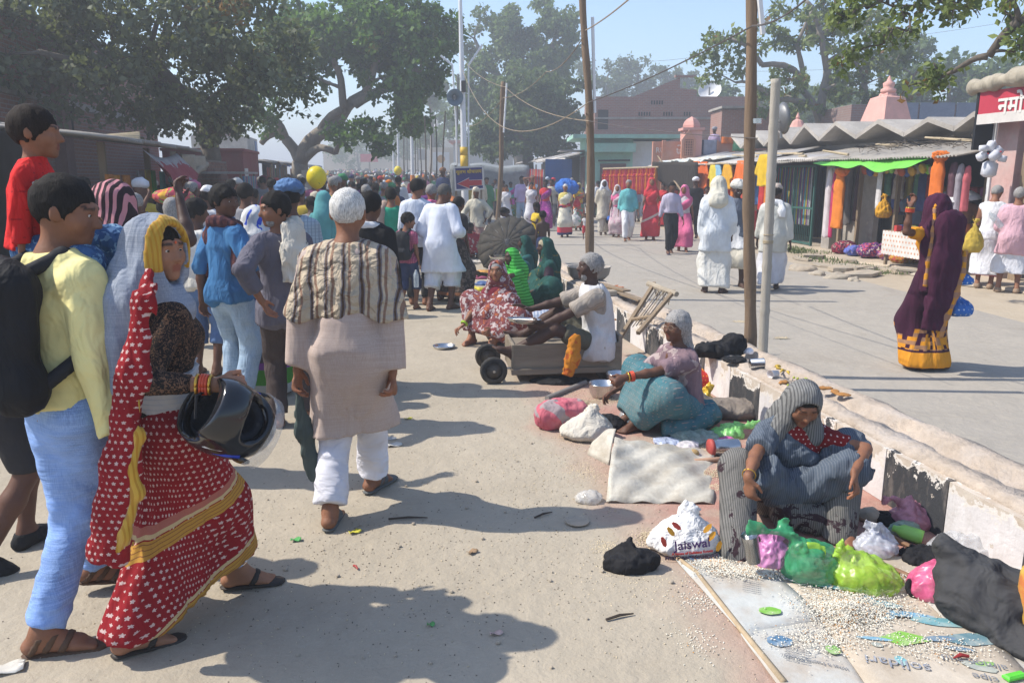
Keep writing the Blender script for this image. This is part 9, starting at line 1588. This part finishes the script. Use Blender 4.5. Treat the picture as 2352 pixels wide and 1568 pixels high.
t2=emp('red_cloth_table',W(uvz(fr(1705,530,-.5))[0],-.6,.0),FROT,'small table with red cloth behind the thick pole','table');bx('table_cloth',cRed,t2,(0,0,.4),(.9,.55,.8));bx('photo_card',M_let,t2,(.1,0,.95),(.3,.05,.3));bx('cup',M_let,t2,(-.15,-.1,.86),(.1,.1,.12))
jug=emp('jerrycan_bunch',fr(2270,365,-.45),0,'bunch of white plastic jerrycans hanging by the pink pillar','jerrycans');M_jc=mat('jerry_white',(.62,.64,.70),.35,.08)
for i,(dx,dz,s,a)in enumerate(((.04,-.16,1.15,.1),(-.13,.04,.75,1.0),(.12,.12,.75,-.9),(-.02,.2,.7,.4),(-.16,.16,.6,1.5),(.18,.0,.6,-1.4),(.02,.05,.8,.8))):j=MB().box((0,0,0),(.16,.11,.22),None,.035).build('jerrycan',M_jc,jug,smooth=True,loc=(-DU[0]*dx*0+dx*.9,-.02*i,dz),rot=(0,a,FROT*.0),scale=s);MB().lathe([(.018,0),(.018,.03),(.001,.031)],10,(.03,0,.11)).build('cap',cRed if i in(1,6)else M_jc,j)
sf=emp('shop_shelf',W(.1,.45,0),FROT,'wooden shelf crowded with jars and packets in the shop','shelf')
for z in(.7,1.15,1.55,1.95):bx('shelf_board',M_wood,sf,(.1,0,z),(1.4,.35,.03))
for z in(.72,1.17,1.57,1.97):
 for i in range(9):
  c=[(.4,.07,.1),(.1,.35,.38),(.55,.3,.05),(.5,.48,.45),(.3,.05,.2),(.06,.12,.3)][(i*7+int(z*10))%6];MB().lathe([(.001,0),(.055,0),(.058,.02),(.058,.17),(.045,.19),(.05,.2),(.05,.23),(.001,.232)],12).build('jar',mat('jar_%d'%((i*7+int(z*10))%6),c,.25),sf,loc=(-.5+i*.15,-.08,z),smooth=True)
fan=emp('white_parasol',fr(2195,460,-.1),0,'white parasol leaning open over the shop table','parasol')
P=[[tuple(V(.42*r*cos(a)*(1),.4*r*sin(a),.2*(1-r*r)+.05*r*cos(a*1)))for r in np.linspace(.02,1,6)]for a in np.linspace(0,2*pi,17)];v_,f_=sheet(np.array(P),.004);ob('canopy',mkmesh('c',v_,f_,True),C('parasol_white',(.66,.64,.64),'stripes',(.2,.2,.2),size=.3,duty=.08),fan);MB().tube([(0,0,-.75),(0,0,.3)],.012,6).build('shaft',M_steel,fan)
bk=bowl(2215,632,.26,.22,'wide basket of brown lumps at the shop front',.0,MSLAB);lump('clay_lumps',[EL((0,0,0),(.2,.2,.06))],mat('clay_brown',(.30,.13,.08),.9,.4,20),gp(2215,632)+V(0,0,.19),.02,.03,50,2,label='brown clay lumps filling the basket',cat='clay')
spb=lump('sports_bag',[RC((-.17,0,.12),(.17,0,.12),.13,k=.02,sq=(V(0,1,0),1.15)),EL((0,-.08,.1),(.16,.05,.09))],C('sports_bag_blue',(.02,.022,.028),zb=[(.14,.3,(.04,.12,.42))],wr=.4),gp(1413,541)+V(0,0,.32),.02,.008,20,2,[floorcut],.15,label='blue and black sports bag carried by the man in turquoise',cat='bag');MB().tube([(-.1,0,.22),(-.05,0,.5),(.05,0,.5),(.1,0,.22)],.012,6).build('handle',cBlack,spb)
lump('blue_bundle',[EL((0,0,0),(.34,.26,.26)),EL((.15,0,-.02),(.25,.22,.2))],C('bundle_blue',(.04,.15,.50),wr=.9),yp(1300,430,gp(1252,530)[1]-.3),.03,.03,10,3,label='large blue cloth bundle carried by the woman in magenta',cat='bundle');pbag(0,0,.35,.5,C('bag_print_white',(.6,.6,.58),'blobs',(.1,.35,.25),None,.1,.4),'white printed shopping bag carried by the woman in cream',43,pt=gp(1322,540)+V(0,.2,.25),cat='bag',name='shopping_bag',step=.025);pbag(0,0,.2,.3,C('bag_red_cloth',(.5,.04,.05)),'red cloth bag held by the bare-chested man',44,pt=yp(1325,452,24.5)-V(0,0,.3),cat='bag',name='cloth_bag',step=.02)
cBb=C('bag_blue_print',(.04,.14,.42),'flowers',(.5,.56,.62),size=.045,duty=.4,axis='x',wr=.6)
for px,py,w,h,lab,sd in((2196,724,.24,.22,'blue printed bag held low by the woman in plum',45),(2200,652,.20,.12,'upper blue printed bag beside the woman in plum',46)):pbag(0,0,w,h,cBb,lab,sd,-.3,pt=yp(px,py,6.75)-V(0,0,.0),cat='bag',name='printed_bag')
pbag(0,0,.26,.5,C('bag_ochre',(.45,.32,.05),wr=.5),'ochre cloth bag hanging from the man in white vest',47,pt=yp(2233,580,11.7),cat='bag',name='cloth_bag',step=.016);MB().lathe([(.001,0),(.04,.001),(.042,.02),(.042,.2),(.02,.25),(.018,.27),(.001,.271)],14,(0,0,0),(-.6,0,.6)).build('water_bottle',MATS['bottle_clear'],loc=yp(2300,520,11.1),smooth=True,label='clear water bottle under the arm of the man in pink',cat='bottle')
for i,(px,w,h,c,lab)in enumerate(((1607,.25,.5,(.04,.045,.08),'navy cloth drying on the salmon wall'),(1627,.55,.55,(.36,.36,.42),'pale grey cloth drying on the salmon wall'),(1672,.5,.25,(.68,.17,.03),'orange cloth drying on the roof edge'),(1698,.5,.5,(.22,.55,.25),'mint green cloth drying on the roof edge'),(1716,.25,.5,(.6,.56,.5),'off-white cloth drying on the roof edge'),(1735,.3,.25,(.5,.03,.03),'red cloth drying on the roof edge'))):
 p=at28(px,322 if i<2 else 314);P=np.array([[(x*w,-.14+.03*sin(x*14+i),-h*j/5)for j in range(6)]for x in np.linspace(-.5,.5,9)]);v_,f_=sheet(P,.01);o=ob('drying_cloth',mkmesh('d',v_,f_,True),OC,loc=(p[0],28.5,p[2]),label=lab,cat='cloth',group='laundry on the wall');o.color=lin(c)
for i,(px,py,w,h,c,lab)in enumerate(((455*.55,400,.25,.3,(.4,.14,.02),'left rust cloth on the stall line'),(262,402,.3,.42,(.42,.17,.02),'rust cloth hanging on the stall line'),(288,402,.3,.42,(.36,.13,.02),'second rust cloth on the stall line'),(322,392,.25,.4,(.3,.3,.34),'grey striped cloth by the stall post'),(338,390,.2,.4,(.5,.42,.06),'yellow cloth by the stall post'),(352,392,.22,.42,(.08,.35,.06),'green cloth by the stall post'),(372,394,.22,.4,(.08,.36,.4),'turquoise frock by the stall post'))):
 d=ray(px,py);o_=V(0,0,CAMH);base=LW(0,-.3);t=((base-o_)@DLN)/(d@DLN);p=o_+d*t;P=np.array([[(x*w*(1+.3*j/5),.02*sin(x*20+i),-h*j/5)for j in range(6)]for x in np.linspace(-.5,.5,9)]);v_,f_=sheet(P,.012);o=ob('hanging_cloth',mkmesh('d',v_,f_,True),OC,loc=p,rot=LROT+pi*0,label=lab,cat='cloth',group='cloths on the left stall');o.color=lin(c)
for i in range(44):px=1165+i*1.95;y=37.5-(i*.12);p=yp(px,388+.1*i,y);o=ob('hanging_strip',SM[2],None,loc=p,scale=(1.6,1,1.25),rot=1.4,label='cloth hung at the far tin-roofed stalls, %s from the left'%ORD[i],cat='cloth',group='cloths at the far stalls');o.color=lin([(.50,.05,.04),(.62,.17,.03),(.4,.03,.06),(.2,.04,.15),(.6,.3,.05),(.3,.28,.3),(.10,.12,.3)][i*5%7])
#  the crowd
OCS=objcolmat('crowd_cloth')
def proto(kind,i):
 fem=kind=='f';r=random.Random(i);pose=walk(.12,'rl'[i%2],female=fem,fat=r.uniform(.95,1.12),hd=(r.uniform(-25,25),r.uniform(-12,2),0))
 if fem:w=[skirt(OCS,.06),('blouse','top',OCS,dict(sleeve=.36,hem=0,loose=.015)),pallu(OCS,.12)]+([veil(OCS)]if i%2 else[])
 else:w=[pants(OCS),(('shirt','top',OCS,dict(sleeve=.4+.4*(i%2),hem=.12,loose=.026))if i%3 else('kurta','kurta',OCS,dict(hem=.55,loose=.03)))]+([turban(OCS)]if i%4==3 else[])
 hair=None if(fem and i%2)or(not fem and i%4==3)else(('bun',HB,.014)if fem else('short',HB if i%5 else HG,.015))
 rt,s=person((0,0),1.7,0,pose,w,(SK1,SK2,SK3)[i%3],hair,.034,'x',det=False)
 return rt
PRO=[proto('m',i)for i in range(8)]+[proto('f',i)for i in range(5)]
CN=[('white',(.64,.64,.66)),('cream',(.52,.48,.38)),('pale blue',(.40,.48,.58)),('white',(.6,.6,.58)),('red',(.40,.04,.04)),('white',(.62,.62,.62)),('white',(.58,.57,.54)),('pale blue',(.34,.42,.52)),('navy',(.03,.045,.11)),('black',(.02,.02,.02)),('orange',(.58,.18,.03)),('yellow',(.55,.40,.05)),('pink',(.5,.14,.25)),('green',(.05,.22,.10)),('purple',(.18,.05,.22)),('grey',(.25,.25,.26)),('brown',(.18,.11,.07)),('turquoise',(.10,.32,.34)),('maroon',(.15,.02,.04)),('cream',(.5,.45,.34))]
_rc=random.Random(21);taken=[(o.location.x,o.location.y)for o in bpy.data.objects if o.name.startswith('person')and o.parent is None and o not in PRO]
def crowd(n,box,yaw,grp,where,dmin=.62,keep=None,dense=1.0):
 k=tries=0
 while k<n and tries<n*60:
  tries+=1;y=box[0]+(box[1]-box[0])*_rc.random()**dense;x=_rc.uniform(*box[2](y))
  if any((x-a)**2+(y-b)**2<dmin**2 for a,b in taken):continue
  if keep and not keep(x,y):continue
  taken.append((x,y));i=_rc.randrange(len(PRO));o=copytree(PRO[i]);o.location=(x,y,rise(y));s=_rc.uniform(1.52,1.72)/1.7*(.93 if i>=8 else 1);o.scale=(s,)*3;o.rotation_euler[2]=radians(yaw+_rc.uniform(-28,28))
  cn,cc=_rc.choice(CN);c2=_rc.choice(CN)[1];head=None
  for ch in o.children:
   st_=ch.name.split('.')[0]
   if st_ in('hair',):continue
   ch.color=lin(cc)if st_ not in('trousers','veil','turban','skirt')else lin(cc if st_=='skirt' else(c2 if st_!='trousers' else _rc.choice(((.03,.03,.035),(.07,.08,.1),(.2,.2,.2),(.05,.07,.14)))))
   if st_ in('veil','turban'):head=st_
  b0,b1=box[2](y);fx=(x-b0)/(b1-b0);fy=(y-box[0])/(box[1]-box[0]);o['label']='%s in %s%s %s %s, %s'%('woman' if i>=8 else 'man',cn,' '+head if head else '',where,('left side','left middle','right middle','right side')[min(3,int(fx*4))],('front rows','nearer rows','middle rows','rear rows','last rows')[min(4,int(fy*5))]);o['category']='person';o['group']=grp;k+=1
lane=lambda y:(-4.6-.185*y,MED(y)-(1.7 if y<20 else .9))
crowd(40,(9.5,15,lane),0,'crowd walking away near the front','behind the front walkers,',.66,lambda x,y:x<-1.9-.12*(y-9))
crowd(130,(14,44,lane),0,'crowd walking away in the middle distance','deep in the left crowd,',.55,None,1.25)
crowd(36,(25.5,50,lambda y:(MED(y)+.8,5.2-.075*y-.02*y)),180,'crowd coming up the right carriageway','far up the right road,',.7)
for o in PRO:
 for ch in list(o.children):bpy.data.objects.remove(ch)
 bpy.data.objects.remove(o)
def far_crowd(name,n,box,seed,label):
 """far-off people who read as one mass: small lathed figures with their own colours"""
 r=np.random.default_rng(seed);prof=np.array([(.10,0),(.15,.5),(.17,.8),(.16,1.0),(.22,1.32),(.10,1.42),(.06,1.45),(.095,1.52),(.10,1.60),(.06,1.69),(.01,1.70)]);m=6;na=len(prof);ang=np.arange(m)*2*pi/m
 base=np.array([[(pr*cos(a)*1.0,pr*sin(a)*.65,z)for a in ang]for pr,z in prof]).reshape(-1,3);F0=np.array([[i*m+j,i*m+(j+1)%m,(i+1)*m+(j+1)%m,(i+1)*m+j]for i in range(na-1)for j in range(m)])
 y=box[0]+(box[1]-box[0])*r.uniform(0,1,n)**1.5;lo_,hi_=np.array([box[2](q)for q in y]).T;x=lo_+(hi_-lo_)*r.uniform(0,1,n);s=r.uniform(.85,1.03,n);V_=base[None]*s[:,None,None];V_=V_+np.stack([x,y,np.array([rise(q)for q in y])],-1)[:,None];V_=V_+r.normal(0,.012,V_.shape);F=(F0[None]+(np.arange(n)*len(base))[:,None,None]).reshape(-1,4);me=mkmesh(name,V_.reshape(-1,3),F,True)
 pal=np.array([c[1]for c in CN]);c0=pal[r.integers(0,len(pal),n)];c1=pal[r.integers(0,len(pal),n)]*.5;hd=np.where((r.uniform(0,1,n)<.62)[:,None],np.array([[.015,.013,.012]]),pal[r.integers(0,len(pal),n)])
 C_=np.zeros((n,na,m,4),np.float32);C_[...,3]=1;C_[:,:3,:,:3]=c1[:,None,None];C_[:,3:6,:,:3]=c0[:,None,None];C_[:,6:8,:,:3]=(.14,.07,.045);C_[:,8:,:,:3]=hd[:,None,None]
 at=me.color_attributes.new('Col','FLOAT_COLOR','POINT');at.data.foreach_set('color',C_.ravel());m_,nt,b=_nt(name);k=NB(nt);a_=k.n('ShaderNodeVertexColor',layer_name='Col');k.link(a_.outputs[0],b.inputs['Base Color']);b.inputs['Roughness'].default_value=.9;ob(name,me,m_,kind='stuff',label=label,cat='crowd')
far_crowd('far_crowd',900,(40,120,lambda y:(-4.0-.185*y,MED(y)+1.5)),5,'dense mass of people filling the far left carriageway')
far_crowd('far_crowd',160,(46,100,lambda y:(MED(y)+1.5,3.4-.11*y)),6,'loose mass of people far up the right carriageway')
#  dusty air
hzm=bpy.data.materials.new('haze_air');hzm.use_nodes=True;nt=hzm.node_tree;nt.nodes.remove(nt.nodes['Principled BSDF']);pv=nt.nodes.new('ShaderNodeVolumePrincipled');pv.inputs['Color'].default_value=(.86,.90,.96,1);pv.inputs['Density'].default_value=.0056;pv.inputs['Anisotropy'].default_value=.2;nt.links.new(pv.outputs[0],nt.nodes['Material Output'].inputs['Volume'])
MB().box((0,0,0),(1240,700,20)).build('haze',hzm,loc=(0,270,8.5),kind='stuff',label='thin dusty haze hanging over the whole street',cat='haze')
